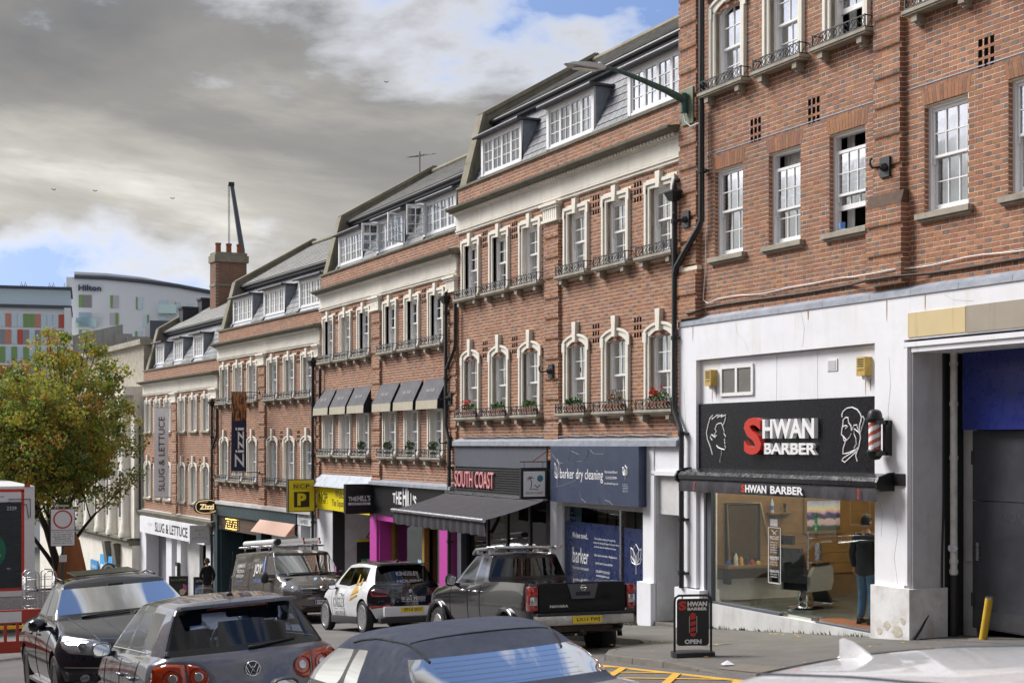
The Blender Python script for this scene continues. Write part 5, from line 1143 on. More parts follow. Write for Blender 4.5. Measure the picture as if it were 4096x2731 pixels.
bx(ds,'pane',-28.48,-25.93,.10,.11,gk+.06,-1.24,M_SG2); bx(ds,'pane',-25.86,-24.76,.10,.11,gk+.06,-1.24,M_SG2)
bx(ds,'navy_vinyl',-28.42,-25.95,.092,.098,gk+.38,-1.68,M_NAVYW); bx(ds,'navy_vinyl',-25.84,-24.8,.092,.098,gk+.5,-1.70,M_NAVYW)
bx(ds,'teal_poster',-28.40,-27.72,.12,.125,-1.72,-1.26,mat('pale_teal_poster',(.16,.26,.29),.6,var=.05)); m=MB(); m.lathe([(0,0),(.17,0)],24,(-28.15,.117,-1.62),'y',1,1.5); part('price_disc',m,M_NAVYW,ds); put_text(ds,'Drycleaning',-28.15,.114,-1.5,.26,.05); put_text(ds,'£19.99',-28.15,.114,-1.62,.3,.09)
bx(ds,'timber_screen',-27.7,-25.0,.5,.55,gk,-1.3,mat('beige_screen',(.42,.33,.2),.8,var=.15)); 
for x in (-27.25,-26.85,-26.05,-25.6): bx(ds,'screen_gap',x,x+.02,.48,.5,gk,-1.3,M_DARKIN)
put_text(ds,'We have moved...',-27.72,.088,-1.97,.72,.12); put_text(ds,'barker',-27.7,.088,-2.40,.72,.34); put_text(ds,'YOUR STORY. OUR PLEASURE',-27.7,.088,-2.68,.74,.05)
for i,s_ in enumerate(('We would like to thank you for supporting','us here for the last 25 years. If you can visit us','at our new store, we would love to see you.','','Visit or call our new store in Westbourne at:','','1 Seamoor Road, Westbourne BH4 9AA','','01202 587999 / 01202 291295','www.barkercollection.co.uk')):
    if s_: put_text(ds,s_,-26.68+.0-(.5-.0126*len(s_))*.5+.05,.088,-2.0-.085*i,.022*len(s_),.052)
tulip(ds,-25.32,.088,-2.3,.42,.42,M_WHITE,.012)
m=MB()
for i in range(6):
    for j in range(2): m.tube([(-28.3+.18*j+.06*math.cos(a*.6),.089,-1.85-.24*i+.06*math.sin(a*.6)) for a in range(11)],.006,4)
part('vinyl_pattern',m,mat('navy_pattern',(.03,.06,.18),.5,var=0),ds)
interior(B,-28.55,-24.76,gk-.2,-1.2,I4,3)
# door of the white pier
bx(B,'render_pier',-24.76,-24.35,-.08,.3,-2.70,-.03,M_RENDER); bx(B,'render_lintel',-24.35,-23.42,-.06,.3,-.55,-.03,M_RENDER); m=MB(); m.box(-24.86,-24.33,-.16,.3,gz(-24.5)-.4,-2.70); part('plinth',m,M_RENDER,B)
m=MB(); m.box(-24.42,-24.30,-.10,.1,-2.7,-.58); m.box(-24.42,-23.45,-.10,.1,-.6,-.52); part('door_architrave',m,M_RENDER,B)
bx(B,'reveal',-24.33,-24.28,-.05,.9,gz(-24)-.2,-.56,M_RENDERD); bx(B,'entrance_door',-24.3,-23.44,.85,.9,gz(-24)-.1,-.6,M_RENDERD); bx(B,'step',-24.3,-23.44,-.1,.9,gz(-24)-.4,gz(-24)+.06,M_KERB)
bx(B,'entry_phone',-23.75,-23.66,.80,.85,-1.95,-1.7,M_BLACK)
# ---------------------------------------------------------------- The Hill's Bistro
Cb=BLD_C; gC=gz(-38)
flashing(Cb,-40.5,-34.3,-1.08,d=.2,drop=.1)
hf=thing('bistro_fascia_sign',"black fascia sign lettered THE HILL'S BISTRO in white",'sign',(-37.7,-.1,-2.0)); bx(hf,'sign_board',-40.42,-34.95,-.10,.1,-2.03,-1.17,M_BLACK)
def hills(parent,fn):
    fn("THE",-.62,.02,.5,.36); fn("HILL'S",.28,.07,.95,.5)
for s_,x,w,h,dz in (('T',-38.62,.22,.28,0),('H',-38.36,.22,.36,.01),('E',-38.12,.18,.36,.01),('H',-37.80,.26,.50,.05),('I',-37.60,.08,.56,.03),('L',-37.45,.15,.50,0),('L',-37.26,.15,.42,-.04),("'S",-37.02,.26,.34,-.05)): put_text(hf,s_,x,-.104,-1.52+dz,w,h,M_WHITE,bold=.03)
bx(hf,'strapline_bar',-38.75,-36.9,-.104,-.10,-1.92,-1.81,M_WHITE)
put_text(hf,'B I S T R O',-37.82,-.107,-1.865,1.4,.07,M_BLACK)
hp=thing('bistro_projecting_sign',"black projecting box sign reading THE HILL'S BISTRO",'sign',(-40.4,-.5,-2.05)); m=MB(); m.box(-40.62,-40.43,-.93,-.10,-2.04,-1.17); part('sign_box',m,M_BLACK,hp)
xtext(hp,'THE',-40.425,-.72,-1.60,.26,.13,M_WHITE,bold=.03); xtext(hp,"HILL'S",-40.425,-.37,-1.585,.40,.17,M_WHITE,bold=.03); m=MB(); m.box(-40.428,-40.424,-.85,-.17,-1.78,-1.71); part('strapline_bar',m,M_WHITE,hp); xtext(hp,'BISTRO',-40.42,-.51,-1.745,.5,.045,M_BLACK)
hsf=thing('bistro_shopfront','magenta painted bistro shopfront with gold window posts','shopfront',(-37.7,0,gC))
bx(hsf,'magenta_pier',-40.78,-40.2,-.06,.3,gz(-40)-.3,-2.03,M_MAG); bx(hsf,'magenta_reveal',-40.2,-40.1,.0,.45,gz(-40)-.3,-2.2,M_MAG); bx(hsf,'magenta_beam',-40.2,-35.35,-.055,.3,-2.22,-2.02,M_MAG); bx(hsf,'magenta_pier',-35.35,-34.77,-.06,.3,gz(-35)-.3,-1.17,M_MAG)
for x in (-40.08,-37.62): bx(hsf,'gold_post',x,x+.17,.35,.5,gC-.2,-2.2,mat('gold_oak_post',(.34,.20,.035),.45,var=.25))
bx(hsf,'pane',-39.9,-37.62,.42,.43,gC+.3,-2.2,M_SG2); bx(hsf,'window_bar_top',-39.9,-35.6,.3,.6,gC+.75,gC+.8,M_PINE); bx(hsf,'stall_riser',-39.95,-37.6,.38,.5,gC-.2,gC+.5,M_MAG); bx(hsf,'pane',-37.45,-35.4,.55,.56,gC-.1,-2.2,M_SG2)
m=MB(); m.add([(-37.95+.14*math.sin(a)**3,.41,gC+1.35+.12*math.cos(a)-.045*math.cos(2*a)-.02*math.cos(3*a)) for a in [6.283*i/24 for i in range(24)]],[tuple(range(24))]); part('heart_decal',m,mat('pale_blue_decal',(.35,.6,.7),.6,var=0),hsf)
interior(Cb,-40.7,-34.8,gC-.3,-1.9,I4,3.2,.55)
# ---------------------------------------------------------------- car park entrance
m=MB(); 
for i in range(5):
    a=-45.85+i*1.06; q=MB(); q.hexa([(a+.004,-.30,-1.36),(a+1.052,-.30,-1.36),(a+1.052,.0,-1.36),(a+.004,.0,-1.36),(a+.004,-.24,-1.32),(a+1.052,-.24,-1.32),(a+1.052,.0,-.97),(a+.004,.0,-.97)]); part('lead_apron',q,M_LEAD,Cb)
nf=thing('car_park_fascia_sign','yellow fascia sign reading Welcome to The Square car park','sign',(-43.2,-.1,-2.1)); bx(nf,'sign_board',-45.79,-40.64,-.12,.1,-2.10,-1.35,M_YELLOW)
put_text(nf,'NCP',-45.1,-.124,-1.72,.85,.3,M_BLACK,bold=.01)
for i in range(3):
    m=MB(); x=-45.55+.3*i; 
    for a in ((x,x+.29,-1.54,-1.53),(x,x+.29,-1.91,-1.90),(x,x+.012,-1.91,-1.53),(x+.278,x+.29,-1.91,-1.53)): m.box(a[0],a[1],-.124,-.12,a[2],a[3])
    part('letter_box',m,M_BLACK,nf)
put_text(nf,'Welcome to',-43.0,-.124,-1.56,1.7,.26,M_BLACK); put_text(nf,'The Square Car Park',-42.95,-.124,-1.88,2.5,.28,M_BLACK)
np_=thing('car_park_sign','tall yellow projecting parking sign with black P square','sign',(-45.75,-.63,-2.2)); m=MB(); m.box(-45.95,-45.75,-1.10,-.18,-2.21,-1.14); part('sign_box',m,mat('dark_sign_case',(.06,.055,.04),.5,var=.1),np_)
m=MB(); m.box(-45.748,-45.744,-1.07,-.21,-2.18,-1.17); part('yellow_face',m,M_YELLOW,np_); m=MB(); m.box(-45.743,-45.739,-.90,-.38,-2.05,-1.55); part('black_square',m,M_BLACK,np_)
xtext(np_,'P',-45.735,-.64,-1.80,.30,.40,M_YELLOW,bold=.05)
for i,c in enumerate('NCP'):
    xtext(np_,c,-45.738,-.84+.2*i,-1.37,.12,.13,M_BLACK,bold=.03)
    m=MB(); y=-.84+.2*i
    for a in ((y-.09,y+.09,-1.46,-1.453),(y-.09,y+.09,-1.287,-1.28),(y-.09,y-.083,-1.46,-1.28),(y+.083,y+.09,-1.46,-1.28)): m.box(-45.742,-45.738,a[0],a[1],a[2],a[3])
    part('letter_box',m,M_BLACK,np_)
m=MB(); m.tube([(-45.85,-.18,-1.3),(-45.85,.02,-1.3)],.03,6); m.tube([(-45.85,-.18,-2.05),(-45.85,.02,-2.05)],.03,6); part('bracket',m,M_IRON,np_)
bx(Cb,'render_pier',-46.1,-45.2,-.06,.3,gz(-46)-.3,-1.36,M_RENDER); bx(Cb,'reveal',-45.2,-44.35,-.05,.3,gz(-45)-.3,-2.1,M_RENDER)
bx(Cb,'black_reveal',-44.35,-44.3,-.04,.35,gz(-45)-.3,-2.1,M_BLACK); bx(Cb,'passage_wall',-44.42,-44.3,.35,5,gz(-45)-.5,-2.1,M_RENDERD); bx(Cb,'passage_floor',-44.3,-40.8,-.2,6,gz(-43)-.5,gz(-43)-.02,M_ASPH); bx(Cb,'passage_ceiling',-44.4,-40.8,.1,6,-2.15,-2.05,M_RENDERD); bx(Cb,'passage_end',-44.4,-40.8,6,6.1,gz(-43)-.3,-2.1,M_DARKIN); bx(Cb,'passage_wall',-40.85,-40.8,.3,6,gz(-42)-.5,-2.1,M_RENDERD)
ex=thing('exit_door','black fire exit door inside the car park passage','door',(-44.3,.9,gz(-44))); m=MB(); m.box(-44.3,-44.26,.75,1.55,gz(-44)-.05,-3.15); part('door_leaf',m,M_BLACK,ex); m=MB(); m.box(-44.3,-44.25,.75,1.55,-3.13,-3.07); part('yellow_header',m,M_YELLOW,ex)
m=MB(); m.box(-44.258,-44.254,.88,1.18,-3.85,-3.68); part('exit_sign',m,mat('exit_green',(.03,.28,.15),.5,var=0),ex); xtext(ex,'Exit',-44.252,.98,-3.765,.15,.09); m=MB(); m.box(-44.253,-44.25,1.09,1.16,-3.83,-3.70); part('running_man',m,M_WHITE,ex)
ts=thing('hump_warning_sign','red edged triangular hump warning sign on the passage wall','sign',(-44.3,1.5,-3.05)); m=MB(); m.add([(-44.28,1.05,-3.02),(-44.28,1.75,-3.02),(-44.28,1.4,-2.42)],[(0,1,2)]); part('red_triangle',m,M_RED,ts); m=MB(); m.add([(-44.275,1.13,-2.98),(-44.275,1.67,-2.98),(-44.275,1.4,-2.51)],[(0,1,2)]); part('white_face',m,M_WHITE,ts); m=MB(); m.add([(-44.27,1.24,-2.95),(-44.27,1.56,-2.95),(-44.27,1.48,-2.86),(-44.27,1.4,-2.84),(-44.27,1.32,-2.86)],[(0,1,2,3,4)]); part('hump_symbol',m,M_BLACK,ts)
# small awnings over the first floor windows ------------------------------
M_AWN2=mat('sunlit_black_canvas',(.10,.10,.115),.85,var=.35,vscale=4,dirt=((.16,.15,.15),.35,3)); M_AWNB=mat('faded_beige_canvas',(.46,.42,.33),.9,var=.25,vscale=5)  # black canopy: sunlit grey put into its colour, side panels stay black
for i,c in enumerate(WIN_C):
    x=-45.69+c; o=thing('window_awning','black window awning with sunlit grey canopy, '+('outermost beside the downpipe of the yellow parking sign','second from the yellow parking sign downpipe','third from the yellow parking sign downpipe','first past the brick pilaster, towards the geranium building','middle of the three nearer the geranium building','next to the geranium building')[i],'awning',(x,-.1,.92),group='black awnings on the first floor')
    w=.76; m=MB(); m.add([(x-w,-.02,1.74),(x+w,-.02,1.74),(x+w,-.30,1.16),(x-w,-.30,1.16)],[(0,3,2,1)]); part('canopy',m,M_AWN2,o)
    m=MB(); m.add([(x-w,-.30,1.16),(x+w,-.30,1.16),(x+w,-.31,.93),(x-w,-.31,.93)],[(0,3,2,1)]); part('valance',m,M_AWNB,o)
    for s_ in (-1,1): m=MB(); m.add([(x+s_*w,-.02,1.74),(x+s_*w,-.30,1.16),(x+s_*w,-.31,.93),(x+s_*w,-.02,.93)],[(0,1,2,3)]); part('side_panel',m,mat('black_canvas',(.015,.016,.025),.85,var=.2),o)
    q=text('the hills',.2,sx=.6,sy=.12); m=MB(); m.merge(q,T(x,-.18,1.44)@RX(-26)); part('faded_script',m,mat('faded_white',(.42,.42,.42),.9,var=.3,vscale=20),o)
# ---------------------------------------------------------------- Zizzi (frame of the bent terrace)
def dthing(name,label,cat,base): return thing(name,label,cat,base,DF)
Db=BLD_D; gD=gz(-51.5)
m=MB(); m.box(-11.1,-.5,-.20,.1,-2.34,-2.22); part('stone_band',m,M_RENDERD,Db)
bx(Db,'teal_fascia',-11.1,-2.02,-.14,.3,-2.78,-2.33,M_TEAL); bx(Db,'teal_post',-11.45,-11.06,-.12,.3,gD-.9,-2.3,M_TEAL); bx(Db,'teal_post',-6.31,-5.78,-.10,.3,gD-.6,-2.7,M_TEAL)
zs=dthing('restaurant_wood_sign','dark timber board carrying the bulb lit ZIZZI letters','sign',(-8.7,-.05,-3.33))
for i in range(3): bx(zs,'plank',-11.06,-6.32,-.06,.0,-3.335+.185*i,-3.155+.185*i,M_WOODD)
M_BULB=mat('lit_bulb_letters',(1,.75,.2),.5,var=0,emit=((1,.62,.12),2.2)); put_text(zs,'ZIZZI',-9.15,-.09,-3.06,1.5,.42,M_BLACK)
lt=MB()
for (ax,az),(bx_,bz) in [((-.72,.18),(-.45,.18)),((-.45,.18),(-.72,-.18)),((-.72,-.18),(-.45,-.18)),((-.34,.18),(-.34,-.18)),((-.22,.18),(.05,.18)),((.05,.18),(-.22,-.18)),((-.22,-.18),(.05,-.18)),((.16,.18),(.43,.18)),((.43,.18),(.16,-.18)),((.16,-.18),(.43,-.18)),((.58,.18),(.58,-.18))]:
    for k in range(5): lt.sphere((-9.15+ax+(bx_-ax)*k/4,-.14,-3.06+az+(bz-az)*k/4),.017,6,4)
part('bulb_row',lt,M_BULB,zs,kind='stuff')
zo=dthing('restaurant_oval_sign','black oval projecting sign with cream ZIZZI lettering','sign',(-11.3,-.48,-2.76))
def oval(cy,cz,ry,rz,n=32,e=2.6): return [(cy+ry*abs(math.cos(a))**(2/e)*(1 if math.cos(a)>0 else -1),cz+rz*abs(math.sin(a))**(2/e)*(1 if math.sin(a)>0 else -1)) for a in [2*math.pi*i/n for i in range(n)]]
m=MB(); m.prism(oval(-.47,-2.46,.50,.30),-11.4,-11.28,'x'); part('oval_case',m,M_BLACK,zo); M_CREAML=mat('cream_letter',(.75,.58,.32),.5,var=.05,emit=((1,.75,.4),.35))
m=MB(); m.tube([(-11.275,a,b) for a,b in oval(-.47,-2.46,.44,.25)],.012,5,closed=True); part('cream_border',m,M_CREAML,zo); xtext(zo,'Zizzi',-11.27,-.47,-2.46,.58,.22,M_CREAML,bold=.04); xtext(zo,'INDIVIDUALLY',-11.27,-.62,-2.26,.4,.045,M_CREAML); xtext(zo,'ITALIAN',-11.27,-.22,-2.63,.24,.045,M_CREAML)
zf=dthing('restaurant_shopfront','dark teal restaurant front with a wide shadowed doorway','shopfront',(-6,0,gD)); bx(zf,'pane',-5.78,-2.1,.1,.11,gD-.2,-2.78,M_SG2); bx(zf,'door_pane',-11.06,-6.31,.9,.91,gD-.8,-3.35,M_SG2); bx(zf,'side_panel',-11.06,-10.9,.0,.9,gD-1,-3.33,M_TEAL)
interior(Db,-11.2,-2.05,gD-.9,-2.7,DF,4,1.0)
ca=dthing('copper_awning','peach coloured wood grain patterned awning over the restaurant window','awning',(-3.9,-.1,-3.1)); 
def grain_mat():
    global nt
    m=bpy.data.materials.new('peach_grain_canvas'); m.use_nodes=True; nt=m.node_tree; b=nt.nodes['Principled BSDF']; tc=N('ShaderNodeTexCoord'); w=N('ShaderNodeTexWave'); w.inputs['Scale'].default_value=3.0; w.inputs['Distortion'].default_value=9; w.inputs['Detail'].default_value=3; L(tc.outputs['Object'],w.inputs[0])
    L(RAMP(w.outputs[1],[(.35,(.62,.30,.17)),(.6,(.55,.42,.38))]),b.inputs[0]); b.inputs['Roughness'].default_value=.7; return m
GM=grain_mat()
m=MB(); m.add([(-5.78,-.14,-2.72),(-2.1,-.14,-2.72),(-2.1,-.50,-3.14),(-5.78,-.50,-3.14)],[(0,3,2,1)]); part('canopy',m,GM,ca)
for x in (-5.78,-2.1): m=MB(); m.add([(x,-.14,-2.72),(x,-.5,-3.14),(x,-.14,-3.1)],[(0,1,2)]); part('side_panel',m,GM,ca)
rc=dthing('office_door_sign','white door surround lettered RICHMOND CHAMBERS','sign',(-1.4,-.1,-2.7)); bx(rc,'panel',-2.0,-.62,-.10,.1,-2.72,-2.24,M_RENDER); put_text(rc,'RICHMOND',-1.38,-.104,-2.40,.9,.15,M_GREYP); put_text(rc,'CHAMBERS',-1.38,-.104,-2.60,.9,.15,M_GREYP)
bx(Db,'render_pier',-2.0,-1.7,-.08,.3,gz(-47)-.5,-2.72,M_RENDER); bx(Db,'render_pier',-.75,-.4,-.08,.3,gz(-47)-.5,-2.0,M_RENDER); bx(Db,'entrance_door',-1.7,-.75,.4,.45,gz(-47)-.5,-2.7,M_RENDERD); bx(Db,'render_lintel',-2.0,-.4,-.06,.3,-2.26,-2.0,M_RENDER)
# banners -------------------------------------------------------------------
zb=dthing('navy_banner','tall hanging banner, navy with orange bark pattern and white ZIZZI lettering','banner',(-6.0,-.85,-1.0))
n=14; m=MB(); vs=[]
for i in range(n+1): t=i/n; vs+=[(-6.0+.03*math.sin(t*5),-1.14,1.86-2.84*t),(-6.0+.02*math.sin(t*6+1),-.57,1.86-2.84*t)]
m.v=vs
for i in range(n): m.f.append((2*i,2*i+2,2*i+3,2*i+1)); m.m.append(1 if i<5 else 0); m.c.append(None)
def bark_mat():
    global nt
    m=bpy.data.materials.new('orange_bark_print'); m.use_nodes=True; nt=m.node_tree; b=nt.nodes['Principled BSDF']; tc=N('ShaderNodeTexCoord'); mp=N('ShaderNodeMapping'); mp.inputs['Scale'].default_value=(1,7,1.1); L(tc.outputs['Object'],mp.inputs[0])
    L(RAMP(NOISE(mp.outputs[0],2.2,4,.6,.8),[(.47,(.02,.015,.02)),(.52,(.40,.15,.04))]),b.inputs[0]); return m
part('banner_cloth',m,[mat('navy_banner_cloth',(.02,.03,.075),.8,var=.2),bark_mat()],zb,smooth=True); xtext(zb,'Zizzi',-5.96,-.85,-.12,1.45,.34,M_WHITE,rot=-90,bold=.015)
for z in (1.88,-1.02):
    m=MB(); m.tube([(-6.0,-1.16,z),(-6.0,-.05,z)],.018,6); m.sphere((-6.0,-.08,z),.06,8,6); part('bracket',m,M_IRON,zb)
sb=dthing('grey_banner','tall pale grey hanging banner reading SLUG & LETTUCE vertically','banner',(-17.4,-.65,-2.3)); m=MB(); vs=[]
for i in range(n+1): t=i/n; vs+=[(-17.4+.03*math.sin(t*4),-.97,1.56-3.85*t),(-17.4+.03*math.sin(t*5+1),-.34,1.56-3.85*t)]
m.add(vs,[(2*i,2*i+2,2*i+3,2*i+1) for i in range(n)]); part('banner_cloth',m,mat('pale_grey_cloth',(.80,.80,.86),.8,var=.08),sb,smooth=True); xtext(sb,'SLUG & LETTUCE',-17.35,-.65,-.42,3.2,.26,M_BLACK,rot=-90)
for z in (1.58,-2.3): m=MB(); m.tube([(-17.4,-.99,z),(-17.4,0,z)],.02,6); part('bracket',m,M_STEEL,sb)
# ---------------------------------------------------------------- Slug & Lettuce
Eb=BLD_E; gE=gz(-63)
m=MB(); m.prism([(0,-3.28),(-.18,-3.28),(-.24,-3.2),(-.28,-3.1),(-.05,-3.02),(0,-3.02)],-24.1,-11.4,'x'); part('stone_cornice',m,M_STONED,Eb)
sg2=dthing('pub_fascia_sign','white fascia sign with black raised SLUG & LETTUCE letters','sign',(-17.5,-.1,-4.04)); bx(sg2,'sign_board',-22.5,-12.2,-.30,.0,-4.04,-3.30,M_RENDER); put_text(sg2,'SLUG & LETTUCE',-17.2,-.306,-3.68,5.2,.42,M_BLACK,bold=.018); put_text(sg2,'TOGETHER',-20.7,-.303,-3.62,.9,.12,mat('pale_grey_letter',(.6,.6,.6),.6,var=0))
bx(Eb,'render_fascia',-24.1,-11.4,-.06,.3,-4.05,-3.0,M_RENDER)
for a,b in ((-24.1,-22.2),(-18.75,-17.85),(-17.0,-16.4),(-12.7,-11.4)): bx(Eb,'render_pier',a,b,-.08,.5,gE-1.3,-4.03,M_RENDER)
bx(Eb,'grey_wall',-22.2,-18.7,.5,.6,gE-1.4,-4.0,mat('mauve_grey_wall',(.20,.19,.22),.8,var=.1)); bx(Eb,'grey_wall',-16.4,-14.4,.15,.3,gE-1.2,-4.0,M_RENDERD); bx(Eb,'dark_doorway',-14.4,-12.7,1.2,1.3,gE-1,-4.0,M_DARKIN); bx(Eb,'pub_window',-17.85,-17.0,.3,.31,gE-1,-4.0,M_SG2)
interior(Eb,-24,-11.6,gE-1.5,-3.9,DF,4,1.4)
ss=dthing('pub_projecting_sign','pale grey square projecting sign reading SLUG & LETTUCE in green','sign',(-12.1,-.5,-3.95)); m=MB(); m.box(-12.2,-12.1,-.92,-.11,-3.95,-3.23); part('sign_box',m,mat('pale_grey_panel',(.72,.72,.78),.5,var=.05),ss)
M_GRL=mat('sage_letter',(.35,.42,.15),.5,var=0)
for s_,z,w in (('SLUG',-3.42,.38),('&',-3.58,.08),('LETTUCE',-3.75,.62)): xtext(ss,s_,-12.095,-.515,z,w,.11,M_GRL)
# menu boards outside ---------------------------------------------------------
def aframe(name,label,x,y,frame,rz,w,h,face,header=None,hm=M_WHITE,art=None):
    z=gz((frame@Vector((x,y,0))).x)-.02; o=thing(name,label,'menu board',(x,y,z),frame); F=T(x,y,z)@RZ(rz)
    def pp(nm,mb,mt): q=MB(); q.merge(mb,F); return part(nm,q,mt,o)
    for s_ in (-1,1):
        q=MB(); k=.22; 
        q.hexa([(-w/2,s_*k-.02,0),(w/2,s_*k-.02,0),(w/2,s_*k+.02,0),(-w/2,s_*k+.02,0),(-w/2,s_*.03-.02,h),(w/2,s_*.03-.02,h),(w/2,s_*.03+.02,h),(-w/2,s_*.03+.02,h)]); pp('board',q,M_BLACK)
    a=math.degrees(math.atan2(.19,h)); q=MB(); q.merge(MB().box(-w/2+.05,w/2-.05,-.004,0,.05,h*.74),T(0,-.245,0)@RX(-a)); pp('poster',q,face)
    if header: q=MB(); q.merge(text(header,1,sx=w*.8,sy=.07),T(0,-.25,0)@RX(-a)@T(0,-.01,h*.88)); pp('lettering',q,hm)
    return o
def poster_mat(nm,cols,sc=3):
    global nt
    m=bpy.data.materials.new(nm); m.use_nodes=True; nt=m.node_tree; b=nt.nodes['Principled BSDF']; tc=N('ShaderNodeTexCoord'); v=N('ShaderNodeTexVoronoi'); v.inputs['Scale'].default_value=sc; L(tc.outputs['Object'],v.inputs['Vector'])
    L(RAMP(v.outputs['Color'],[(i/len(cols),c) for i,c in enumerate(cols)],'CONSTANT'),b.inputs[0]); return m
aframe('menu_board','black pavement board with a pink and food poster outside the white pub',-12.9,-1.15,DF,75,.75,1.15,poster_mat('pub_poster',[(.55,.08,.3),(.5,.35,.15),(.03,.03,.03),(.6,.5,.3),(.35,.1,.3)],5),'SLUG & LETTUCE',M_GRL)
aframe('menu_board','black pavement board with a blue poster outside the teal restaurant',-9.6,-1.1,DF,75,.75,1.1,poster_mat('zizzi_poster',[(.05,.1,.35),(.1,.3,.15),(.3,.4,.6),(.15,.05,.3)],6),'Zizzi')
ms=dthing('menu_case','tall slim black menu case on the white pub pier','menu case',(-16.7,-.2,gE-.1)); bx(ms,'case',-16.8,-16.45,-.22,-.1,gE+.2,gE+1.75,M_BLACK); bx(ms,'menu_sheet',-16.75,-16.5,-.225,-.22,gE+.3,gE+1.6,M_WHITE)
person('person','pedestrian with curly hair in a black hoodie and grey trousers walking past the pub',(-54.6,-1.65,gz(-54.6)-.02),95,mat('black_hoodie',(.012,.012,.018),.85,var=.2,bump=.2),mat('grey_corduroy',(.22,.19,.17),.9,var=.25,vscale=10),M_BLACK,mat('brown_hair',(.16,.10,.055),.8,var=.4,vscale=30),
 (((-.26,-.02,1.16),(-.2,.14,1.0)),((.27,-.05,1.15),(.24,.05,.93))),(((-.09,.06,.50),(-.09,-.02,.1),(-.09,.14,.05)),((.09,.0,.50),(.1,-.14,.13),(.1,.0,.07))),head_turn=0,curly=True,hood=True)
# ================================================================ plants in the window boxes
M_LEAF=mat('geranium_leaf',(.06,.14,.03),.6,vcol=True,var=.2,vscale=20); M_FLOW=mat('red_petal',(.55,.02,.02),.6,vcol=True,var=.1)
def leaf_cluster(m,c,rx,ry,rz,n,size,cols,r_):
    for i in range(n):
        while True:
            p=Vector((r_.uniform(-1,1),r_.uniform(-1,1),r_.uniform(-1,1)))
            if p.length<1: break
        p=Vector((c[0]+p.x*rx,c[1]+p.y*ry,c[2]+p.z*rz)); d=Vector((r_.uniform(-1,1),r_.uniform(-1,1),r_.uniform(-.2,1))).normalized(); u=d.orthogonal().normalized(); u.rotate(Matrix.Rotation(r_.uniform(0,6.28),3,d)); v=d.cross(u); s_=size*r_.uniform(.6,1.3)
        m.col=tuple(x*r_.uniform(.75,1.25) for x in r_.choice(cols)); m.add([p-u*s_*.5,p+v*s_*.42-u*.05*s_,p+u*s_*.55,p-v*s_*.42-u*.05*s_],[(0,1,2,3)])
GRN=[(.05,.13,.02),(.09,.20,.04),(.035,.09,.02),(.13,.24,.06)]
pr=random.Random(11)
for i,(red,lab) in enumerate(((14,'terracotta trough of red geraniums on the ledge nearest the downpipe with the branch'),(0,'green leafy geraniums in a trough, second ledge of the geranium building'),(0,'bushy green geraniums beside the brick pilaster with the hook'),(0,'low green geraniums just past the brick pilaster'),(1,'twiggy half bare geraniums in a terracotta trough'),(16,'terracotta trough of tall red geraniums beside the hopper downpipe'))):
    x=-34.22+WIN_C[i]; z=.67; o=thing('geranium_trough',lab,'plant',(x,-.1,z),group='geraniums on the first floor ledges')
    m=MB(); m.hexa([(x-.27,-.17,z),(x+.45,-.17,z),(x+.45,-.03,z),(x-.27,-.03,z),(x-.30,-.19,z+.15),(x+.48,-.19,z+.15),(x+.48,-.01,z+.15),(x-.30,-.01,z+.15)]); part('trough',m,M_TERRA,o)
    m=MB(); leaf_cluster(m,(x+.08,-.1,z+.24),.36,.12,.10,150 if i!=4 else 40,.07,GRN if i!=4 else [(.2,.15,.07),(.1,.12,.04)],pr); part('foliage',m,M_LEAF,o)
    if i==4:
        t=MB()
        for k in range(12): a=x-.2+.05*k; t.tube([(a,-.1,z+.14),(a+pr.uniform(-.08,.08),-.1+pr.uniform(-.06,.06),z+.3),(a+pr.uniform(-.12,.12),-.1,z+.45)],.006,4)
        part('twigs',t,mat('dry_twig',(.16,.11,.06),.9,var=.2),o)
    if red:
        m=MB()
        for k in range(red):
            c=(x+pr.uniform(-.25,.4),-.1+pr.uniform(-.1,.08),z+pr.uniform(.26,.42)); leaf_cluster(m,c,.035,.035,.03,12,.035,[(.62,.02,.015),(.5,.012,.02),(.75,.06,.03)],pr)
        part('flowers',m,M_FLOW,o)
for i,lab in ((2,'small dark round shrub by the brick pilaster on the awning building'),(3,'small dark round shrub on the first ledge past the awning building pilaster'),(4,'pair partner shrub on the middle ledge of the awning building'),(5,'small dark round shrub on the ledge beside the geranium building')):
    x=-45.69+WIN_C[i]; z=-1.02+.67; o=thing('ball_shrub',lab,'plant',(x,-.1,z),group='ball shrubs on the awning building ledges'); m=MB(); m.lathe([(.07,0),(.09,.12),(.095,.13)],10,(x,-.1,z)); part('pot',m,M_BLACK,o); m=MB(); m.tube([(x,-.1,z+.1),(x+.01,-.1,z+.22)],.012,5); part('stem',m,M_WOODD,o); m=MB(); leaf_cluster(m,(x,-.1,z+.3),.2,.13,.15,170,.06,[(.02,.05,.015),(.035,.08,.02),(.05,.10,.03)],pr); part('foliage',m,M_LEAF,o)
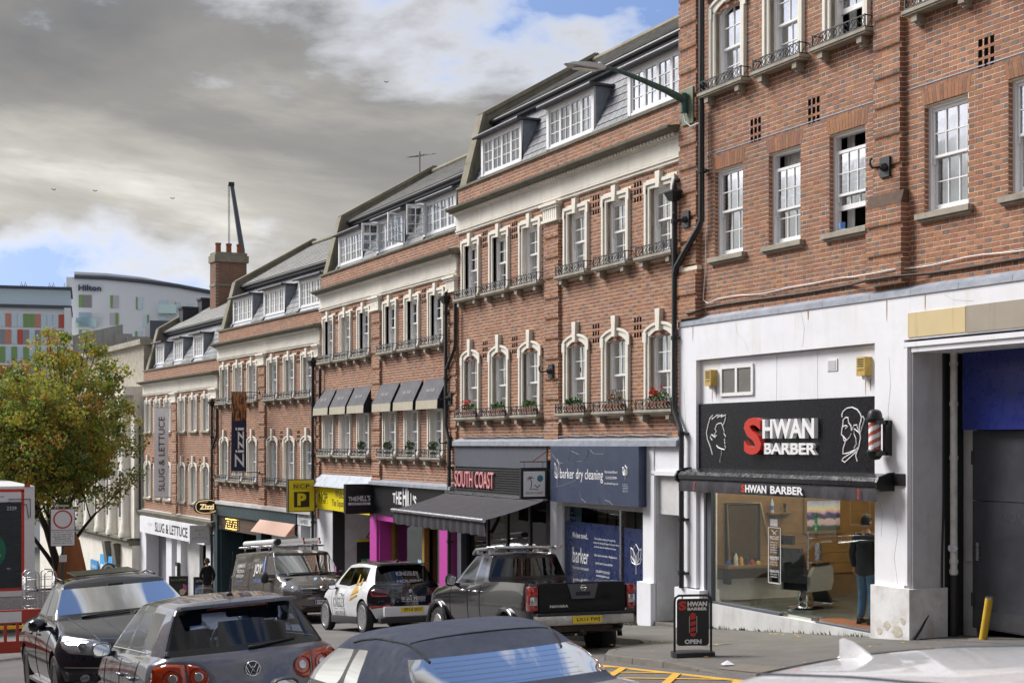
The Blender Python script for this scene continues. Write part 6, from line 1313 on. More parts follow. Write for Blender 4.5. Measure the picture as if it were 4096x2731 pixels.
# ================================================================ pavement furniture by the barber
ab=thing('pavement_sign','black swing sign reading SHWAN BARBER OPEN on a rubber foot','pavement sign',(-17.02,-3.82,gz(-17)-.03)); AFM=T(-17.02,-3.82,gz(-17)-.03)@RZ(73)@Matrix.Scale(.75,4)
def abp(name,mb,mt,sm=False): q=MB(); q.merge(mb,AFM); return part(name,q,mt,ab,sm)
def rrect(w,h,r_,n=5,cz=0): return [(sx*(w/2-r_)+r_*math.cos(a),cz+sz*(h/2-r_)+r_*math.sin(a)) for sx,sz,a0 in ((1,1,0),(-1,1,90),(-1,-1,180),(1,-1,270)) for a in [R(a0+90*i/n) for i in range(n+1)]]
abp('base',MB().prism([(-.36,-.2),(.36,-.2),(.40,-.08),(.38,.14),(.2,.26),(-.2,.26),(-.38,.14),(-.40,-.08)],0,.10,'z'),M_PLASTIC)
q=MB(); q.tube([(-.345,0,.08),(-.345,0,1.02),(-.33,0,1.09),(-.27,0,1.13),(.27,0,1.13),(.33,0,1.09),(.345,0,1.02),(.345,0,.08)],.022,8); abp('frame',q,M_BLACK,40)
q=MB(); q.prism(rrect(.60,.86,.05,cz=.64),-.012,.012); abp('panel',q,M_BLACK)
for x in (-.2,.2): q=MB(); q.box(x-.012,x+.012,-.006,.006,1.06,1.12); abp('hanger',q,M_STEEL)
def abt(s,x,z,w,h,mt,bold=.03): q=MB(); q.merge(text(s,1,0,bold,sx=w,sy=h),T(x,-.015,z)); abp('lettering',q,mt)
abt('S',-.20,.945,.15,.17,M_RED,.05); abt('HWAN',.08,.975,.37,.09,M_WHITE,.05); abt('BARBER',.08,.885,.37,.055,M_WHITE,.04); abt('OPEN',0,.285,.32,.085,M_WHITE,.05)
q=MB()
for i in range(3): q.add([(-.05,-.015,.46+.11*i),(.05,-.015,.49+.11*i),(.05,-.015,.56+.11*i),(-.05,-.015,.53+.11*i)],[(0,1,2,3)])
q.add([(-.065,-.015,.75),(.065,-.015,.75),(.04,-.015,.80),(0,-.015,.82),(-.04,-.015,.80)],[(0,1,2,3,4)]); q.add([(-.065,-.015,.44),(-.04,-.015,.39),(0,-.015,.375),(.04,-.015,.39),(.065,-.015,.44)],[(0,1,2,3,4)]); abp('pole_emblem',q,M_RED)
q=MB(); q.tube([(-.07,-.016,.45),(-.07,-.016,.75)],.004,4); q.tube([(.07,-.016,.45),(.07,-.016,.75)],.004,4); abp('pole_outline',q,M_WHITE)
bo=thing('yellow_bollard','short leaning yellow steel post in front of the garage door','bollard',(-15.9,.35,gz(-15.9))); m=MB(); m.tube([(-15.92,.35,gz(-15.9)-.05),(-15.80,.37,gz(-15.9)+.62)],.055,14); part('post',m,mat('chipped_yellow_paint',(.68,.42,.03),.5,var=.2,dirt=((.25,.14,.05),.4,12)),bo,smooth=40); m=MB(); m.tube([(-15.80,.37,gz(-15.9)+.615),(-15.797,.37,gz(-15.9)+.635)],.058,14); part('cap',m,M_STEEL,bo); m=MB(); m.lathe([(.18,.0),(.17,.02),(0,.025)],14,(-15.92,.33,gz(-15.9)-.005)); part('concrete_collar',m,M_KERB,bo)
m=MB(); P0=(-15.75,-4.1,pav_z(-15.75,-4.1)); m.add([(P0[0]-.1,P0[1]-.04,P0[2]+.01),(P0[0]+.02,P0[1]-.07,P0[2]+.015),(P0[0]+.12,P0[1]+.03,P0[2]+.03),(P0[0]-.02,P0[1]+.08,P0[2]+.01),(P0[0]+.0,P0[1]+.0,P0[2]+.07)],[(0,1,4),(1,2,4),(2,3,4),(3,0,4)]); solo('litter',m,mat('litter_paper',(.6,.62,.72),.6,var=.2,vscale=30),'crumpled white wrapper on the pavement by the kerb','litter',P0)
lr=random.Random(5); lm=[]
for c in ((.55,.35,.05),(.45,.2,.04),(.5,.42,.12)): q=MB(); q.add([(-.04,0,.004),(0,.022,.012),(.045,0,.006),(0,-.022,.003)],[(0,1,2,3)]); lm.append(q.mesh('fallen_leaf',mat('leaf_%d'%int(c[0]*100+c[1]*100),c,.8,var=.2)))
for i in range(34):
    x,y=lr.uniform(-21,-13.5),lr.uniform(-4.3,-.3)
    o=bpy.data.objects.new('fallen_leaf',lr.choice(lm)); COL.objects.link(o); o.location=(x,y,pav_z(x,y)+.004); o.rotation_euler=(0,0,lr.uniform(0,6.28)); tag(o,'small fallen autumn leaf lying on the pavement outside the barber shop','leaf','fallen leaves on the pavement')
m=MB(); 
for i in range(260):
    if lr.random()<.75: x=lr.uniform(-22.6,-17.8); y=lr.uniform(-.10,-.035)
    else: x=lr.uniform(-25.2,-24.8); y=lr.uniform(-.3,-.1)
    if lr.random()<.5 and -21.2<x<-18.5: continue
    z=gz(x); h=lr.uniform(.02,.08); a=lr.uniform(0,6.28); m.col=(.07,.13,.02) if lr.random()<.7 else (.18,.16,.04); m.add([(x-.012*math.cos(a),y-.012*math.sin(a),z),(x+.012*math.cos(a),y+.012*math.sin(a),z),(x+lr.uniform(-.03,.03),y-lr.uniform(0,.03),z+h)],[(0,1,2)])
solo('weeds',m,M_LEAF,'tufts of weeds along the foot of the barber shop wall','weeds',(-20,-.06,gz(-20)),kind='stuff')
# lights inside the barber shop
lf=thing('ceiling_light','long white ceiling light inside the barber shop','ceiling light',(-20.2,1.9,.12))
for y in (1.0,2.9): 
    m=MB(); m.box(-22.2,-17.9,y-.06,y+.06,.12,.18); part('light_tube',m,mat('warm_tube',(1,1,1),.5,var=0,emit=((1,.86,.66),16)),lf)
# ================================================================ vehicles
def lerp(a,b,t): return a+(b-a)*t
def itp(f,x):
    if isinstance(f,(int,float)): return f
    f=sorted(f)
    if x<=f[0][0]: return f[0][1]
    for (a,b),(c,d) in zip(f,f[1:]):
        if x<=c: return b+(d-b)*(x-a)/(c-a)
    return f[-1][1]
FRC=[0,.42,.78,1.0]
def half_ring(r):
    """r: dict xf rf xr rr S W Z -> half outline, front centre to rear centre"""
    p=[]; xc=r['xf']-r['rf']; xd=r['xr']+r['rr']; wf=r.get('wf',itp(r['W'],xc)); wr=r.get('wr',itp(r['W'],xd))
    for f in FRC: x=r['xf']-r['rf']*f**2.4; p.append((x,f*wf,itp(r['Z'],x)))
    for x in r['S']: p.append((x,itp(r['W'],x),itp(r['Z'],x)))
    for f in FRC[::-1]: x=r['xr']+r['rr']*f**2.4; p.append((x,f*wr,itp(r['Z'],x)))
    return p
def car_shell(rings,cell,crease,sub=2):
    H=[half_ring(r) if isinstance(r,dict) else r for r in rings]
    # glass rows between base and roof edge are blended
    n=len(H[0]); full=[h+[(x,-y,z) for x,y,z in h[-2:0:-1]] for h in H]; N_=len(full[0])
    bm=bmesh.new(); cl=bm.edges.layers.float.new('crease_edge')
    V=[[bm.verts.new(p) for p in f] for f in full]
    def lab(j): return j if j<n else N_-j      # label of vertex
    for i in range(len(V)-1):
        for j in range(N_):
            k=(j+1)%N_; a=min(lab(j),lab(k)) if not (j==N_-1) else 0
            f=bm.faces.new((V[i][j],V[i][k],V[i+1][k],V[i+1][j])); f.material_index=cell(i,a)
    f=bm.faces.new(V[0][::-1]); f.material_index=2
    T_=V[-1]
    for j in range(n-1):
        a,b=T_[j],T_[j+1]; c,d=T_[(N_-j)%N_],T_[(N_-j-1)%N_]
        vs=[a]+([] if c is a else [c])+([] if d is b else [d])+[b]
        q=bm.faces.new(vs[::-1] if False else vs); q.material_index=cell(len(V)-1,j)
    bmesh.ops.recalc_face_normals(bm,faces=bm.faces)
    for e in bm.edges:
        a,b=e.verts; e[cl]=0
    idx={v:(i,j) for i,row in enumerate(V) for j,v in enumerate(row)}
    for e in bm.edges:
        (i,j),(k,l)=idx[e.verts[0]],idx[e.verts[1]]
        if i==k and i in crease: e[cl]=crease[i]
        elif i!=k and {f.material_index for f in e.link_faces}.__len__()>1: e[cl]=max(e[cl],.75)
    me=bpy.data.meshes.new('shell'); bm.to_mesh(me); bm.free(); return me
def apply_mods(me,arches,sub):
    o=bpy.data.objects.new('tmp',me); COL.objects.link(o)
    ss=o.modifiers.new('s','SUBSURF'); ss.levels=sub; ss.render_levels=sub
    for k in range(6): me.materials.append(None)
    dg=bpy.context.evaluated_depsgraph_get(); out=bpy.data.meshes.new_from_object(o.evaluated_get(dg)); bpy.data.objects.remove(o)
    shell_bvh_me=out
    if arches:
        o=bpy.data.objects.new('tmp',out.copy()); COL.objects.link(o); cs=[]
        for (x,y0,y1,z,r_) in arches:
            c=MB(); c.lathe([(r_,y0),(r_,y1)],40,(x,0,z),'y'); c.m=[5]*len(c.f); cm=c.mesh('c',[None]*6); co=bpy.data.objects.new('cut',cm); COL.objects.link(co); cs.append(co)
            md=o.modifiers.new('b','BOOLEAN'); md.operation='DIFFERENCE'; md.object=co; md.solver='EXACT'
        dg=bpy.context.evaluated_depsgraph_get(); out2=bpy.data.meshes.new_from_object(o.evaluated_get(dg)); bpy.data.objects.remove(o)
        for c in cs: bpy.data.objects.remove(c)
        return out,out2
    return out,out
def split_mat(me,k):
    bm=bmesh.new(); bm.from_mesh(me); bmesh.ops.delete(bm,geom=[f for f in bm.faces if f.material_index not in k],context='FACES')
    if not bm.faces: bm.free(); return None
    for f in bm.faces: f.material_index=k.index(f.material_index); f.smooth=True
    out=bpy.data.meshes.new('part'); bm.to_mesh(out); bm.free(); return out
class Car:
    def __init__(s,name,label,cat,pos,heading,mats,spec):
        s.sp=spec; X,Y=pos; nrm=Vector((-.085+spec.get('pitch',0),-.055 if Y<-7.5 else .01,1)).normalized(); f0=Vector((math.cos(R(heading)),math.sin(R(heading)),0)); l=nrm.cross(f0).normalized(); f=l.cross(nrm)
        M=Matrix((( f.x,l.x,nrm.x,X),(f.y,l.y,nrm.y,Y),(f.z,l.z,nrm.z,road_z(X,Y)+spec.get('dz',0)),(0,0,0,1)))
        s.root=bpy.data.objects.new(name,None); s.root.empty_display_size=.3; COL.objects.link(s.root); s.root.matrix_world=M; BASE[s.root.name]=Vector((0,0,0)); tag(s.root,label,cat)
        s.m=mats
        sm=car_shell(spec['rings'],spec['cell'],spec.get('crease',{}))
        wr=spec['wr']; ar=[]
        for x in spec['wx']:
            for sg in (-1,1): ya,yb=sorted((sg*(spec['wy']-.26),sg*(spec['wy']+.5))); ar.append((x,ya,yb,wr+spec.get('wz',0),wr+spec.get('ag',.055)))
        s.full,cut=apply_mods(sm,ar,spec.get('sub',2))
        bm=bmesh.new(); bm.from_mesh(s.full); s.bvh=BVHTree.FromBMesh(bm); bm.free()
        b=split_mat(cut,[0,2,3,5]); 
        for q in (mats[0],M_TRIM,mats[2] if len(mats)>2 else mats[0],M_PLASTIC): b.materials.append(q)
        b.set_sharp_from_angle(angle=R(38)); s.body=part('body',b,None,s.root)
        g=split_mat(cut,[1])
        if g:
            g.materials.append(mats[1]); bm=bmesh.new(); bm.from_mesh(g); seen=set(); bm.faces.ensure_lookup_table()
            for f in bm.faces:          # every loose island is one window
                if f.index in seen: continue
                st=[f]; isl=[]; seen.add(f.index)
                while st:
                    q=st.pop(); isl.append(q)
                    for e in q.edges:
                        for h in e.link_faces:
                            if h.index not in seen: seen.add(h.index); st.append(h)
                vm={}; w=MB()
                for q in isl:
                    for v in q.verts: vm.setdefault(v.index,len(vm))
                vv=[None]*len(vm)
                for q in isl:
                    for v in q.verts: vv[vm[v.index]]=tuple(v.co)
                w.add(vv,[tuple(vm[v.index] for v in q.verts) for q in isl]); part('window',w,mats[1],s.root,smooth=True)
            bm.free()
        s.wheels()
    def wheels(s):
        sp=s.sp; wr=sp['wr']; ww=sp.get('ww',.22); rr=wr*sp.get('rim',.66)
        ty=MB(); ty.lathe([(rr,-ww*.46),(wr*.94,-ww*.5),(wr*.99,-ww*.38),(wr,-ww*.2),(wr,ww*.2),(wr*.99,ww*.38),(wr*.94,ww*.5),(rr,ww*.46)],32,(0,0,0),'y')
        for k in range(3): ty.lathe([(wr+.001,-.05+.05*k-.004),(wr+.001,-.05+.05*k+.004)],32,(0,0,0),'y')
        rm=MB(); rm.lathe([(rr*1.02,ww*.47),(rr*.97,ww*.5),(rr*.93,ww*.40),(rr*.9,-ww*.4)],32,(0,0,0),'y'); rm.lathe([(0,ww*.36),(rr*.16,ww*.38),(rr*.2,ww*.3)],16,(0,0,0),'y')
        n=sp.get('spokes',5)
        for k in range(n):
            a=2*math.pi*k/n+.3; w1,w2=rr*sp.get('sw',.16),rr*sp.get('sw',.16)*1.25; q=MB(); q.hexa([(-w1,ww*.18,rr*.1),(w1,ww*.18,rr*.1),(w1,ww*.36,rr*.1),(-w1,ww*.36,rr*.1),(-w2,ww*.26,rr*.95),(w2,ww*.26,rr*.95),(w2,ww*.42,rr*.95),(-w2,ww*.42,rr*.95)]); rm.merge(q,RY(math.degrees(a)))
        bk=MB(); bk.lathe([(0,ww*.05),(rr*.88,ww*.05)],24,(0,0,0),'y')
        tm=ty.mesh('tyre',M_TYRE,smooth=40); r2=rm.mesh('rim',sp.get('rimmat',M_ALLOY),smooth=35); bm_=bk.mesh('brake',M_PLASTIC)
        for x in sp['wx']:
            for sg in (-1,1):
                w=bpy.data.objects.new('wheel',tm); COL.objects.link(w); w.parent=s.root; w.matrix_local=T(x,sg*sp['wy'],wr+sp.get('wz',0))@(RZ(180) if sg<0 else I4); BASE[w.name]=Vector((0,0,0))
                for nm,me in (('rim',r2),('brake_disc',bm_)): o=bpy.data.objects.new(nm,me); COL.objects.link(o); o.parent=w
    def cast(s,axis,sg,a,b):
        if axis=='x': o=Vector((sg*6,a,b)); d=Vector((-sg,0,0))
        elif axis=='y': o=Vector((a,sg*4,b)); d=Vector((0,-sg,0))
        else: o=Vector((a,b,5)); d=Vector((0,0,-1))
        h=s.bvh.ray_cast(o,d)
        return (h[0],h[1]) if h[0] is not None else (None,None)
    def drape(s,pts,axis,sg,off):
        out=[]; last=None
        for a,b in pts:
            p,n=s.cast(axis,sg,a,b)
            if p is None: p,n=last if last else (Vector((sg*2,a,b)) if axis=='x' else Vector((a,sg*.8,b)) if axis=='y' else Vector((a,b,1)),Vector((0,0,0)))
            else: last=(p,n)
            nn=n.copy()
            if axis=='x' and nn.x*sg<0 or axis=='y' and nn.y*sg<0 or axis=='z' and nn.z<0: nn=-nn
            out.append(p+nn*off)
        return out
    def patch(s,name,outline,axis,sg,mt,off=.006,rim=4,parent=None,bulge=0):
        c=(sum(p[0] for p in outline)/len(outline),sum(p[1] for p in outline)/len(outline)); n=len(outline); m=MB(); vs=[]
        vs+=s.drape(outline,axis,sg,-.006)
        for k in range(rim):
            t=1-k/rim*.999; t=.985 if k==0 else t; vs+=s.drape([(c[0]+(p[0]-c[0])*t,c[1]+(p[1]-c[1])*t) for p in outline],axis,sg,off+bulge*(1-t*t))
        vs+=s.drape([c],axis,sg,off+bulge)
        fs=[(i*n+j,i*n+(j+1)%n,(i+1)*n+(j+1)%n,(i+1)*n+j) for i in range(rim) for j in range(n)]+[(rim*n+j,rim*n+(j+1)%n,(rim+1)*n) for j in range(n)]
        m.add(vs,fs); bm=bmesh.new(); me=m.mesh(name,mt,(0,0,0),True); bm.from_mesh(me); bmesh.ops.recalc_face_normals(bm,faces=bm.faces); bm.to_mesh(me); bm.free()
        return part(name,me,mt,parent or s.root)
    def line(s,name,pts,axis,sg,w,mt,off=.002,closed=False):
        if closed: pts=pts+[pts[0]]
        P=[]
        for a,b in zip(pts,pts[1:]):
            k=max(1,int(math.hypot(b[0]-a[0],b[1]-a[1])/.06)); P+=[(lerp(a[0],b[0],i/k),lerp(a[1],b[1],i/k)) for i in range(k)]
        P.append(pts[-1]); q=s.drape(P,axis,sg,off); m=MB(); m.tube(q,w/2,5); return part(name,m,mt,s.body)
    def text(s,st,a,b,w,h,axis,sg,mt,rot=0,bold=0,flip=False,off=.004):
        t=text(st,1,0,bold,sx=w,sy=h); pts=[]
        for x,y,z in t.v:
            x,z=x*math.cos(R(rot))-z*math.sin(R(rot)),x*math.sin(R(rot))+z*math.cos(R(rot)); k=-1 if flip else 1; pts.append((a+k*x,b+z))
        if axis=='z': pts=[(a+(p[1]-b),b-(p[0]-a)) for p in pts] if sg>0 else [(a-(p[1]-b),b+(p[0]-a)) for p in pts]
        m=MB(); m.add(s.drape(pts,axis,sg,off),t.f); return part('lettering',m,mt,s.root)
    def box(s,name,x0,x1,y0,y1,z0,z1,mt,parent=None,bev=0):
        m=MB(); m.box(x0,x1,y0,y1,z0,z1); me=m.mesh(name,mt)
        if bev:
            bm=bmesh.new(); bm.from_mesh(me); bmesh.ops.bevel(bm,geom=bm.edges[:],offset=bev,segments=2,affect='EDGES',profile=.6); bm.to_mesh(me); bm.free(); me.polygons.foreach_set('use_smooth',[True]*len(me.polygons)); me.set_sharp_from_angle(angle=R(50))
        return part(name,me,mt,parent or s.root)
    def mb(s,name,m,mt,sm=False,parent=None): return part(name,m,mt,parent or s.root,sm)
    def mirror(s,x,y,z,h=.15,w=.22,d=.12,mt=None,arm=.08):
        for sg in (-1,1):
            m=MB(); yy=sg*(y+w/2); n=12
            ra=[]
            for k,(dx,sc) in enumerate(((-d*.45,.9),(-d*.35,1),(d*.1,1),(d*.45,.72),(d*.6,.3))):
                ra+=[(x+dx,yy+w/2*sc*abs(math.cos(a))**.7*(1 if math.cos(a)>0 else -1),z+h/2*sc*abs(math.sin(a))**.7*(1 if math.sin(a)>0 else -1)) for a in [2*math.pi*i/n for i in range(n)]]
            m.add(ra,[(k*n+i,k*n+(i+1)%n,(k+1)*n+(i+1)%n,(k+1)*n+i) for k in range(4) for i in range(n)]+[tuple(range(n))[::-1],tuple(4*n+i for i in range(n))])
            o=s.mb('mirror',m,mt or s.m[0],35)
            g=MB(); g.add([(x-d*.47,yy+w/2*.8*abs(math.cos(a))**.7*(1 if math.cos(a)>0 else -1),z+h/2*.8*abs(math.sin(a))**.7*(1 if math.sin(a)>0 else -1)) for a in [2*math.pi*i/n for i in range(n)]],[tuple(range(n))[::-1]]); s.mb('mirror_glass',g,M_MIRROR,parent=o)
            a=MB(); a.bar((x,sg*(y-arm),z-h*.35),(x,sg*(y+.05),z-h*.3),.07,.05); s.mb('mirror_arm',a,M_PLASTIC,parent=o)
    def plate(s,st,x,y,z,mt,sg,tilt=0,euro=True):
        M=T(x,y,z)@(RZ(-90) if sg<0 else RZ(90))@RX(tilt) ; q=MB(); q.merge(MB().box(-.26,.26,-.006,.006,-.0555,.0555),M); o=s.mb('number_plate',q,mt)
        q=MB(); q.merge(text(st,1,0,.012,sx=.40,sy=.068),M@T(.015,-.009,0)); s.mb('plate_lettering',q,M_BLACK,parent=o)
        if euro: q=MB(); q.merge(MB().box(-.255,-.215,-.009,-.006,-.05,.05),M); s.mb('plate_band',q,mat('plate_blue',(.02,.08,.45),.4,var=0),parent=o)
    def seats(s,xs,w=.5,h=.62,z=.55,y=.36,mt=None,head=True):
        for x in xs:
            for sg in (-1,1):
                q=MB(); q.hexa([(x-.05,sg*y-w/2,z),(x+.08,sg*y-w/2,z),(x+.08,sg*y+w/2,z),(x-.05,sg*y+w/2,z),(x-.22,sg*y-w*.42,z+h),(x-.13,sg*y-w*.42,z+h),(x-.13,sg*y+w*.42,z+h),(x-.22,sg*y+w*.42,z+h)]); q.box(x,x+.5,sg*y-w/2,sg*y+w/2,z-.1,z+.05)
                o=s.mb('seat',q,mt or M_SEAT)
                if head: s.box('headrest',x-.28,x-.16,sg*y-.14,sg*y+.14,z+h+.04,z+h+.20,mt or M_SEAT,o,.03)
        q=MB(); q.box(min(xs)-.6,max(xs)+1.2,-.75,.75,.3,.36); s.mb('cabin_floor',q,M_PLASTIC)
    def wiper(s,a,b,axis='x',sg=-1):
        p=s.drape([(lerp(a[0],b[0],t/6),lerp(a[1],b[1],t/6)) for t in range(7)],axis,sg,.015); m=MB(); m.tube(p,[.016,.014,.012,.01,.009,.008,.007],6); return s.mb('wiper',m,M_PLASTIC,True)
M_TYRE=mat('tyre_rubber',(.022,.022,.023),.85,var=.2,vscale=20); M_ALLOY=mat('alloy_rim',(.55,.55,.57),.3,metal=.9,var=.1); M_ALLOYD=mat('dark_rim',(.08,.08,.085),.35,metal=.7,var=.1)
M_TRIM=mat('gloss_black_trim',(.010,.010,.012),.2,var=.1); M_SEAT=mat('dark_seat_cloth',(.035,.04,.06),.9,var=.2); M_SEATL=mat('cream_leather',(.42,.39,.32),.6,var=.1)
M_CHR=mat('car_chrome',(.8,.8,.82),.1,metal=1,var=.03)
def paint(name,c,metal=.35,rough=.28): return mat(name,c,rough,metal,var=.06,vscale=1.2,coat=1.0,backdark=True,dirt=(tuple(x*.85+.006 for x in c),.3,6))
M_REDL=mat('red_lamp',(.42,.012,.008),.12,var=.2,vscale=9,coat=1); M_REDD=mat('dark_red_lamp',(.16,.006,.006),.1,var=.1,coat=1); M_ORL=mat('orange_red_lamp',(.55,.06,.012),.12,var=.25,vscale=12,coat=1); M_CLR=mat('clear_lamp',(.62,.63,.65),.1,metal=.6,var=.4,vscale=22,coat=1); M_LENS=mat('headlamp_glass',(.30,.32,.35),.06,metal=.5,var=.35,vscale=7,coat=1)
M_PLY=mat('yellow_plate',(.80,.58,.02),.35,var=.04); M_PLW=mat('white_plate',(.78,.78,.78),.35,var=.03)
G_CAR=glass('car_glass',(.42,.47,.46),1.0,.0); G_DARK=glass('privacy_glass',(.06,.065,.075),1.0,.0); G_BRIGHT=glass('coated_glass',(.25,.27,.25),6.0,.0); G_BLUE=glass('blue_glass',(.62,.70,.85),.9,.0)
def blend(a,b,t,bul=0):
    return [tuple(lerp(p[i],q[i],t) if i!=1 else lerp(p[1],q[1],t)*(1+bul) for i in range(3)) for p,q in zip(a,b)]
def std_rings(low,belt,roof,top,bul=.02,t0=.08,t1=.93):
    b=half_ring(belt); r=half_ring(roof); return low+[b,blend(b,r,t0,bul*.4),blend(b,r,.5,bul),blend(b,r,t1,bul*.4),r,top]
def std_cell(nl,side,front=True,rear=True,roofmat=0,pillar=0,nS=6,rearcells=None):
    """nl: number of lower rings; glass rows are bands nl+1, nl+2; side: set of S-cell indexes that are glass"""
    def cell(i,j):
        gl=i in (nl+1,nl+2)
        kind=('F',j) if j<3 else ('A',0) if j==3 else ('S',j-4) if j<3+nS else ('D',0) if j==3+nS else ('R',j)
        if gl:
            if kind[0]=='F' and front: return 1
            if kind[0]=='R' and rear: return 1
            if kind[0]=='S':
                return 1 if kind[1] in side else (2 if kind[1]%2==1 and pillar==2 else pillar)
            return 0
        if i in (nl,nl+3):
            if kind[0] in 'FR' or (kind[0]=='S' and (kind[1] in side)): return 2
        if i>=nl+4: return roofmat
        if rearcells and kind[0]=='R': return rearcells(i)
        return 0
    return cell
# ---------------------------------------------------------------- grey hatchback (rear towards us)
SX=[1.25,.62,-.15,-.75,-1.25,-1.62]
g_low=[dict(xf=1.92,rf=.35,xr=-1.92,rr=.3,S=SX,W=.76,Z=.17),dict(xf=2.06,rf=.42,xr=-2.07,rr=.3,S=SX,W=.855,Z=.27),dict(xf=2.10,rf=.5,xr=-2.10,rr=.32,S=SX,W=.88,Z=.52),dict(xf=2.05,rf=.52,xr=-2.07,rr=.30,S=SX,W=.875,Z=[(-2.1,.80),(2.1,.70)]),dict(xf=1.93,rf=.5,xr=-2.02,rr=.22,S=SX,W=[(-2.1,.78),(-1.4,.845),(1.2,.83),(1.9,.74)],Z=[(-2,.96),(-.2,.93),(1.2,.90),(1.95,.78)])]
g_belt=dict(xf=1.02,rf=.30,xr=-1.98,rr=.16,S=[.62,-.14,-.24,-1.02,-1.14,-1.42],W=[(-2,.68),(-1.4,.775),(.7,.785)],Z=[(-2,1.0),(-.2,.97),(1.05,1.0)])
g_roof=dict(xf=.20,rf=.14,xr=-1.62,rr=.10,S=[.0,-.30,-.39,-.88,-.98,-1.30],W=[(-1.6,.52),(-.8,.575),(.2,.56)],Z=[(-1.62,1.385),(-.6,1.43),(.2,1.40)])
g_top=dict(xf=.06,rf=.14,xr=-1.5,rr=.08,S=[-.12,-.36,-.45,-.85,-.95,-1.2],W=[(-1.5,.40),(0,.44)],Z=[(-1.5,1.44),(-.6,1.485),(.1,1.455)])
P_GREY=paint('grey_metallic',(.15,.155,.195))
GOLF=Car('hatchback_car','dark grey hatchback with round front badge on its tailgate and whip aerial','car',(-14.33,-11.15),178.5,[P_GREY,G_BLUE],dict(rings=std_rings(g_low,g_belt,g_roof,g_top),cell=std_cell(5,{0,2},pillar=2),crease={3:.15,4:.25,5:.35,9:.3},wr=.315,wx=(1.26,-1.32),wy=.775,spokes=5,sub=3))
c=GOLF; c.seats([.1,-.85],mt=M_SEAT)
for sg in (-1,1):
    def Y(v): return sg*v
    c.patch('tail_lamp',[(Y(a),b) for a,b in ((.90,.70),(.88,.78),(.80,.915),(.70,.945),(.56,.93),(.55,.70),(.72,.685))],'x',-1,M_ORL,.012)
    c.patch('tail_lamp',[(Y(a),b) for a,b in ((.535,.70),(.54,.93),(.45,.905),(.385,.85),(.37,.79),(.40,.735),(.46,.70))],'x',-1,M_ORL,.012)
    for cy in (.66,.455): c.patch('lamp_eye',[(Y(cy)+.04*math.cos(k*.52),.815+.04*math.sin(k*.52)) for k in range(12)],'x',-1,M_CLR,.02); c.line('lamp_ring',[(Y(cy)+.075*math.cos(k*.52),.815+.075*math.sin(k*.52)) for k in range(12)],'x',-1,.012,M_REDD,.015,True)
    c.line('door_seam',[(-.18,.30),(-.18,.93)],'y',sg,.008,M_BLACK); c.line('door_seam',[(-1.0,.62),(-1.12,.80),(-1.22,.95)],'y',sg,.008,M_BLACK); c.line('door_seam',[(.85,.30),(.85,.88)],'y',sg,.008,M_BLACK)
    for x in (-.35,-1.02): q=MB(); yy=c.cast('y',sg,x,.78)[0]; yy=yy.y if yy else sg*.86; q.tube([(x-.09,yy+sg*.0,.79),(x-.07,yy+sg*.03,.795),(x+.07,yy+sg*.03,.795),(x+.09,yy,.79)],.017,6); c.mb('door_handle',q,P_GREY,True)
c.line('window_trim',[(.60,1.0),(-1.35,1.02)],'y',1,.014,M_CHR,.004); c.line('window_trim',[(.60,1.0),(-1.35,1.02)],'y',-1,.014,M_CHR,.004)
q=MB(); q.lathe([(.068,0),(.066,.012),(.055,.016)],24,(-2.085,0,.86),'x'); 
p,_=c.cast('x',-1,0,.84); M0=T(p.x-.002,0,.84)@RZ(0)
q=MB(); q.lathe([(.0,-.002),(.066,-.004),(.07,-.001),(.07,.02)],28,(p.x-.006,0,.84),'x'); bd=c.mb('badge',q,mat('badge_blue_black',(.03,.035,.05),.2,var=0),True)
q=MB(); q.tube([(p.x-.014,.064*math.cos(k*.2618),.84+.064*math.sin(k*.2618)) for k in range(24)],.006,6,closed=True); q.tube([(p.x-.014,a,.84+b) for a,b in ((-.036,.05),(-.012,.006),(.0,.022),(.012,.006),(.036,.05))],.0055,5); q.tube([(p.x-.014,a,.84+b) for a,b in ((-.056,.02),(-.026,-.05),(0,.0),(.026,-.05),(.056,.02))],.0055,5); c.mb('badge_letters',q,M_CHR,True,bd)
c.patch('high_brake_lamp',[(-.28,1.355),(.28,1.355),(.27,1.378),(-.27,1.378)],'x',-1,M_REDD,.02)
q=MB(); q.box(-1.74,-1.55,-.53,.53,1.385,1.415); sp_=q.mesh('spoiler',P_GREY); bm=bmesh.new(); bm.from_mesh(sp_); bmesh.ops.bevel(bm,geom=bm.edges[:],offset=.012,segments=2,affect='EDGES'); bm.to_mesh(sp_); bm.free(); part('roof_spoiler',sp_,P_GREY,c.root)
c.wiper((.0,1.01),(-.44,1.05)); q=MB(); q.lathe([(.035,1.46),(.02,1.49),(.009,1.50)],10,(-1.35,0,0)); q.tube([(-1.35,0,1.49),(-1.62,0,1.86)],[.006,.0025],6); c.mb('aerial',q,M_PLASTIC,True)
c.mirror(.52,.83,.99,.15,.2,.13); c.plate('',-2.13,0,.60,M_PLY,-1,euro=False)
q=MB(); q.lathe([(.17,-.008),(.175,.008)],20,(.42,-.36,.92),'x'); q=MB(); q.tube([(.45+.05*math.sin(k*.35),-.36+.18*math.cos(k*.35),.95+.17*math.sin(k*.35)) for k in range(18)],.014,6,closed=True); c.mb('steering_wheel',q,M_PLASTIC,True)
c.box('dashboard',.55,1.0,-.7,.7,.62,.97,M_PLASTIC,None,.05); c.box('rear_shelf',-1.9,-1.2,-.6,.6,.90,.94,M_SEAT)
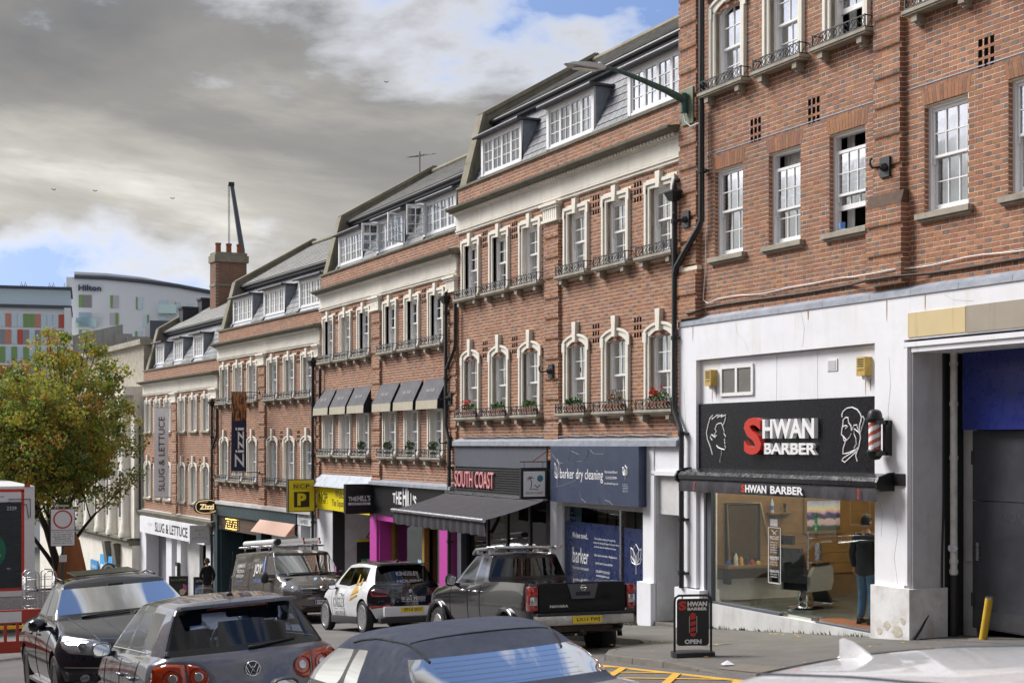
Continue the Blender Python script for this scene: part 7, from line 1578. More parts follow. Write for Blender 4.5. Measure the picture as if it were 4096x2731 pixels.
# ---------------------------------------------------------------- black coupe SUV facing us
SX=[1.55,.75,-.1,-.8,-1.4,-1.9]
x_low=[dict(xf=2.2,rf=.4,xr=-2.2,rr=.3,S=SX,W=.84,Z=.24),dict(xf=2.38,rf=.5,xr=-2.38,rr=.35,S=SX,W=.955,Z=.36),dict(xf=2.44,rf=.58,xr=-2.44,rr=.4,S=SX,W=.99,Z=.62),dict(xf=2.40,rf=.62,xr=-2.42,rr=.4,S=SX,W=.985,Z=[(-2.4,.95),(2.4,.84)]),dict(xf=2.28,rf=.62,xr=-2.3,rr=.3,S=SX,W=[(-2.3,.82),(-1.4,.93),(1.4,.90),(2.2,.76)],Z=[(-2.3,1.12),(-.2,1.08),(1.3,1.07),(2.3,.93)])]
x_belt=dict(xf=1.22,rf=.22,xr=-2.05,rr=.2,S=[.72,-.12,-.22,-1.05,-1.15,-1.55],W=[(-2,.60),(-1.4,.80),(.8,.86)],Z=[(-2,1.18),(-.2,1.13),(1.2,1.17)])
x_roof=dict(xf=.42,rf=.10,xr=-1.35,rr=.12,S=[.20,-.20,-.30,-.75,-.85,-1.1],W=[(-1.3,.55),(-.5,.63),(.4,.635)],Z=[(-1.35,1.55),(-.5,1.63),(.4,1.585)])
x_top=dict(xf=.26,rf=.14,xr=-1.2,rr=.1,S=[.05,-.25,-.35,-.7,-.8,-1.0],W=[(-1.2,.40),(.2,.48)],Z=[(-1.2,1.61),(-.4,1.69),(.2,1.655)])
P_BLK=paint('black_sapphire',(.012,.014,.028),.5,.15)
X6=Car('coupe_suv','glossy dark coupe style SUV with round headlamps facing up the hill','car',(-19.95,-11.08),0,[P_BLK,G_BRIGHT],dict(rings=std_rings(x_low,x_belt,x_roof,x_top),cell=std_cell(5,{0,2},pillar=2),crease={3:.2,4:.3,5:.3,9:.2},wr=.385,wx=(1.47,-1.46),wy=.84,ww=.27,spokes=5,rimmat=M_ALLOYD,rim=.72,sub=3))
c=X6; c.seats([.35,-.6],mt=M_SEATL); c.box('dashboard',.65,1.25,-.75,.75,.75,1.08,M_PLASTIC,None,.05)
for sg in (-1,1):
    def Y(v): return sg*v
    c.patch('headlamp',[(Y(a),b) for a,b in ((.44,.77),(.50,.90),(.62,.93),(.80,.935),(.905,.93),(.90,.85),(.84,.79),(.70,.765),(.56,.75))],'x',1,M_LENS,.012)
    for cy,cz,r_ in ((.70,.85,.062),(.57,.835,.05)):
        p,_=c.cast('x',1,sg*cy,cz); q=MB(); q.lathe([(r_,-.02),(r_,.016),(r_*.86,.018),(r_*.8,.004)],20,(p.x,sg*cy,cz),'x'); q2=MB(); q2.sphere((p.x+.0,sg*cy,cz),r_*.72,12,8); c.mb('lamp_ring',q,M_CHR,True); c.mb('projector',q2,mat('projector_lens',(.12,.14,.18),.05,metal=.3,var=0,coat=1),True)
    c.line('bonnet_crease',[(2.15,Y(.50)),(1.5,Y(.62)),(1.05,Y(.70))],'z',1,.007,M_BLACK); c.line('bonnet_crease',[(2.2,Y(.2)),(1.5,Y(.30)),(1.2,Y(.34))],'z',1,.006,P_BLK,.001)
    for x in (-.15,.98): c.line('door_seam',[(x,.40),(x,1.08)],'y',sg,.008,M_BLACK)
    c.line('window_trim',[(.74,1.155),(-1.5,1.20)],'y',sg,.012,M_CHR,.004)
    c.box('running_board',-1.0,.95,sg*.93-.07,sg*.93+.07,.33,.38,M_STEEL,None,.02)
    q=MB(); q.tube([(-.42,sg*1.0,.985),(-.22,sg*1.01,.985)],.017,6); c.mb('door_handle',q,P_BLK,True)
    c.patch('bumper_vent',[(Y(a),b) for a,b in ((.55,.42),(.86,.46),(.90,.58),(.60,.56))],'x',1,M_PLASTIC,.004)
    c.line('bumper_gleam',[(Y(.50),.60),(Y(.9),.63)],'x',1,.02,M_CHR,.004); c.patch('fog_lamp',[(Y(.70)+.05*math.cos(k*.63),.49+.045*math.sin(k*.63)) for k in range(10)],'x',1,M_LENS,.012)
    c.patch('kidney_grille',[(Y(a),b) for a,b in ((.03,.66),(.03,.83),(.20,.835),(.26,.79),(.24,.68),(.16,.645))],'x',1,M_PLASTIC,.006)
    c.line('grille_rim',[(Y(a),b) for a,b in ((.03,.66),(.03,.83),(.20,.835),(.26,.79),(.24,.68),(.16,.645))],'x',1,.018,M_CHR,.008,True)
c.patch('lower_intake',[(-.5,.40),(.5,.40),(.55,.54),(-.55,.54)],'x',1,M_PLASTIC,.004); c.mirror(.80,.93,1.12,.17,.23,.15); c.plate('',2.47,0,.60,M_PLW,1)
c.wiper((-.55,1.17),(.05,1.20),'x',1); c.wiper((.1,1.17),(.62,1.21),'x',1)
q=MB(); q.box(.44,.50,-.10,.10,1.45,1.56); c.mb('mirror_housing',q,M_PLASTIC)
q=MB(); q.merge(MB().box(-.55,.30,-.42,.42,0,.012),T(-.32,0,1.70)@RY(4)); c.mb('open_sunroof',q,M_TRIM); 
for sg in (-1,1): q=MB(); q.tube([(.1,sg*.60,1.63),(-.5,sg*.61,1.68),(-1.1,sg*.56,1.60)],.012,6); c.mb('roof_trim',q,M_BLACK,True)
q=MB(); q.tube([(.75+.05*math.sin(k*.35),.38+.19*math.cos(k*.35),1.05+.17*math.sin(k*.35)) for k in range(18)],.015,6,closed=True); c.mb('steering_wheel',q,M_PLASTIC,True)
# ---------------------------------------------------------------- dark blue soft top (rear towards us)
SX=[1.35,.62,-.2,-.85,-1.35,-1.75]
v_low=[dict(xf=2.05,rf=.4,xr=-2.1,rr=.35,S=SX,W=.76,Z=.16),dict(xf=2.22,rf=.5,xr=-2.26,rr=.4,S=SX,W=.86,Z=.27),dict(xf=2.28,rf=.6,xr=-2.30,rr=.42,S=SX,W=.885,Z=.52),dict(xf=2.22,rf=.6,xr=-2.28,rr=.42,S=SX,W=.88,Z=[(-2.3,.80),(2.3,.68)]),dict(xf=2.1,rf=.6,xr=-2.2,rr=.35,S=SX,W=[(-2.2,.76),(-1.4,.85),(1.4,.82),(2.1,.7)],Z=[(-2.2,.97),(-.2,.92),(1.2,.90),(2.1,.78)])]
v_belt=dict(xf=1.0,rf=.30,xr=-1.72,rr=.10,S=[.55,-.22,-.30,-.66,-.72,-1.15],W=[(-1.7,.60),(-1.1,.74),(.6,.775)],Z=[(-1.7,1.02),(-.2,.96),(1.0,.98)])
v_roof=dict(xf=.26,rf=.12,xr=-1.12,rr=.05,S=[.05,-.30,-.36,-.56,-.60,-.85],W=[(-1.1,.50),(-.5,.56),(.2,.56)],Z=[(-1.12,1.27),(-.5,1.335),(.2,1.30)])
v_top=dict(xf=.1,rf=.12,xr=-.98,rr=.08,S=[-.05,-.32,-.38,-.55,-.58,-.78],W=[(-1,.38),(0,.43)],Z=[(-1,1.335),(-.4,1.385),(.1,1.35)])
M_SOFT=mat('navy_hood_cloth',(.040,.052,.092),.92,var=.25,vscale=7,bump=.25,bscale=260,dirt=((.09,.095,.11),.35,9)); P_SIL=paint('silver_blue',(.30,.32,.36))
def vcell(i,j):
    nl=5; kind='F' if j<3 else 'A' if j==3 else 'S' if j<9 else 'D' if j==9 else 'R'
    if i in (nl+1,nl+2):
        if kind=='F' or kind=='R': return 1
        if kind=='S' and (j-4) in (0,2): return 1
        if kind=='A': return 0
        return 2 if kind=='S' and (j-4)==1 else 3
    if i==nl and kind in 'FA': return 2
    if i==nl and kind=='S' and (j-4) in (0,1,2): return 2
    if i>=nl: return 3
    return 0
SOFT=Car('convertible_car','convertible with a faded navy fabric hood and wide heated rear window','car',(-9.02,-10.82),176,[P_SIL,G_BRIGHT,M_SOFT],dict(rings=std_rings(v_low,v_belt,v_roof,v_top,bul=.03,t0=.14,t1=.82),cell=vcell,crease={4:.25,5:.3,9:.05},wr=.315,wx=(1.35,-1.3),wy=.77,spokes=10,sw=.08,dz=-.07,sub=3))
c=SOFT; c.seats([.1,-.75],mt=M_SEATL,h=.42,z=.5); c.mirror(.55,.82,.98,.15,.2,.13,M_PLASTIC); c.plate('',-2.33,0,.6,M_PLY,-1,euro=False)
c.line('hood_seam',[(-.15,.58),(-.5,.55),(-.95,.47),(-1.25,.42)],'z',1,.016,mat('hood_piping',(.012,.013,.018),.8,var=.1),.003); c.line('hood_seam',[(-.15,-.58),(-.5,-.55),(-.95,-.47),(-1.25,-.42)],'z',1,.016,MATS['hood_piping'],.003); c.line('hood_seam',[(-.98,-.45),(-1.0,0),(-.98,.45)],'z',1,.010,MATS['hood_piping'],.002)
for sg in (-1,1): c.patch('tail_lamp',[(sg*a,b) for a,b in ((.48,.72),(.86,.70),(.84,.84),(.50,.86))],'x',-1,M_REDL,.012)
for k in range(6): c.line('heater_wire',[(-.42,1.075+.024*k),(.42,1.075+.024*k)],'x',-1,.0012,mat('heater_wire',(.12,.09,.05),.6,var=0),.0015)
# ---------------------------------------------------------------- white car close to the camera
w_low=[dict(d) for d in g_low]
P_WHT=mat('wet_white_paint',(.72,.72,.75),.35,.1,var=.15,vscale=22,coat=.7,bump=.12,bscale=60,backdark=True,dirt=((.45,.46,.52),.45,30))
WCAR=Car('hatchback_car','wet white car with a shark fin aerial, parked nearest the crossing','car',(-2.85,-11.0),0,[P_WHT,G_CAR],dict(rings=std_rings(w_low,g_belt,dict(g_roof,W=[(-1.6,.60),(-.8,.64),(.2,.62)]),dict(g_top,W=[(-1.5,.46),(0,.50)])),cell=std_cell(5,{0,2},pillar=2),crease={3:.15,4:.25,5:.35,9:.3},wr=.315,wx=(1.26,-1.32),wy=.775,spokes=5,dz=-.15))
c=WCAR; c.seats([.1,-.85]); c.mirror(.52,.83,.99); c.plate('',-2.13,0,.6,M_PLY,-1,euro=False)
for sg in (-1,1): c.patch('tail_lamp',[(sg*a,b) for a,b in ((.48,.72),(.86,.70),(.84,.88),(.50,.88))],'x',-1,M_REDL,.012)
q=MB(); xs=[(-1.34,.0,.012),(-1.40,.03,.016),(-1.46,.055,.016),(-1.51,.066,.012),(-1.53,.06,.007),(-1.535,.0,.013)]; vs=[]
for x,h,w in xs: vs+=[(x,-w*1.6,1.435),(x,w*1.6,1.435),(x,w*.4,1.445+h),(x,-w*.4,1.445+h)]
q.add(vs,[(4*i+j,4*i+4+j,4*i+4+(j+1)%4,4*i+(j+1)%4) for i in range(5) for j in range(4)]+[(0,1,2,3),(23,22,21,20)]); c.mb('shark_fin_aerial',q,P_WHT,40)
for sg in (-1,1): c.line('roof_seam',[(.05,sg*.46),(-.6,sg*.47),(-1.45,sg*.43)],'z',1,.012,M_GREYP,.002)
c.line('roof_seam',[(-1.49,-.42),(-1.52,0),(-1.49,.42)],'z',1,.014,M_BLACK,.002)
# ---------------------------------------------------------------- small white electric car (rear towards us)
SX=[1.2,.6,-.05,-.55,-1.1,-1.5]
i_low=[dict(xf=1.8,rf=.3,xr=-1.82,rr=.3,S=SX,W=.74,Z=.18),dict(xf=1.92,rf=.4,xr=-1.95,rr=.35,S=SX,W=.845,Z=.30),dict(xf=1.99,rf=.5,xr=-1.99,rr=.38,S=SX,W=.885,Z=.56),dict(xf=1.96,rf=.5,xr=-1.97,rr=.36,S=SX,W=.88,Z=[(-2,.86),(2,.80)]),dict(xf=1.84,rf=.48,xr=-1.90,rr=.28,S=SX,W=[(-1.9,.74),(-1.2,.84),(1.1,.82),(1.8,.72)],Z=[(-1.9,1.02),(-1.2,1.03),(-.6,.88),(.4,.92),(1.2,.97),(1.85,.88)])]
i_belt=dict(xf=1.28,rf=.34,xr=-1.84,rr=.2,S=[.78,-.06,-.12,-.70,-.76,-1.25],W=[(-1.8,.66),(-1.2,.77),(.8,.775)],Z=[(-1.85,1.06),(-1.2,1.08),(-.75,1.02),(-.3,.93),(.1,.95),(1.2,1.02)])
i_roof=dict(xf=.36,rf=.16,xr=-1.52,rr=.12,S=[.10,-.24,-.30,-.72,-.78,-1.15],W=[(-1.5,.55),(-.6,.60),(.3,.58)],Z=[(-1.52,1.44),(-.5,1.52),(.35,1.48)])
i_top=dict(xf=.2,rf=.15,xr=-1.38,rr=.1,S=[.0,-.28,-.34,-.68,-.74,-1.05],W=[(-1.4,.42),(.2,.46)],Z=[(-1.4,1.52),(-.5,1.585),(.2,1.55)])
P_IW=paint('capparis_white',(.70,.71,.74),0,.3); P_IB=paint('gloss_black_hatch',(.010,.011,.02),.2,.12)
def icell(i,j):
    nl=5; kind='F' if j<3 else 'A' if j==3 else 'S' if j<9 else 'D' if j==9 else 'R'
    if i in (nl+1,nl+2):
        if kind in 'FR': return 1
        if kind=='S' and (j-4) in (0,2,3,4): return 1
        if kind=='S': return 2
        return 0
    if i==nl and kind in ('F','R'): return 3
    if i>=nl+4: return 3
    if i==nl+3: return 3 if kind in 'FR' else 0
    if kind=='R' and i in (2,3,4): return 3
    if i in (0,): return 2
    return 0
I3=Car('electric_car','small white electric car with black tailgate and grey and gold estate agent lettering','car',(-31.11,-3.26),180,[P_IW,G_DARK,P_IB],dict(rings=std_rings(i_low,i_belt,i_roof,i_top),cell=icell,crease={3:.15,4:.25,5:.35,9:.3},wr=.35,wx=(1.28,-1.29),wy=.80,ww=.17,spokes=5,sw=.2,rim=.76,rimmat=M_ALLOY))
c=I3; c.seats([.2,-.7]); c.mirror(.62,.83,1.02,.15,.2,.12,P_IB); c.plate('FP14 SKV',-2.005,-.02,.50,M_PLY,-1,euro=False)
M_GRT=mat('grey_vinyl_letter',(.14,.15,.16),.5,var=0); M_GOLD=mat('gold_vinyl',(.50,.31,.06),.4,metal=.2,var=.05)
for sg,fl in ((1,True),(-1,False)):
    c.text('KINGSLEY',.28,.66,.78,.22,'y',sg,M_GRT,flip=fl); c.text('HOUSING',.22,.40,.78,.13,'y',sg,M_GRT,flip=fl)
    for a,b in ((.66,.36),(.18,-.14)): c.line('gold_rule',[(a,.52),(b,.52)],'y',sg,.006,M_GRT,.004)
    for pts in ([(-.50,.70),(-.98,.80),(-.98,.86),(-.50,.76)],[(-.50,.80),(-.60,.92),(-.62,1.02),(-1.05,1.00),(-1.0,.88)],[(-.62,1.02),(-.72,1.28),(-.80,1.04)],[(-.85,1.03),(-.98,1.20),(-1.03,1.02)]): c.patch('gold_crown',pts,'y',sg,M_GOLD,.006)
    c.line('door_seam',[(.78,.35),(.80,.95)],'y',sg,.007,M_GREYP); c.line('door_seam',[(-.08,.32),(-.09,.93)],'y',sg,.007,M_GREYP)
    c.patch('tail_lamp',[(sg*a,b) for a,b in ((.80,.92),(.70,.96),(.42,.93),(.44,.80),(.70,.78),(.80,.82))],'x',-1,mat('smoked_lamp',(.10,.02,.025),.1,var=.3,coat=1),.008); c.line('lamp_glow',[(sg*a,b) for a,b in ((.79,.93),(.77,.81),(.50,.80))],'x',-1,.03,M_REDL,.006)
    c.patch('reflector',[(sg*a,b) for a,b in ((.42,.56),(.80,.53),(.82,.59),(.45,.62))],'x',-1,M_REDL,.01)
    q=MB(); yy=sg*.885; q.tube([(-.02,yy,.86),(.0,yy+sg*.02,.865),(.14,yy+sg*.02,.87),(.16,yy,.865)],.016,6); c.mb('door_handle',q,P_IW,True)
c.text('01202 985020',-.08,.74,.56,.07,'x',-1,M_WHITE,flip=True); c.text('welcome@kingsley.agency',-.08,.68,.56,.035,'x',-1,M_WHITE,flip=True); c.text('KINGSLEY',-.06,1.27,.52,.085,'x',-1,mat('pale_vinyl',(.55,.58,.66),.5,var=0),flip=True); c.text('HOUSING',-.08,1.11,.62,.06,'x',-1,MATS['pale_vinyl'],flip=True)
p,_=c.cast('x',-1,0,.89); q=MB(); q.lathe([(0,-.004),(.045,-.004),(.045,.01)],20,(p.x,-.02,.89),'x'); bd=c.mb('badge',q,M_CHR,True)
for k in range(4): q=MB(); q.add([(p.x-.006,-.02,.89)]+[(p.x-.006,-.02+.034*math.cos(R(90*k+15*t)),.89+.034*math.sin(R(90*k+15*t))) for t in range(7)],[(0,)+tuple(range(1,8))]); c.mb('badge_quarter',q,M_WHITE if k%2 else mat('badge_blue',(.02,.15,.5),.4,var=0),parent=bd)
c.box('bumper_insert',-2.01,-1.9,-.62,.62,.36,.58,P_IW,None,.03); c.box('rear_diffuser',-1.99,-1.8,-.7,.7,.22,.34,M_PLASTIC,None,.02)
q=MB(); q.box(-1.62,-1.42,-.56,.56,1.46,1.49); c.mb('roof_spoiler',q,P_IB); c.wiper((-.05,1.06),(-.40,1.09)); q=MB(); q.lathe([(.04,1.53),(.03,1.57),(.01,1.58)],10,(-1.2,0,0)); q.tube([(-1.2,0,1.57),(-1.32,0,1.72)],[.006,.003],5); c.mb('aerial',q,M_PLASTIC,True)
for sg in (-1,1): c.box('sill_skirt',-.9,.9,sg*.82-.05,sg*.82+.05,.2,.36,M_PLASTIC,None,.015)
# ---------------------------------------------------------------- brown-grey panel van facing us
SX=[1.75,1.1,.35,-.4,-1.3,-2.1]
n_low=[dict(xf=2.25,rf=.3,xr=-2.4,rr=.15,S=SX,W=.84,Z=.24),dict(xf=2.42,rf=.38,xr=-2.48,rr=.15,S=SX,W=.94,Z=.36),dict(xf=2.49,rf=.48,xr=-2.5,rr=.15,S=SX,W=.975,Z=.62),dict(xf=2.45,rf=.50,xr=-2.5,rr=.15,S=SX,W=.975,Z=[(-2.5,.95),(2.4,.90)]),dict(xf=2.34,rf=.5,xr=-2.48,rr=.14,S=SX,W=[(-2.4,.96),(1.6,.93),(2.3,.80)],Z=[(-2.5,1.15),(1.2,1.13),(2.3,1.04)])]
n_belt=dict(xf=1.82,rf=.42,xr=-2.47,rr=.12,S=[1.30,.62,.50,-.4,-1.3,-2.1],W=[(-2.4,.955),(1.0,.93),(1.4,.90)],Z=[(-2.5,1.22),(.6,1.20),(1.2,1.20),(1.82,1.26)])
n_roof=dict(xf=1.00,rf=.18,xr=-2.42,rr=.10,S=[.78,.55,.44,-.4,-1.3,-2.1],W=[(-2.4,.80),(.5,.80),(1.0,.76)],Z=[(-2.4,1.88),(.2,1.92),(1.0,1.86)])
n_top=dict(xf=.80,rf=.16,xr=-2.30,rr=.1,S=[.62,.5,.4,-.4,-1.3,-2.05],W=.58,Z=[(-2.3,1.95),(.2,1.97),(.8,1.94)])
P_VAN=paint('taupe_metallic',(.15,.135,.125),.5,.3)
VAN=Car('panel_van','taupe panel van with ladders on the roof and white JOY lettering','van',(-38.7,-3.08),3.5,[P_VAN,G_BRIGHT],dict(rings=std_rings(n_low,n_belt,n_roof,n_top,bul=.015),cell=std_cell(5,{0},rear=False),crease={3:.2,4:.3,5:.3,9:.4},wr=.33,wx=(1.55,-1.55),wy=.85,ww=.22,spokes=7,rimmat=M_ALLOY))
c=VAN; c.seats([.75],mt=M_SEAT,z=.8,h=.7); c.box('dashboard',1.2,1.8,-.8,.8,.9,1.2,M_PLASTIC,None,.05)
M_BLV=mat('blue_vinyl',(.12,.30,.75),.5,var=0)
for sg in (-1,1):
    def Y(v): return sg*v
    c.patch('headlamp',[(Y(a),b) for a,b in ((.55,.84),(.56,.98),(.70,1.06),(.90,1.12),(.93,1.02),(.90,.86),(.75,.80))],'x',1,M_LENS,.012); c.patch('lamp_bulb',[(Y(.68)+.07*math.cos(k*.63),.92+.06*math.sin(k*.63)) for k in range(10)],'x',1,M_CLR,.022)
    c.line('door_seam',[(1.30,.5),(1.30,1.15)],'y',sg,.009,M_BLACK); c.line('door_seam',[(.50,.42),(.50,1.80)],'y',sg,.009,M_BLACK); c.line('door_seam',[(-.75,.42),(-.75,1.80)],'y',sg,.009,M_BLACK)
    fl=sg>0
    c.text('JOY',-.10,1.42,.62,.34,'y',sg,M_WHITE,flip=fl,bold=.02)
    for k,s_ in enumerate(('PLUMBING & GAS','ELECTRICAL','FIRE & SECURITY')): c.text(s_,-1.55,1.55-.14*k,.62,.08,'y',sg,M_WHITE,flip=fl)
    c.text('01202 555 555'[:0]+'joyservices',-1.55,1.13,.5,.06,'y',sg,M_BLV,flip=fl); c.text('SERVICES',-.05,1.14,.6,.08,'y',sg,M_BLV,flip=fl)
    c.line('side_moulding',[(-2.2,1.02),(-.8,1.0)],'y',sg,.03,M_CHR if False else P_VAN,.006); c.patch('blue_swoosh',[(.34,1.80),(.40,1.62),(.44,1.42),(.40,1.24),(.34,1.18),(.36,1.40),(.33,1.62)],'y',sg,M_BLV,.005)
c.patch('grille',[(-.55,.66),(.55,.66),(.58,.97),(-.58,.97)],'x',1,M_PLASTIC,.006)
for k in range(5): c.line('grille_bar',[(-.52,.70+.045*k),(.52,.70+.045*k)],'x',1,.014,M_BLACK,.018)
c.line('chrome_bar',[(-.56,.90),(.56,.90)],'x',1,.036,M_CHR,.02); p,_=c.cast('x',1,0,.90); q=MB(); q.lathe([(0,.03),(.06,.03),(.075,.02),(.08,.0)],20,(p.x,0,.90),'x'); bd=c.mb('badge',q,M_CHR,True); q=MB(); q.tube([(p.x+.034,.045*math.cos(k*.5),.90+.045*math.sin(k*.5)) for k in range(10)],.008,5); c.mb('badge_emblem',q,M_BLACK,parent=bd)
c.patch('lower_intake',[(-.6,.36),(.6,.36),(.55,.48),(-.55,.48)],'x',1,M_PLASTIC,.006); c.plate('HF65 JOY',2.52,0,.56,M_PLW,1)
c.text('JOY',2.05,.32,.52,.17,'z',-1,M_WHITE,bold=.02); c.patch('blue_swoosh',[(1.98,.02),(2.12,-.06),(2.12,-.14),(1.96,-.06)],'z',1,mat('pale_blue_vinyl',(.30,.58,.80),.5,var=0),.005)
for sg in (-1,1): pass
c.mirror(1.02,1.0,1.22,.30,.20,.16,M_PLASTIC,.12); c.wiper((-.6,1.27),(.1,1.30),'x',1); c.wiper((.15,1.27),(.7,1.32),'x',1)
q=MB(); q.lathe([(0,0),(.04,0),(.045,.12),(0,.12)],10,(1.55,-.62,1.21)); c.mb('paper_cup',q,mat('pale_blue_cup',(.35,.55,.65),.6,var=0))
for x in (.25,-.75,-1.8):
    q=MB(); q.tube([(x,-.88,2.06),(x,.88,2.06)],.022,8)
    for sg in (-1,1): q.tube([(x,sg*.7,1.90),(x,sg*.7,2.06)],.02,6)
    c.mb('roof_bar',q,M_STEEL,True)
pt_=thing('pipe_carrier','white pipe carrier tube with black cap on the van roof','pipe tube',(0,0,0)); pt_.matrix_world=c.root.matrix_world@T(-.9,-.55,2.07); BASE[pt_.name]=Vector((-.9,-.55,2.07))
q=MB(); q.tube([(.42,-.55,2.17),(-2.2,-.55,2.17)],.085,14); part('tube',q,mat('white_tube',(.62,.62,.62),.4,var=.1),pt_,40); q=MB(); q.tube([(.42,-.55,2.17),(.56,-.55,2.17)],.092,14); part('end_cap',q,M_PLASTIC,pt_,40)
la=thing('roof_ladder','aluminium ladder with red end caps strapped on the van roof','ladder',(0,0,0)); la.matrix_world=c.root.matrix_world@T(-.8,.4,2.07); BASE[la.name]=Vector((-.8,.4,2.07))
for k in range(2):
    for y in (.12,.58): z=2.10+.09*k; q=MB(); q.box(-2.5,.75,y-.013-.02*k,y+.013-.02*k,z,z+.075); part('stile',q,mat('ladder_aluminium',(.55,.55,.54),.45,metal=.6,var=.1),la); q=MB(); q.box(.75,.78,y-.018-.02*k,y+.018-.02*k,z-.003,z+.078); part('end_cap',q,M_REDL,la)
for k in range(11): q=MB(); x=-2.35+.29*k; q.tube([(x,.12,2.137),(x,.56,2.137)],.014,6); part('rung',q,MATS['ladder_aluminium'],la)
# ---------------------------------------------------------------- black double cab pickup (rear towards us)
SX=[1.75,1.05,.25,-.45,-1.1,-1.9]
k_low=[dict(xf=2.35,rf=.3,xr=-2.40,rr=.08,S=SX,W=.80,Z=.42),dict(xf=2.55,rf=.42,xr=-2.52,rr=.08,S=SX,W=.88,Z=.52),dict(xf=2.62,rf=.5,xr=-2.55,rr=.07,S=SX,W=.915,Z=.78),dict(xf=2.56,rf=.5,xr=-2.55,rr=.06,S=SX,W=.915,Z=[(-2.6,1.06),(2.5,.96)]),dict(xf=2.45,rf=.5,xr=-2.54,rr=.05,S=SX,W=[(-2.5,.885),(1.6,.87),(2.4,.78)],Z=[(-2.6,1.30),(-.5,1.30),(-.4,1.18),(1.2,1.17),(2.4,1.04)])]
k_belt=dict(xf=1.30,rf=.32,xr=-.52,rr=.10,S=[.86,.18,.10,-.26,-.30,-.36],W=[(-.5,.74),(.8,.80)],Z=[(-.6,1.30),(-.4,1.28),(.2,1.21),(1.3,1.24)])
k_roof=dict(xf=.55,rf=.16,xr=-.40,rr=.10,S=[.34,.12,.05,-.18,-.22,-.28],W=[(-.4,.60),(.5,.60)],Z=[(-.4,1.70),(.1,1.725),(.55,1.69)])
k_top=dict(xf=.40,rf=.14,xr=-.30,rr=.08,S=[.25,.1,.03,-.12,-.15,-.2],W=.46,Z=1.765)
P_PK=paint('black_pickup',(.010,.010,.014),.3,.16)
def kcell(i,j):
    f=std_cell(5,{0,2},pillar=0)(i,j); return f
PK=Car('pickup_truck','black double cab pickup with a dented tailgate and roof bars','pickup truck',(-23.0,-3.62),178,[P_PK,G_DARK],dict(rings=std_rings(k_low,k_belt,k_roof,k_top,bul=.01),cell=kcell,crease={3:.25,4:.6,5:.5,9:.3},wr=.375,wx=(1.62,-1.58),wy=.80,ww=.26,spokes=6,ag=.09,dz=-.12,pitch=.028))
c=PK; c.seats([.4,-.1],z=.95,h=.5)
for sg in (-1,1):
    def Y(v): return sg*v
    c.box('lamp_housing',-2.60,-2.44,sg*.86-.075,sg*.86+.075,.86,1.25,M_REDD,None,.02); c.box('tail_lamp',-2.612,-2.47,sg*.865-.07,sg*.865+.07,1.10,1.24,M_REDL,None,.015); c.box('clear_lamp',-2.612,-2.47,sg*.865-.06,sg*.865+.06,.95,1.09,M_CLR,None,.012); c.box('tail_lamp',-2.612,-2.47,sg*.865-.06,sg*.865+.06,.87,.94,M_REDL,None,.012)
    for x in (1.0,.14,-.42): c.line('door_seam',[(x,.55),(x,1.2)],'y',sg,.01,M_BLACK)
    for x in (.32,-.28): q=MB(); q.tube([(x-.1,sg*.915,1.10),(x-.08,sg*.945,1.105),(x+.08,sg*.945,1.105),(x+.1,sg*.915,1.10)],.02,6); c.mb('door_handle',q,M_CHR,True)
    for wx in (1.62,-1.58):
        q=MB(); pr_=[]
        for k in range(17):
            a=math.pi*k/16; pr_.append((wx+.48*math.cos(a),sg*.925,.375+.48*math.sin(a)))
        q.tube(pr_,.045,8); c.mb('arch_flare',q,P_PK,True)
    q=MB(); q.tube([(.62,sg*.58,1.72),(.50,sg*.58,1.79),(-.30,sg*.58,1.83),(-.42,sg*.58,1.82)],.035,10); q.box(-.25,-.15,sg*.58-.04,sg*.58+.04,1.72,1.82); q.box(.3,.4,sg*.58-.04,sg*.58+.04,1.72,1.80); c.mb('roof_rail',q,M_STEEL,40)
q=MB(); q.tube([(-.33,-.72,1.83),(-.33,.72,1.83)],.03,8); c.mb('roof_bar',q,M_STEEL,True)
# the tailgate with its dent
tg=MB(); ny,nz=40,22; vs=[]
for i in range(nz+1):
    for j in range(ny+1):
        y=-.76+1.52*j/ny; z=.84+.45*i/nz; d=-.045*math.exp(-((y+.42)/.10)**2-((z-1.03)/.05)**2)-.02*math.exp(-((y+.05)/.45)**2-((z-1.0)/.035)**2)-.015*math.exp(-((y-.45)/.2)**2-((z-1.12)/.07)**2); vs.append((-2.585-d,y,z))
tg.add(vs,[(i*(ny+1)+j,i*(ny+1)+j+1,(i+1)*(ny+1)+j+1,(i+1)*(ny+1)+j) for i in range(nz) for j in range(ny)]); tg.box(-2.58,-2.50,-.76,.76,.84,1.29,skip=('l',)); tgo=c.mb('tailgate',tg,P_PK,40)
q=MB(); q.prism([(-.27,1.275),(.27,1.275),(.20,1.04),(-.20,1.04)],-2.605,-2.59,'x'); hp_=c.mb('handle_panel',q,M_GREYP,parent=tgo); q=MB(); q.box(-2.608,-2.60,-.13,.13,1.09,1.15); c.mb('handle_recess',q,M_BLACK,parent=tgo)
q=MB(); q.tube([(-2.612,.045*math.cos(k*.5236),1.21+.045*math.sin(k*.5236)) for k in range(12)],.008,6,closed=True); q.box(-2.62,-2.608,-.06,.06,1.20,1.222); c.mb('badge',q,M_CHR,True)
q=MB(); q.merge(text('NAVARA',1,0,.03,sx=.32,sy=.045),T(-2.592,.42,.93)@RZ(-90)); c.mb('model_lettering',q,M_CHR)
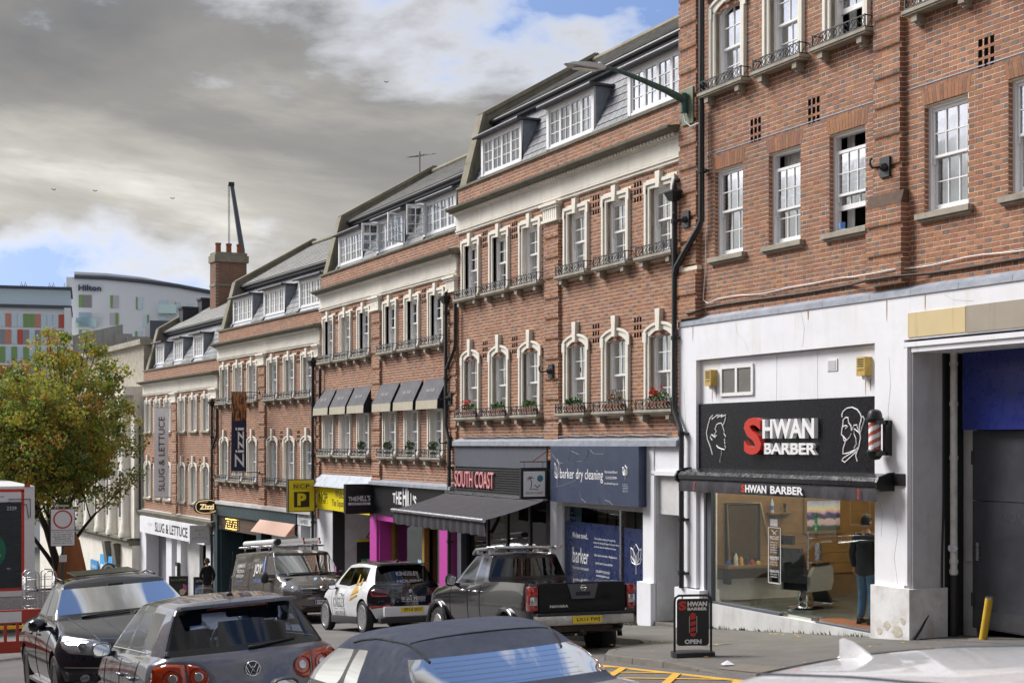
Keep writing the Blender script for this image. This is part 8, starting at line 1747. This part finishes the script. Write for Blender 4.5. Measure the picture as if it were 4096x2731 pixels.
bmpr=c.box('rear_bumper',-2.74,-2.5,-.84,.84,.63,.79,M_CHR if False else mat('dull_chrome',(.55,.54,.54),.32,metal=.9,var=.2,vscale=4,dirt=((.12,.12,.13),.4,3)),None,.03); c.box('bumper_step',-2.73,-2.5,-.86,.86,.79,.83,M_PLASTIC,None,.015); c.box('underrun_bar',-2.62,-2.5,-.5,.5,.52,.62,mat('rusty_steel',(.08,.055,.045),.8,var=.5,vscale=9),None,.01)
c.plate('LX11 FWJ',-2.748,-.0,.715,M_PLY,-1,euro=False); q=MB(); q.sphere((-2.72,.1,.53),.04,10,7); q.box(-2.70,-2.6,.0,.12,.46,.52); c.mb('tow_ball',q,M_IRON,True)
c.mirror(.80,.88,1.26,.22,.20,.12,P_PK); c.box('bed_floor',-2.48,-.55,-.72,.72,.9,.93,M_PLASTIC)
# ================================================================ trees
def leaf_mat():
    global nt
    m=mat('autumn_leaf',(.2,.2,.03),.65,vcol=True,var=.15,vscale=3); nt=m.node_tree; b=nt.nodes['Principled BSDF']; a=N('ShaderNodeVertexColor',layer_name='col'); t=N('ShaderNodeBsdfTranslucent'); L(a.outputs[0],t.inputs[0]); x=N('ShaderNodeMixShader'); x.inputs[0].default_value=.42; L(b.outputs[0],x.inputs[1]); L(t.outputs[0],x.inputs[2]); L(x.outputs[0],nt.nodes['Material Output'].inputs[0]); return m
def tree(name,label,x,y,h,seed,spread,lean=0,cols=None,nleaf=70,crown=None):
    q=random.Random(seed); z=road_z(x,y); o=thing(name,label,'tree',(x,y,z),group='trees down the street'); tr=MB(); lf=MB(); tips=[]
    def limb(p,d,r_,ln,lv):
        pts=[p]; rr=[r_]; n=4; dd=d.copy()
        for i in range(n):
            dd=(dd+Vector((q.uniform(-.16,.16),q.uniform(-.16,.16),q.uniform(-.04,.12)))).normalized(); pts.append(pts[-1]+dd*ln/n); rr.append(r_*(1-.55*(i+1)/n))
        tr.tube(pts,rr,6 if lv<2 else 4,cap=False)
        if lv>=3: tips.append(pts[-1]); tips.append(pts[2]); return
        for k in range(q.choice((3,3,4)) if lv else 7):
            t=q.uniform(.45,1) if lv else q.uniform(.35,1); i=min(n-1,int(t*n)); b=pts[i].lerp(pts[i+1],t*n-i); a=q.uniform(0,6.28) if lv else 6.28*k/7+q.uniform(-.3,.3); el=q.uniform(.15,.9)
            nd=(dd*.55+Vector((math.cos(a)*spread,math.sin(a)*spread,el*.7))).normalized(); limb(b,nd,rr[i]*.58,ln*q.uniform(.55,.78),lv+1)
    limb(Vector((x,y,z-.1)),Vector((lean,0,1)).normalized(),.19,h*.48,0)
    cols=cols or [(.44,.36,.05),(.32,.33,.05),(.17,.23,.04),(.46,.30,.05),(.12,.17,.03),(.36,.36,.06),(.36,.18,.04)]
    for t in tips:
        k=q.choice(cols); k2=q.choice(cols); leaf_cluster(lf,t,.42,.42,.34,nleaf,.105,[k,k2,cols[2]],q)
    if crown:      # clumps spread through the whole crown volume, thinner towards the inside
        cx,cy,cz,ax,ay,az=crown
        for k in range(230):
            v=Vector((q.gauss(0,1),q.gauss(0,1),q.gauss(0,1))).normalized()*(q.uniform(.35,1)**.6)
            if v.z<-.55 and q.random()<.6: continue
            c_=Vector((x+cx+v.x*ax,y+cy+v.y*ay,z+cz+v.z*az)); r_=q.uniform(.22,.6); hi=v.z>.1
            k1=q.choice(cols[:3]+[cols[5],cols[4],cols[1]] if q.random()<.75 else cols); leaf_cluster(lf,c_,r_,r_,r_*.75,q.randint(60,120),.11,[k1,q.choice(cols),k1],q)
            if q.random()<.5: b_=Vector((x+cx*.4,y+cy*.4,z+cz-1.2)); tr.tube([b_.lerp(c_,.25),b_.lerp(c_,.6)+Vector((0,0,.2)),c_],[.035,.022,.01],4,cap=False)
    part('trunk',tr,mat('dark_bark',(.045,.036,.028),.95,var=.4,vscale=6,bump=.5,bscale=12),o,True); part('crown',lf,MATS.get('autumn_leaf') or leaf_mat(),o)
tree('street_tree','autumn tree with a thick dark trunk beside the no vehicles sign',-52.2,-8.1,8.6,4,.75,nleaf=60,crown=(0,-.35,5.9,2.7,2.8,2.7))
tree('street_tree','autumn tree with a forked trunk close to the stone building',-54.2,-7.0,9.2,9,.62,nleaf=60,crown=(0,.35,6.9,2.6,2.4,3.6))
tree('street_tree','yellow green tree beyond the lorry, behind the other trees',-66,-8.6,9,21,.9,cols=[(.42,.36,.04),(.30,.33,.04),(.20,.24,.03),(.38,.26,.03)],nleaf=50)
# ================================================================ traffic sign
ts=thing('traffic_sign','white traffic sign with red ring and Except for access wording on a green post','traffic sign',(-43.5,-8.47,road_z(-43.5,-8.47)))
m=MB(); m.tube([(-43.56,-8.47,road_z(-43.5,-8.47)),(-43.56,-8.47,-1.85)],.04,10); part('post',m,mat('green_grey_post',(.06,.09,.085),.5,var=.15),ts,40)
m=MB(); m.box(-43.52,-43.49,-8.83,-8.13,-2.95,-1.86); part('plate_back',m,M_BLACK,ts); m=MB(); m.box(-43.489,-43.486,-8.81,-8.15,-2.93,-1.88); part('plate_face',m,M_WHITE,ts)
n=36; m=MB(); vs=[(-43.482,-8.48+r_*math.cos(6.2832*i/n),-2.17+r_*math.sin(6.2832*i/n)) for i in range(n) for r_ in (.225,.268)]; m.add(vs,[(2*i,(2*i+2)%(2*n),(2*i+3)%(2*n),2*i+1) for i in range(n)]); part('red_ring',m,M_RED,ts)
m=MB(); m.box(-43.485,-43.483,-8.81,-8.15,-2.487,-2.475); part('divider',m,M_BLACK,ts)
for i,s_ in enumerate(('Except for access','to service road','between Nos 1 & 3','Richmond Hill','and for loading','between 4pm-10am')): xtext(ts,s_,-43.482,-8.48,-2.535-.065*i,.031*len(s_)+.03,.048,M_BLACK)
m=MB(); m.box(-43.5,-43.49,-8.58,-8.37,-3.40,-3.20); part('lower_plate',m,M_WHITE,ts)
for i,s_ in enumerate(('No loading','except','frontagers','4pm-10am')): xtext(ts,s_,-43.486,-8.475,-3.225-.045*i,.17,.026,M_BLACK)
m=MB(); m.box(-43.62,-43.5,-8.7,-8.3,-1.80,-1.76); part('sign_light',m,M_STEEL,ts)
# ================================================================ lorry with dark roller shutter
LX=-42.9; lz=road_z(LX,-10.6); lo=thing('delivery_lorry','white lorry body with red edged dark shutter and green coffee roundel','lorry',(LX,-10.6,lz))
y0,y1=-11.85,-9.33
m=MB(); m.box(LX-9,LX-.05,y0,y1,-4.15,-1.18); part('box_body',m,M_WPAINT,lo); m=MB(); m.box(LX-.05,LX,y1-.28,y1,-4.15,-1.2); m.box(LX-.05,LX,y0,y0+.28,-4.15,-1.2); m.box(LX-.05,LX,y0+.28,y1-.28,-1.62,-1.2); m.box(LX-.05,LX,y0+.28,y1-.28,-4.28,-4.1); part('rear_frame',m,M_WPAINT,lo)
M_SHUT=mat('dark_teal_shutter',(.022,.035,.042),.5,var=.15)
for i in range(10): m=MB(); m.box(LX-.045,LX-.012,y0+.36,y1-.36,-4.05+.242*i+.004,-4.05+.242*(i+1)-.004); part('shutter_slat',m,M_SHUT,lo)
m=MB(); 
for a in ((y1-.36,y1-.28,-4.1,-1.30),(y0+.28,y0+.36,-4.1,-1.30),(y0+.28,y1-.28,-1.34,-1.26),(y0+.28,y1-.28,-4.12,-4.04)): m.box(LX-.01,LX+.004,a[0],a[1],a[2],a[3])
part('red_edge',m,mat('reflective_red',(.62,.05,.03),.5,var=.05),lo)
xtext(lo,'2329',LX+.006,y1-.62,-1.80,.26,.1,M_WHITE); m=MB(); m.box(LX+.0,LX+.005,y1-1.35,y1-.8,-1.52,-1.42); part('maker_plate',m,M_WHITE,lo); xtext(lo,'GRAY & ADAMS',LX+.008,y1-1.07,-1.47,.5,.05,mat('maker_blue',(.05,.15,.5),.5,var=0)); m=MB(); m.add([(LX+.01,y1-1.12,-1.51),(LX+.01,y1-1.02,-1.51),(LX+.01,y1-1.07,-1.41)],[(0,1,2)]); part('maker_mark',m,M_RED,lo)
cy,cz=y1-1.33,-2.98; m=MB(); m.lathe([(0,0),(.56,0)],40,(LX+.005,cy,cz),'x'); part('green_roundel',m,mat('coffee_green',(.01,.16,.085),.5,var=.03),lo)
m=MB(); st=[(cy+(.11 if k%2==0 else .045)*math.sin(k*.6283),cz+.40+(.11 if k%2==0 else .045)*math.cos(k*.6283)) for k in range(10)]; m.add([(LX+.012,a,b) for a,b in st],[tuple(range(10))]); m.add([(LX+.012,cy+a,cz+b) for a,b in ((-.24,.24),(-.28,.36),(-.16,.30),(-.1,.38),(0,.30),(.1,.38),(.16,.30),(.28,.36),(.24,.24))],[tuple(range(9))]); part('star_crown',m,M_WHITE,lo)
for sg in (-1,1):
    for k in range(4): m=MB(); m.tube([(LX+.012,cy+sg*(.10+.09*k+.03*math.sin(t*1.1+k)),cz+.2-.09*t) for t in range(8-k)],.022,5); part('wavy_line',m,M_WHITE,lo)
xtext(lo,'TM',LX+.006,cy+.62,cz-.52,.1,.05)
for yy in (y1-.2,y0+.2): m=MB(); m.box(LX-.02,LX+.03,yy-.08,yy+.08,-1.20,-1.12); part('marker_lamp',m,M_REDL,lo)
m=MB(); m.tube([(LX+.03,y1-.7,-1.55),(LX+.03,y1-.12,-1.55),(LX+.03,y1-.12,-2.05),(LX+.03,y1-.17,-2.08),(LX+.03,y1-.22,-1.7),(LX+.03,y1-.7,-1.63)],.012,5,closed=True); part('grab_rail',m,M_GREYP,lo)
m=MB(); m.box(LX-.3,LX,y0,y1,-4.75,-4.3); part('tail_lift',m,M_STEEL,lo)
for x in (LX-1.6,LX-2.7,LX-7.5):
    for yy in (y0+.18,y1-.18): m=MB(); m.lathe([(.25,-.14),(.48,-.15),(.5,-.1),(.5,.1),(.48,.15),(.25,.14)],24,(x,yy,road_z(x,yy)+.5),'y'); w=part('wheel',m,M_TYRE,lo,40); m=MB(); m.lathe([(0,-.12),(.25,-.1),(.25,.1),(0,.12)],18,(x,yy,road_z(x,yy)+.5),'y'); part('rim',m,M_STEEL,w,40)
m=MB(); m.box(LX-11.2,LX-9.1,y0+.05,y1-.05,lz+.2,lz+2.6); part('cab',m,M_WPAINT,lo)
# roll cage
rc_=thing('roll_cage','empty steel wire roll cage standing behind the lorry','roll cage',(-38.2,-9.75,road_z(-38.2,-9.7))); zc_=road_z(-38.2,-9.7)+.12; xa,xb,ya,yb=-38.6,-37.9,-10.15,-9.45
m=MB()
for a in (xa,xb):
    m.tube([(a,ya,zc_),(a,ya,zc_+1.5),(a,ya+.08,zc_+1.58),(a,yb-.42,zc_+1.58),(a,yb-.38,zc_+1.5),(a,yb-.38,zc_)],.016,6); m.tube([(a,yb-.25,zc_),(a,yb-.25,zc_+1.52),(a,yb-.18,zc_+1.6),(a,yb,zc_+1.58),(a,yb+.03,zc_+1.5),(a,yb+.03,zc_)],.016,6)
    for k in range(6): m.tube([(a,ya,zc_+.2+.24*k),(a,yb,zc_+.2+.24*k)],.008,5)
for yy in (ya,yb):
    for k in range(6): m.tube([(xa,yy,zc_+.2+.24*k),(xb,yy,zc_+.2+.24*k)],.008,5)
    for k in range(7): m.tube([(xa+.1*k+.05,yy,zc_),(xa+.1*k+.05,yy,zc_+1.45)],.005,4)
part('wire_frame',m,M_STEEL,rc_,True); m=MB(); m.box(xa,xb,ya,yb,zc_-.02,zc_+.02); part('base',m,M_STEEL,rc_)
for a in (xa+.08,xb-.08):
    for b in (ya+.08,yb-.08): m=MB(); m.lathe([(.05,-.02),(.05,.02)],12,(a,b,zc_-.07),'y'); part('castor',m,M_TYRE,rc_)
# red plastic barriers
M_BAR=mat('red_barrier_plastic',(.50,.055,.03),.5,var=.15,vscale=3); 
for bi,yc in enumerate((-11.55,-13.6)):
    bx0=-31.4; zb_=road_z(bx0,-11.3); b=thing('road_barrier','red plastic road barrier with white band '+('beside the dark SUV' if bi==0 else 'second from the dark SUV'),'barrier',(bx0,yc,zb_),group='red road barriers')
    m=MB(); m.box(bx0-.03,bx0+.03,yc-1,yc+1,zb_+.12,zb_+.36); part('bottom_rail',m,M_BAR,b); m=MB(); m.box(bx0-.03,bx0+.03,yc-1,yc+1,zb_+.72,zb_+1.0); part('top_rail',m,M_BAR,b)
    for k in range(9): y=yc-.95+.237*k; m=MB(); m.box(bx0-.02,bx0+.02,y-.03,y+.03,zb_+.36,zb_+.72); part('slat',m,M_BAR,b)
    for k in range(2): y=yc-.75+.8*k; m=MB(); m.box(bx0+.03,bx0+.035,y,y+.5,zb_+.75,zb_+.97); part('white_band',m,M_WHITE,b)
    for y in (yc-.85,yc+.85): m=MB(); m.box(bx0-.3,bx0+.3,y-.1,y+.1,zb_-.05,zb_+.12); part('foot',m,M_PLASTIC,b)
    m=MB(); m.box(bx0-.5,bx0-.48,yc-1.0,yc+1.2,zb_+.55,zb_+.62); part('yellow_rail',m,M_YELLOW,b)
# ================================================================ pale stone block below the terrace
sb=thing('stone_building','pale classical stone building with tall half columns and a mossy ledge','building',(-30,-.2,gz(-75)),DF); xa,xb=-46,-23.35; ys=-.35
m=MB(); m.box(xa,xb,ys,8,-4.4,2.3); part('wall',m,M_STONE,sb); m=MB(); m.box(xa,xb-.2,ys+.5,9,2.7,4.7); part('attic',m,M_SILL,sb); m=MB(); m.box(xa,xb-.1,ys+.3,9,4.7,4.95); part('attic_coping',m,M_SILL,sb); m=MB(); m.box(xa,xb,ys-.25,.2,-4.75,-4.4); m.box(xa,xb,ys-.35,.2,-4.52,-4.42); part('ledge',m,M_STONED,sb); m=MB(); m.box(xa,xb,ys-.5,8,2.3,2.7); part('cornice',m,M_STONE,sb); m=MB(); m.box(xa,xb,ys-.1,8,-10,-4.75); part('base_wall',m,M_STONE,sb)
for k in range(8):
    x=xb-1.1-2.6*k; m=MB(); m.lathe([(.42,-4.4),(.42,-4.2),(.36,-4.1),(.34,-3.9),(.30,-3.8),(.28,1.4),(.33,1.5),(.40,1.7),(.40,1.9)],16,(x,ys-.05,0)); part('half_column',m,M_STONE,sb,35); m=MB(); m.box(x-.45,x+.45,ys-.48,ys+.1,1.9,2.3); part('capital',m,M_STONE,sb)
    for z0_,z1_ in ((-3.6,-1.2),(-.7,1.2)):
        w=MB(); w.box(x-1.85,x-.75,ys-.03,ys,z0_,z1_); wo_=part('window',w,M_WPAINT,sb); w=MB(); w.box(x-1.78,x-.82,ys-.04,ys-.03,z0_+.08,z1_-.08); part('pane',w,mat('dark_pane',(.05,.055,.06),.1,var=.1),wo_)
for k in range(2): m=MB(); x=-25.9-1.9*k; m.prism([(ys-.1,-4.75),(ys-.45,-4.75),(ys-.3,-5.8),(ys-.1,-6.0)],x-.3,x+.3,'x'); part('console',m,M_STONED,sb)
ph=thing('phone_shop_sign','bright blue phone shop panel with two round signs','sign',(-27.3,-.8,-7),DF); bx(ph,'blue_panel',-29.2,-26.6,-.62,-.5,-7.6,-5.5,mat('cyan_panel',(.05,.36,.72),.5,var=.05)); bx(ph,'white_panel',-29.0,-27.8,-.64,-.62,-6.9,-6.0,M_WHITE); put_text(ph,'Lebara',-28.4,-.645,-6.4,1.0,.3,MATS['cyan_panel']); put_text(ph,'mobile',-28.4,-.645,-6.7,.6,.14,MATS['cyan_panel'])
for z in (-6.1,-6.85):
    m=MB(); m.lathe([(0,-.02),(.34,-.02),(.34,.02)],24,(-26.4,-.85,z),'x'); part('round_sign',m,M_WHITE,ph); m=MB(); m.tube([(-26.37,-.85+.31*math.cos(k*.2618),z+.31*math.sin(k*.2618)) for k in range(24)],.045,6,closed=True); part('navy_ring',m,M_NAVY,ph); m=MB(); m.tube([(-26.36,-.85+.12*math.cos(k*.5),z+.12*math.sin(k*.5)) for k in range(11)],.04,5); part('round_symbol',m,M_BLACK,ph)
bx(ph,'poster',-31.2,-29.6,-.66,-.6,-7.1,-5.9,mat('blue_poster',(.03,.26,.55),.5,var=.1)); put_text(ph,'Lebara',-30.4,-.665,-6.2,1.0,.2)
# folded orange parasol and rail under the trees
pa=thing('folded_parasol','folded burnt orange parasol between the tree trunks','parasol',(-50.5,-7.2,road_z(-50.5,-7.2))); zz_=road_z(-50.5,-7.2); m=MB(); m.tube([(-50.5,-7.2,zz_),(-50.5,-7.2,zz_+2.9)],.03,8); part('pole',m,M_STEEL,pa)
m=MB(); n=18; vs=[]
for k,(h_,r_) in enumerate(((2.95,.03),(2.6,.2),(2.0,.34),(1.5,.42),(1.05,.40))):
    for j in range(n): a=2*math.pi*j/n; rr=r_*(1+.28*math.sin(a*5+k)); vs.append((-50.5+rr*math.cos(a),-7.2+rr*math.sin(a),zz_+h_-(.12*math.sin(a*3) if k==4 else 0)))
m.add(vs,[(k*n+j,(k+1)*n+j,(k+1)*n+(j+1)%n,k*n+(j+1)%n) for k in range(4) for j in range(n)]); part('canopy',m,mat('burnt_orange_canvas',(.36,.13,.05),.85,var=.2),pa,True)
wb=thing('white_screen','low white and blue cafe screen under the trees','screen',(-49,-8.6,road_z(-49,-8.6))); zz_=road_z(-49,-8.6); m=MB(); m.box(-49.02,-48.98,-9.4,-7.6,zz_+.1,zz_+1.0); part('panel',m,M_WHITE,wb); m=MB(); m.box(-48.975,-48.97,-9.2,-8.8,zz_+.75,zz_+.95); part('blue_patch',m,MATS['blue_poster'],wb); m=MB(); m.box(-49.05,-48.95,-9.4,-6.2,zz_+1.02,zz_+1.09); part('top_rail',m,M_BLACK,wb)
hr_=thing('bike_hoop','stainless steel cycle hoop on the pavement by the menu board','cycle stand',(-49.6,-2.9,gz(-49.6))); zz_=road_z(-49.6,-2.9); m=MB(); m.tube([(-49.6,-3.2,zz_),(-49.6,-3.2,zz_+.75),(-49.6,-3.1,zz_+.85),(-49.6,-2.7,zz_+.85),(-49.6,-2.6,zz_+.75),(-49.6,-2.6,zz_)],.025,8); part('hoop',m,M_STEEL,hr_,True)
# ================================================================ roofscape
ck=thing('brick_chimney','mossy brick chimney stack with three terracotta pots','chimney',(-20,3.1,5),DF); m=MB(); backing(m,-20.4,-19.55,4.8,8.35,[],2.402,.1); m.box(-20.4,-19.55,2.41,3.86,4.8,8.35); cs=part('stack',m,mat('dark_mortar',(.30,.26,.20),.95,var=.3),ck)
b=MB()
for k in range(47):
    z=4.8+k*.075
    for j in range(6):
        y=2.42+.24*j+(.12 if k%2 else 0); b.col=vary((.26,.13,.085)); b.box(-19.552,-19.546,y,min(y+.228,3.86),z,z+.063)
    for j in range(4): x=-20.4+.225*j-(.11 if k%2 else 0); b.col=vary((.26,.13,.085)); b.box(max(x,-20.4),min(x+.213,-19.55),2.396,2.402,z,z+.063)
part('brick',b,M_BRICK,cs,kind='stuff'); m=MB(); m.box(-20.45,-19.5,2.37,3.91,7.2,7.3); part('string_course',m,M_GABLE,ck); m=MB(); m.box(-20.48,-19.47,2.34,3.94,8.3,8.62); m.box(-20.42,-19.53,2.4,3.88,8.62,8.75); part('stack_head',m,M_GABLE,ck)
for k in range(3): m=MB(); m.lathe([(.13,8.72),(.12,9.1),(.14,9.12),(.14,9.2),(.1,9.2)],14,(-19.98,2.65+.5*k,0)); part('chimney_pot',m,M_TERRA,ck,40)
for k,(x,y,z) in enumerate(((-22.6,2.0,5.9),(-22.6,2.9,6.35),(-22.6,3.9,6.9))):
    m=MB(); m.box(x-.35,x+.35,y-.35,y+.35,z-1,z+.55); m.box(x-.4,x+.4,y-.4,y+.4,z+.45,z+.55); solo('dark_vent_stack',m,mat('dark_lead_box',(.03,.033,.045),.7,var=.3),('lowest','middle','highest')[k]+' of the three dark stacks on the roof slope past the chimney','vent stack',(x,y,z-1),DF,'dark roof stacks')
ta=thing('tv_aerial','television aerial on the gable ridge of the awning building','aerial',(-46,3.6,9.3)); m=MB(); m.tube([(-46,3.6,9.1),(-46,3.6,9.95)],.018,6); part('mast',m,M_IRON,ta); m=MB(); m.tube([(-46.6,3.45,9.85),(-45.3,3.75,9.75)],.012,5)
for k in range(8): x=-46.5+.15*k; m.tube([(x,3.3+.03*k,9.82-.01*k),(x,3.75+.03*k,9.88-.01*k)],.007,4)
part('elements',m,M_IRON,ta)
# ================================================================ far buildings, seen down the hill
def far_frame(px,t,yaw=0,face=None):      # a plot `t` metres off, on the bearing of picture column px
    u=(px-2048)/5800*t; return T(.4259*u-.9048*t,-14.586+.9048*u+.4259*t,0)@RZ(64.794+yaw-math.degrees(math.atan(((face if face is not None else px)-2048)/5800)))
HF=far_frame(265,190,-3,500); GB=-13
hb=thing('white_hotel','white curved roof hotel building with scattered green shuttered windows','building',(0,0,GB),HF); M_HW=mat('hotel_render',(.82,.83,.85),.8,var=.06,vscale=.3); M_GP=mat('lime_panel',(.22,.36,.12),.5,var=.05); M_BG=mat('sky_reflection_pane',(.50,.62,.70),.15,metal=.15,var=.15)  # far panes: reflection of the blue sky put into the base colour
sk=lambda px:(px-265)/5800*190; sz=lambda py:(1776-py)/5800*190
m=MB(); m.prism([(0,GB),(30,GB),(30,17.5),(24,19.3),(sk(840),20.4),(sk(700),21.3),(sk(560),22.1),(sk(420),22.5),(sk(300),22.6),(1,22.6),(1,21.9),(0,21.9)],0,14); part('wall',m,M_HW,hb)
m=MB(); m.tube([(sk(p),-.15,sz(y)) for p,y in ((297,1106),(420,1108),(560,1118),(700,1134),(840,1158))],.3,6); part('roof_edge',m,M_GREYP,hb)
for (px,py,w,h,gl,pn) in ((313,1178,50,50,.3,(.25,.24,.23)),(435,1178,32,50,.3,(.5,.5,.52)),(535,1182,26,50,.25,None),(625,1192,34,44,0,None),(690,1198,18,36,.2,None),(738,1204,20,12,0,None),(313,1248,50,52,0,None),(433,1248,34,48,-.35,(.5,.5,.52)),(562,1253,24,52,-.3,None),(622,1260,36,14,0,None),(313,1318,36,20,.3,None),(532,1320,28,26,.3,None),(640,1330,30,40,.3,None),(735,1290,24,40,.3,None),(430,1330,30,44,.3,None)):
    x0_,x1_=sk(px),sk(px+w); z1_=sz(py); z0_=sz(py+h); wn=MB(); wn.box(x0_,x1_,-.08,.05,z0_,z1_); wo_=part('window',wn,M_BG if pn is None else mat('pane_%d'%int(pn[0]*100),pn,.2,var=.05),hb)
    if gl: g=MB(); a,b=(x0_,x0_+(x1_-x0_)*gl) if gl>0 else (x1_+(x1_-x0_)*gl,x1_); g.box(a,b,-.12,-.08,z0_,z1_); part('green_panel',g,M_GP,wo_)
for (px,py,w) in ((304,1272,80),(623,1212,72)): g=MB(); g.box(sk(px),sk(px+w),-1.0,-.95,sz(py+30),sz(py)); g.box(sk(px),sk(px+w),-1.0,0,sz(py+36),sz(py+30)); part('balcony',g,mat('balcony_glass',(.35,.48,.5),.1,metal=.4,var=.05),hb)
t_=text('Hilton',1,.2,.02,sx=(400-312)/5800*190,sy=(1162-1138)/5800*190); m=MB(); m.merge(t_,T(sk(356),-.1,sz(1150))); part('lettering',m,M_NAVY,hb)
FF=far_frame(-400,168,-2,130); sk=lambda px:(px+400)/5800*168; sz=lambda py:(1776-py)/5800*168
cb=thing('colourful_apartment_building','apartment block with red, green and glass panel grid and a glazed top floor','building',(0,0,GB),FF)
m=MB(); m.box(0,sk(228),.3,12,GB,sz(1215)); m.box(sk(228),sk(254),-.2,12,GB,sz(1215)); part('frame',m,M_HW,cb); m=MB(); m.box(0,sk(258),-.1,12,sz(1218),sz(1205)); m.box(0,sk(258),-.4,12,sz(1138),sz(1130)); part('roof_slab',m,M_GREYP,cb); m=MB(); m.box(0,sk(252),.5,11,sz(1206),sz(1138)); part('glazed_floor',m,M_BG,cb)
CP_=[(.55,.10,.06),(.22,.36,.12),(.62,.25,.18),(.30,.30,.32)]; q=random.Random(2); pmats=[mat('panel_%d'%k,c_,.5,var=.05) for k,c_ in enumerate(CP_)]
rowsP=((1242,1297),(1307,1367),(1377,1443),(1453,1508),(1518,1578),(1590,1650))
for r_,(ya_,yb_) in enumerate(rowsP):
    for k in range(26):
        px=228-23*(k+1)+1; mt=M_BG if q.random()<.55 else pmats[1 if r_%2==0 and q.random()<.8 else q.choice((0,0,2,3))]; g=MB(); g.box(sk(px),sk(px+21),.22,.32,sz(yb_),sz(ya_)); part('facade_panel',g,mt,cb)
m=MB()
for px in (55,165,225):
    for d in (0,14): m.tube([(sk(px+d),1,sz(1130)),(sk(px+d+5),1,sz(1108)),(sk(px+d+11),1,sz(1130))],.06,4)
part('roof_ladder_hoop',m,M_STEEL,cb,kind='stuff')
KF=far_frame(290,112,0); sk=lambda px:(px-290)/5800*112; sz=lambda py:(1776-py)/5800*112
kb=thing('concrete_block_building','weathered grey concrete stair towers rising behind the trees','building',(0,0,-11),KF); M_CON=mat('stained_concrete',(.36,.35,.33),.9,var=.3,vscale=.6,streak=((.12,.12,.11),.6))
for a,b,c_,y in ((290,485,1292,0),(455,520,1332,-.6),(500,590,1345,-1.2),(590,720,1275,-.3)): m=MB(); m.prism([(sk(a),-11),(sk(b),-11),(sk(b),sz(c_)),(sk(a),sz(c_+(50 if a==290 else 0)))],y,8+y); part('tower',m,M_CON if a!=590 else M_GREYP,kb)
cr_=thing('mobile_crane','slender mobile crane boom rising behind the chimney','crane',(0,0,-12),far_frame(965,260)); sk=lambda px:(px-965)/5800*260; sz=lambda py:(1776-py)/5800*260
m=MB(); m.tube([(sk(1010),0,-12),(sk(968),0,sz(1000)),(sk(948),0,sz(870)),(sk(928),0,sz(740))],[.6,.5,.42,.34],8); part('boom',m,M_GREYP,cr_); m=MB(); m.box(sk(915),sk(938),-.6,.6,sz(745),sz(732)); part('boom_head',m,M_BLACK,cr_)
for px in (914,919): m=MB(); m.tube([(sk(px),0,sz(742)),(sk(px+1),0,sz(1040))],.05,4); part('hoist_rope',m,M_IRON,cr_)
for k,(px,py) in enumerate(((380,765),(690,795),(215,760),(1545,330))):
    F_=far_frame(px,150); z=(1776-py)/5800*150; m=MB(); m.add([(-.28,0,z+.1),(-.1,0,z+.12),(0,0,z),(.1,0,z+.12),(.28,0,z+.08),(0,0,z-.05)],[(0,1,2,5),(2,3,4,5)]); solo('bird',m,M_BLACK,'small dark gull flying in the sky','bird',(0,0,z),F_,'birds in the sky')
# ================================================================ the other side of the street (behind the camera, seen in reflections)
for k,(xa,xb,h,c_) in enumerate(((-46,-24,10,(.30,.16,.10)),(-23.8,-4,11.5,(.34,.20,.13)),(-3.8,22,10.5,(.28,.15,.10)))):
    zb_=gz((xa+xb)/2); ob=thing('opposite_building','brick building across the street, '+('at the foot of the hill','behind the parked cars','at the top of the hill')[k],'building',((xa+xb)/2,-21,zb_)); m=MB(); m.box(xa,xb,-33,-21,zb_-4,zb_+h); part('wall',m,mat('opposite_brick_%d'%k,c_,.9,var=.3,vscale=2,bump=.3,bscale=40),ob)
    wm=MB(); wm.box(-.6,.6,-.0,.05,0,1.7); wm=wm.mesh('window',M_WPAINT); pm_=MB(); pm_.box(-.53,.53,.05,.06,.07,1.63); pm_=pm_.mesh('pane',MATS['dark_pane'])
    x=xa+1.5
    while x<xb-1:
        for f in range(3): w=inst('window',wm,ob,(x,-21,zb_+1.3+3.2*f)); inst('pane',pm_,w,(x,-21,zb_+1.3+3.2*f))
        x+=2.3
    m=MB(); m.box(xa-.1,xb+.1,-33,-20.8,zb_+h,zb_+h+.4); part('cornice',m,M_STONE,ob)
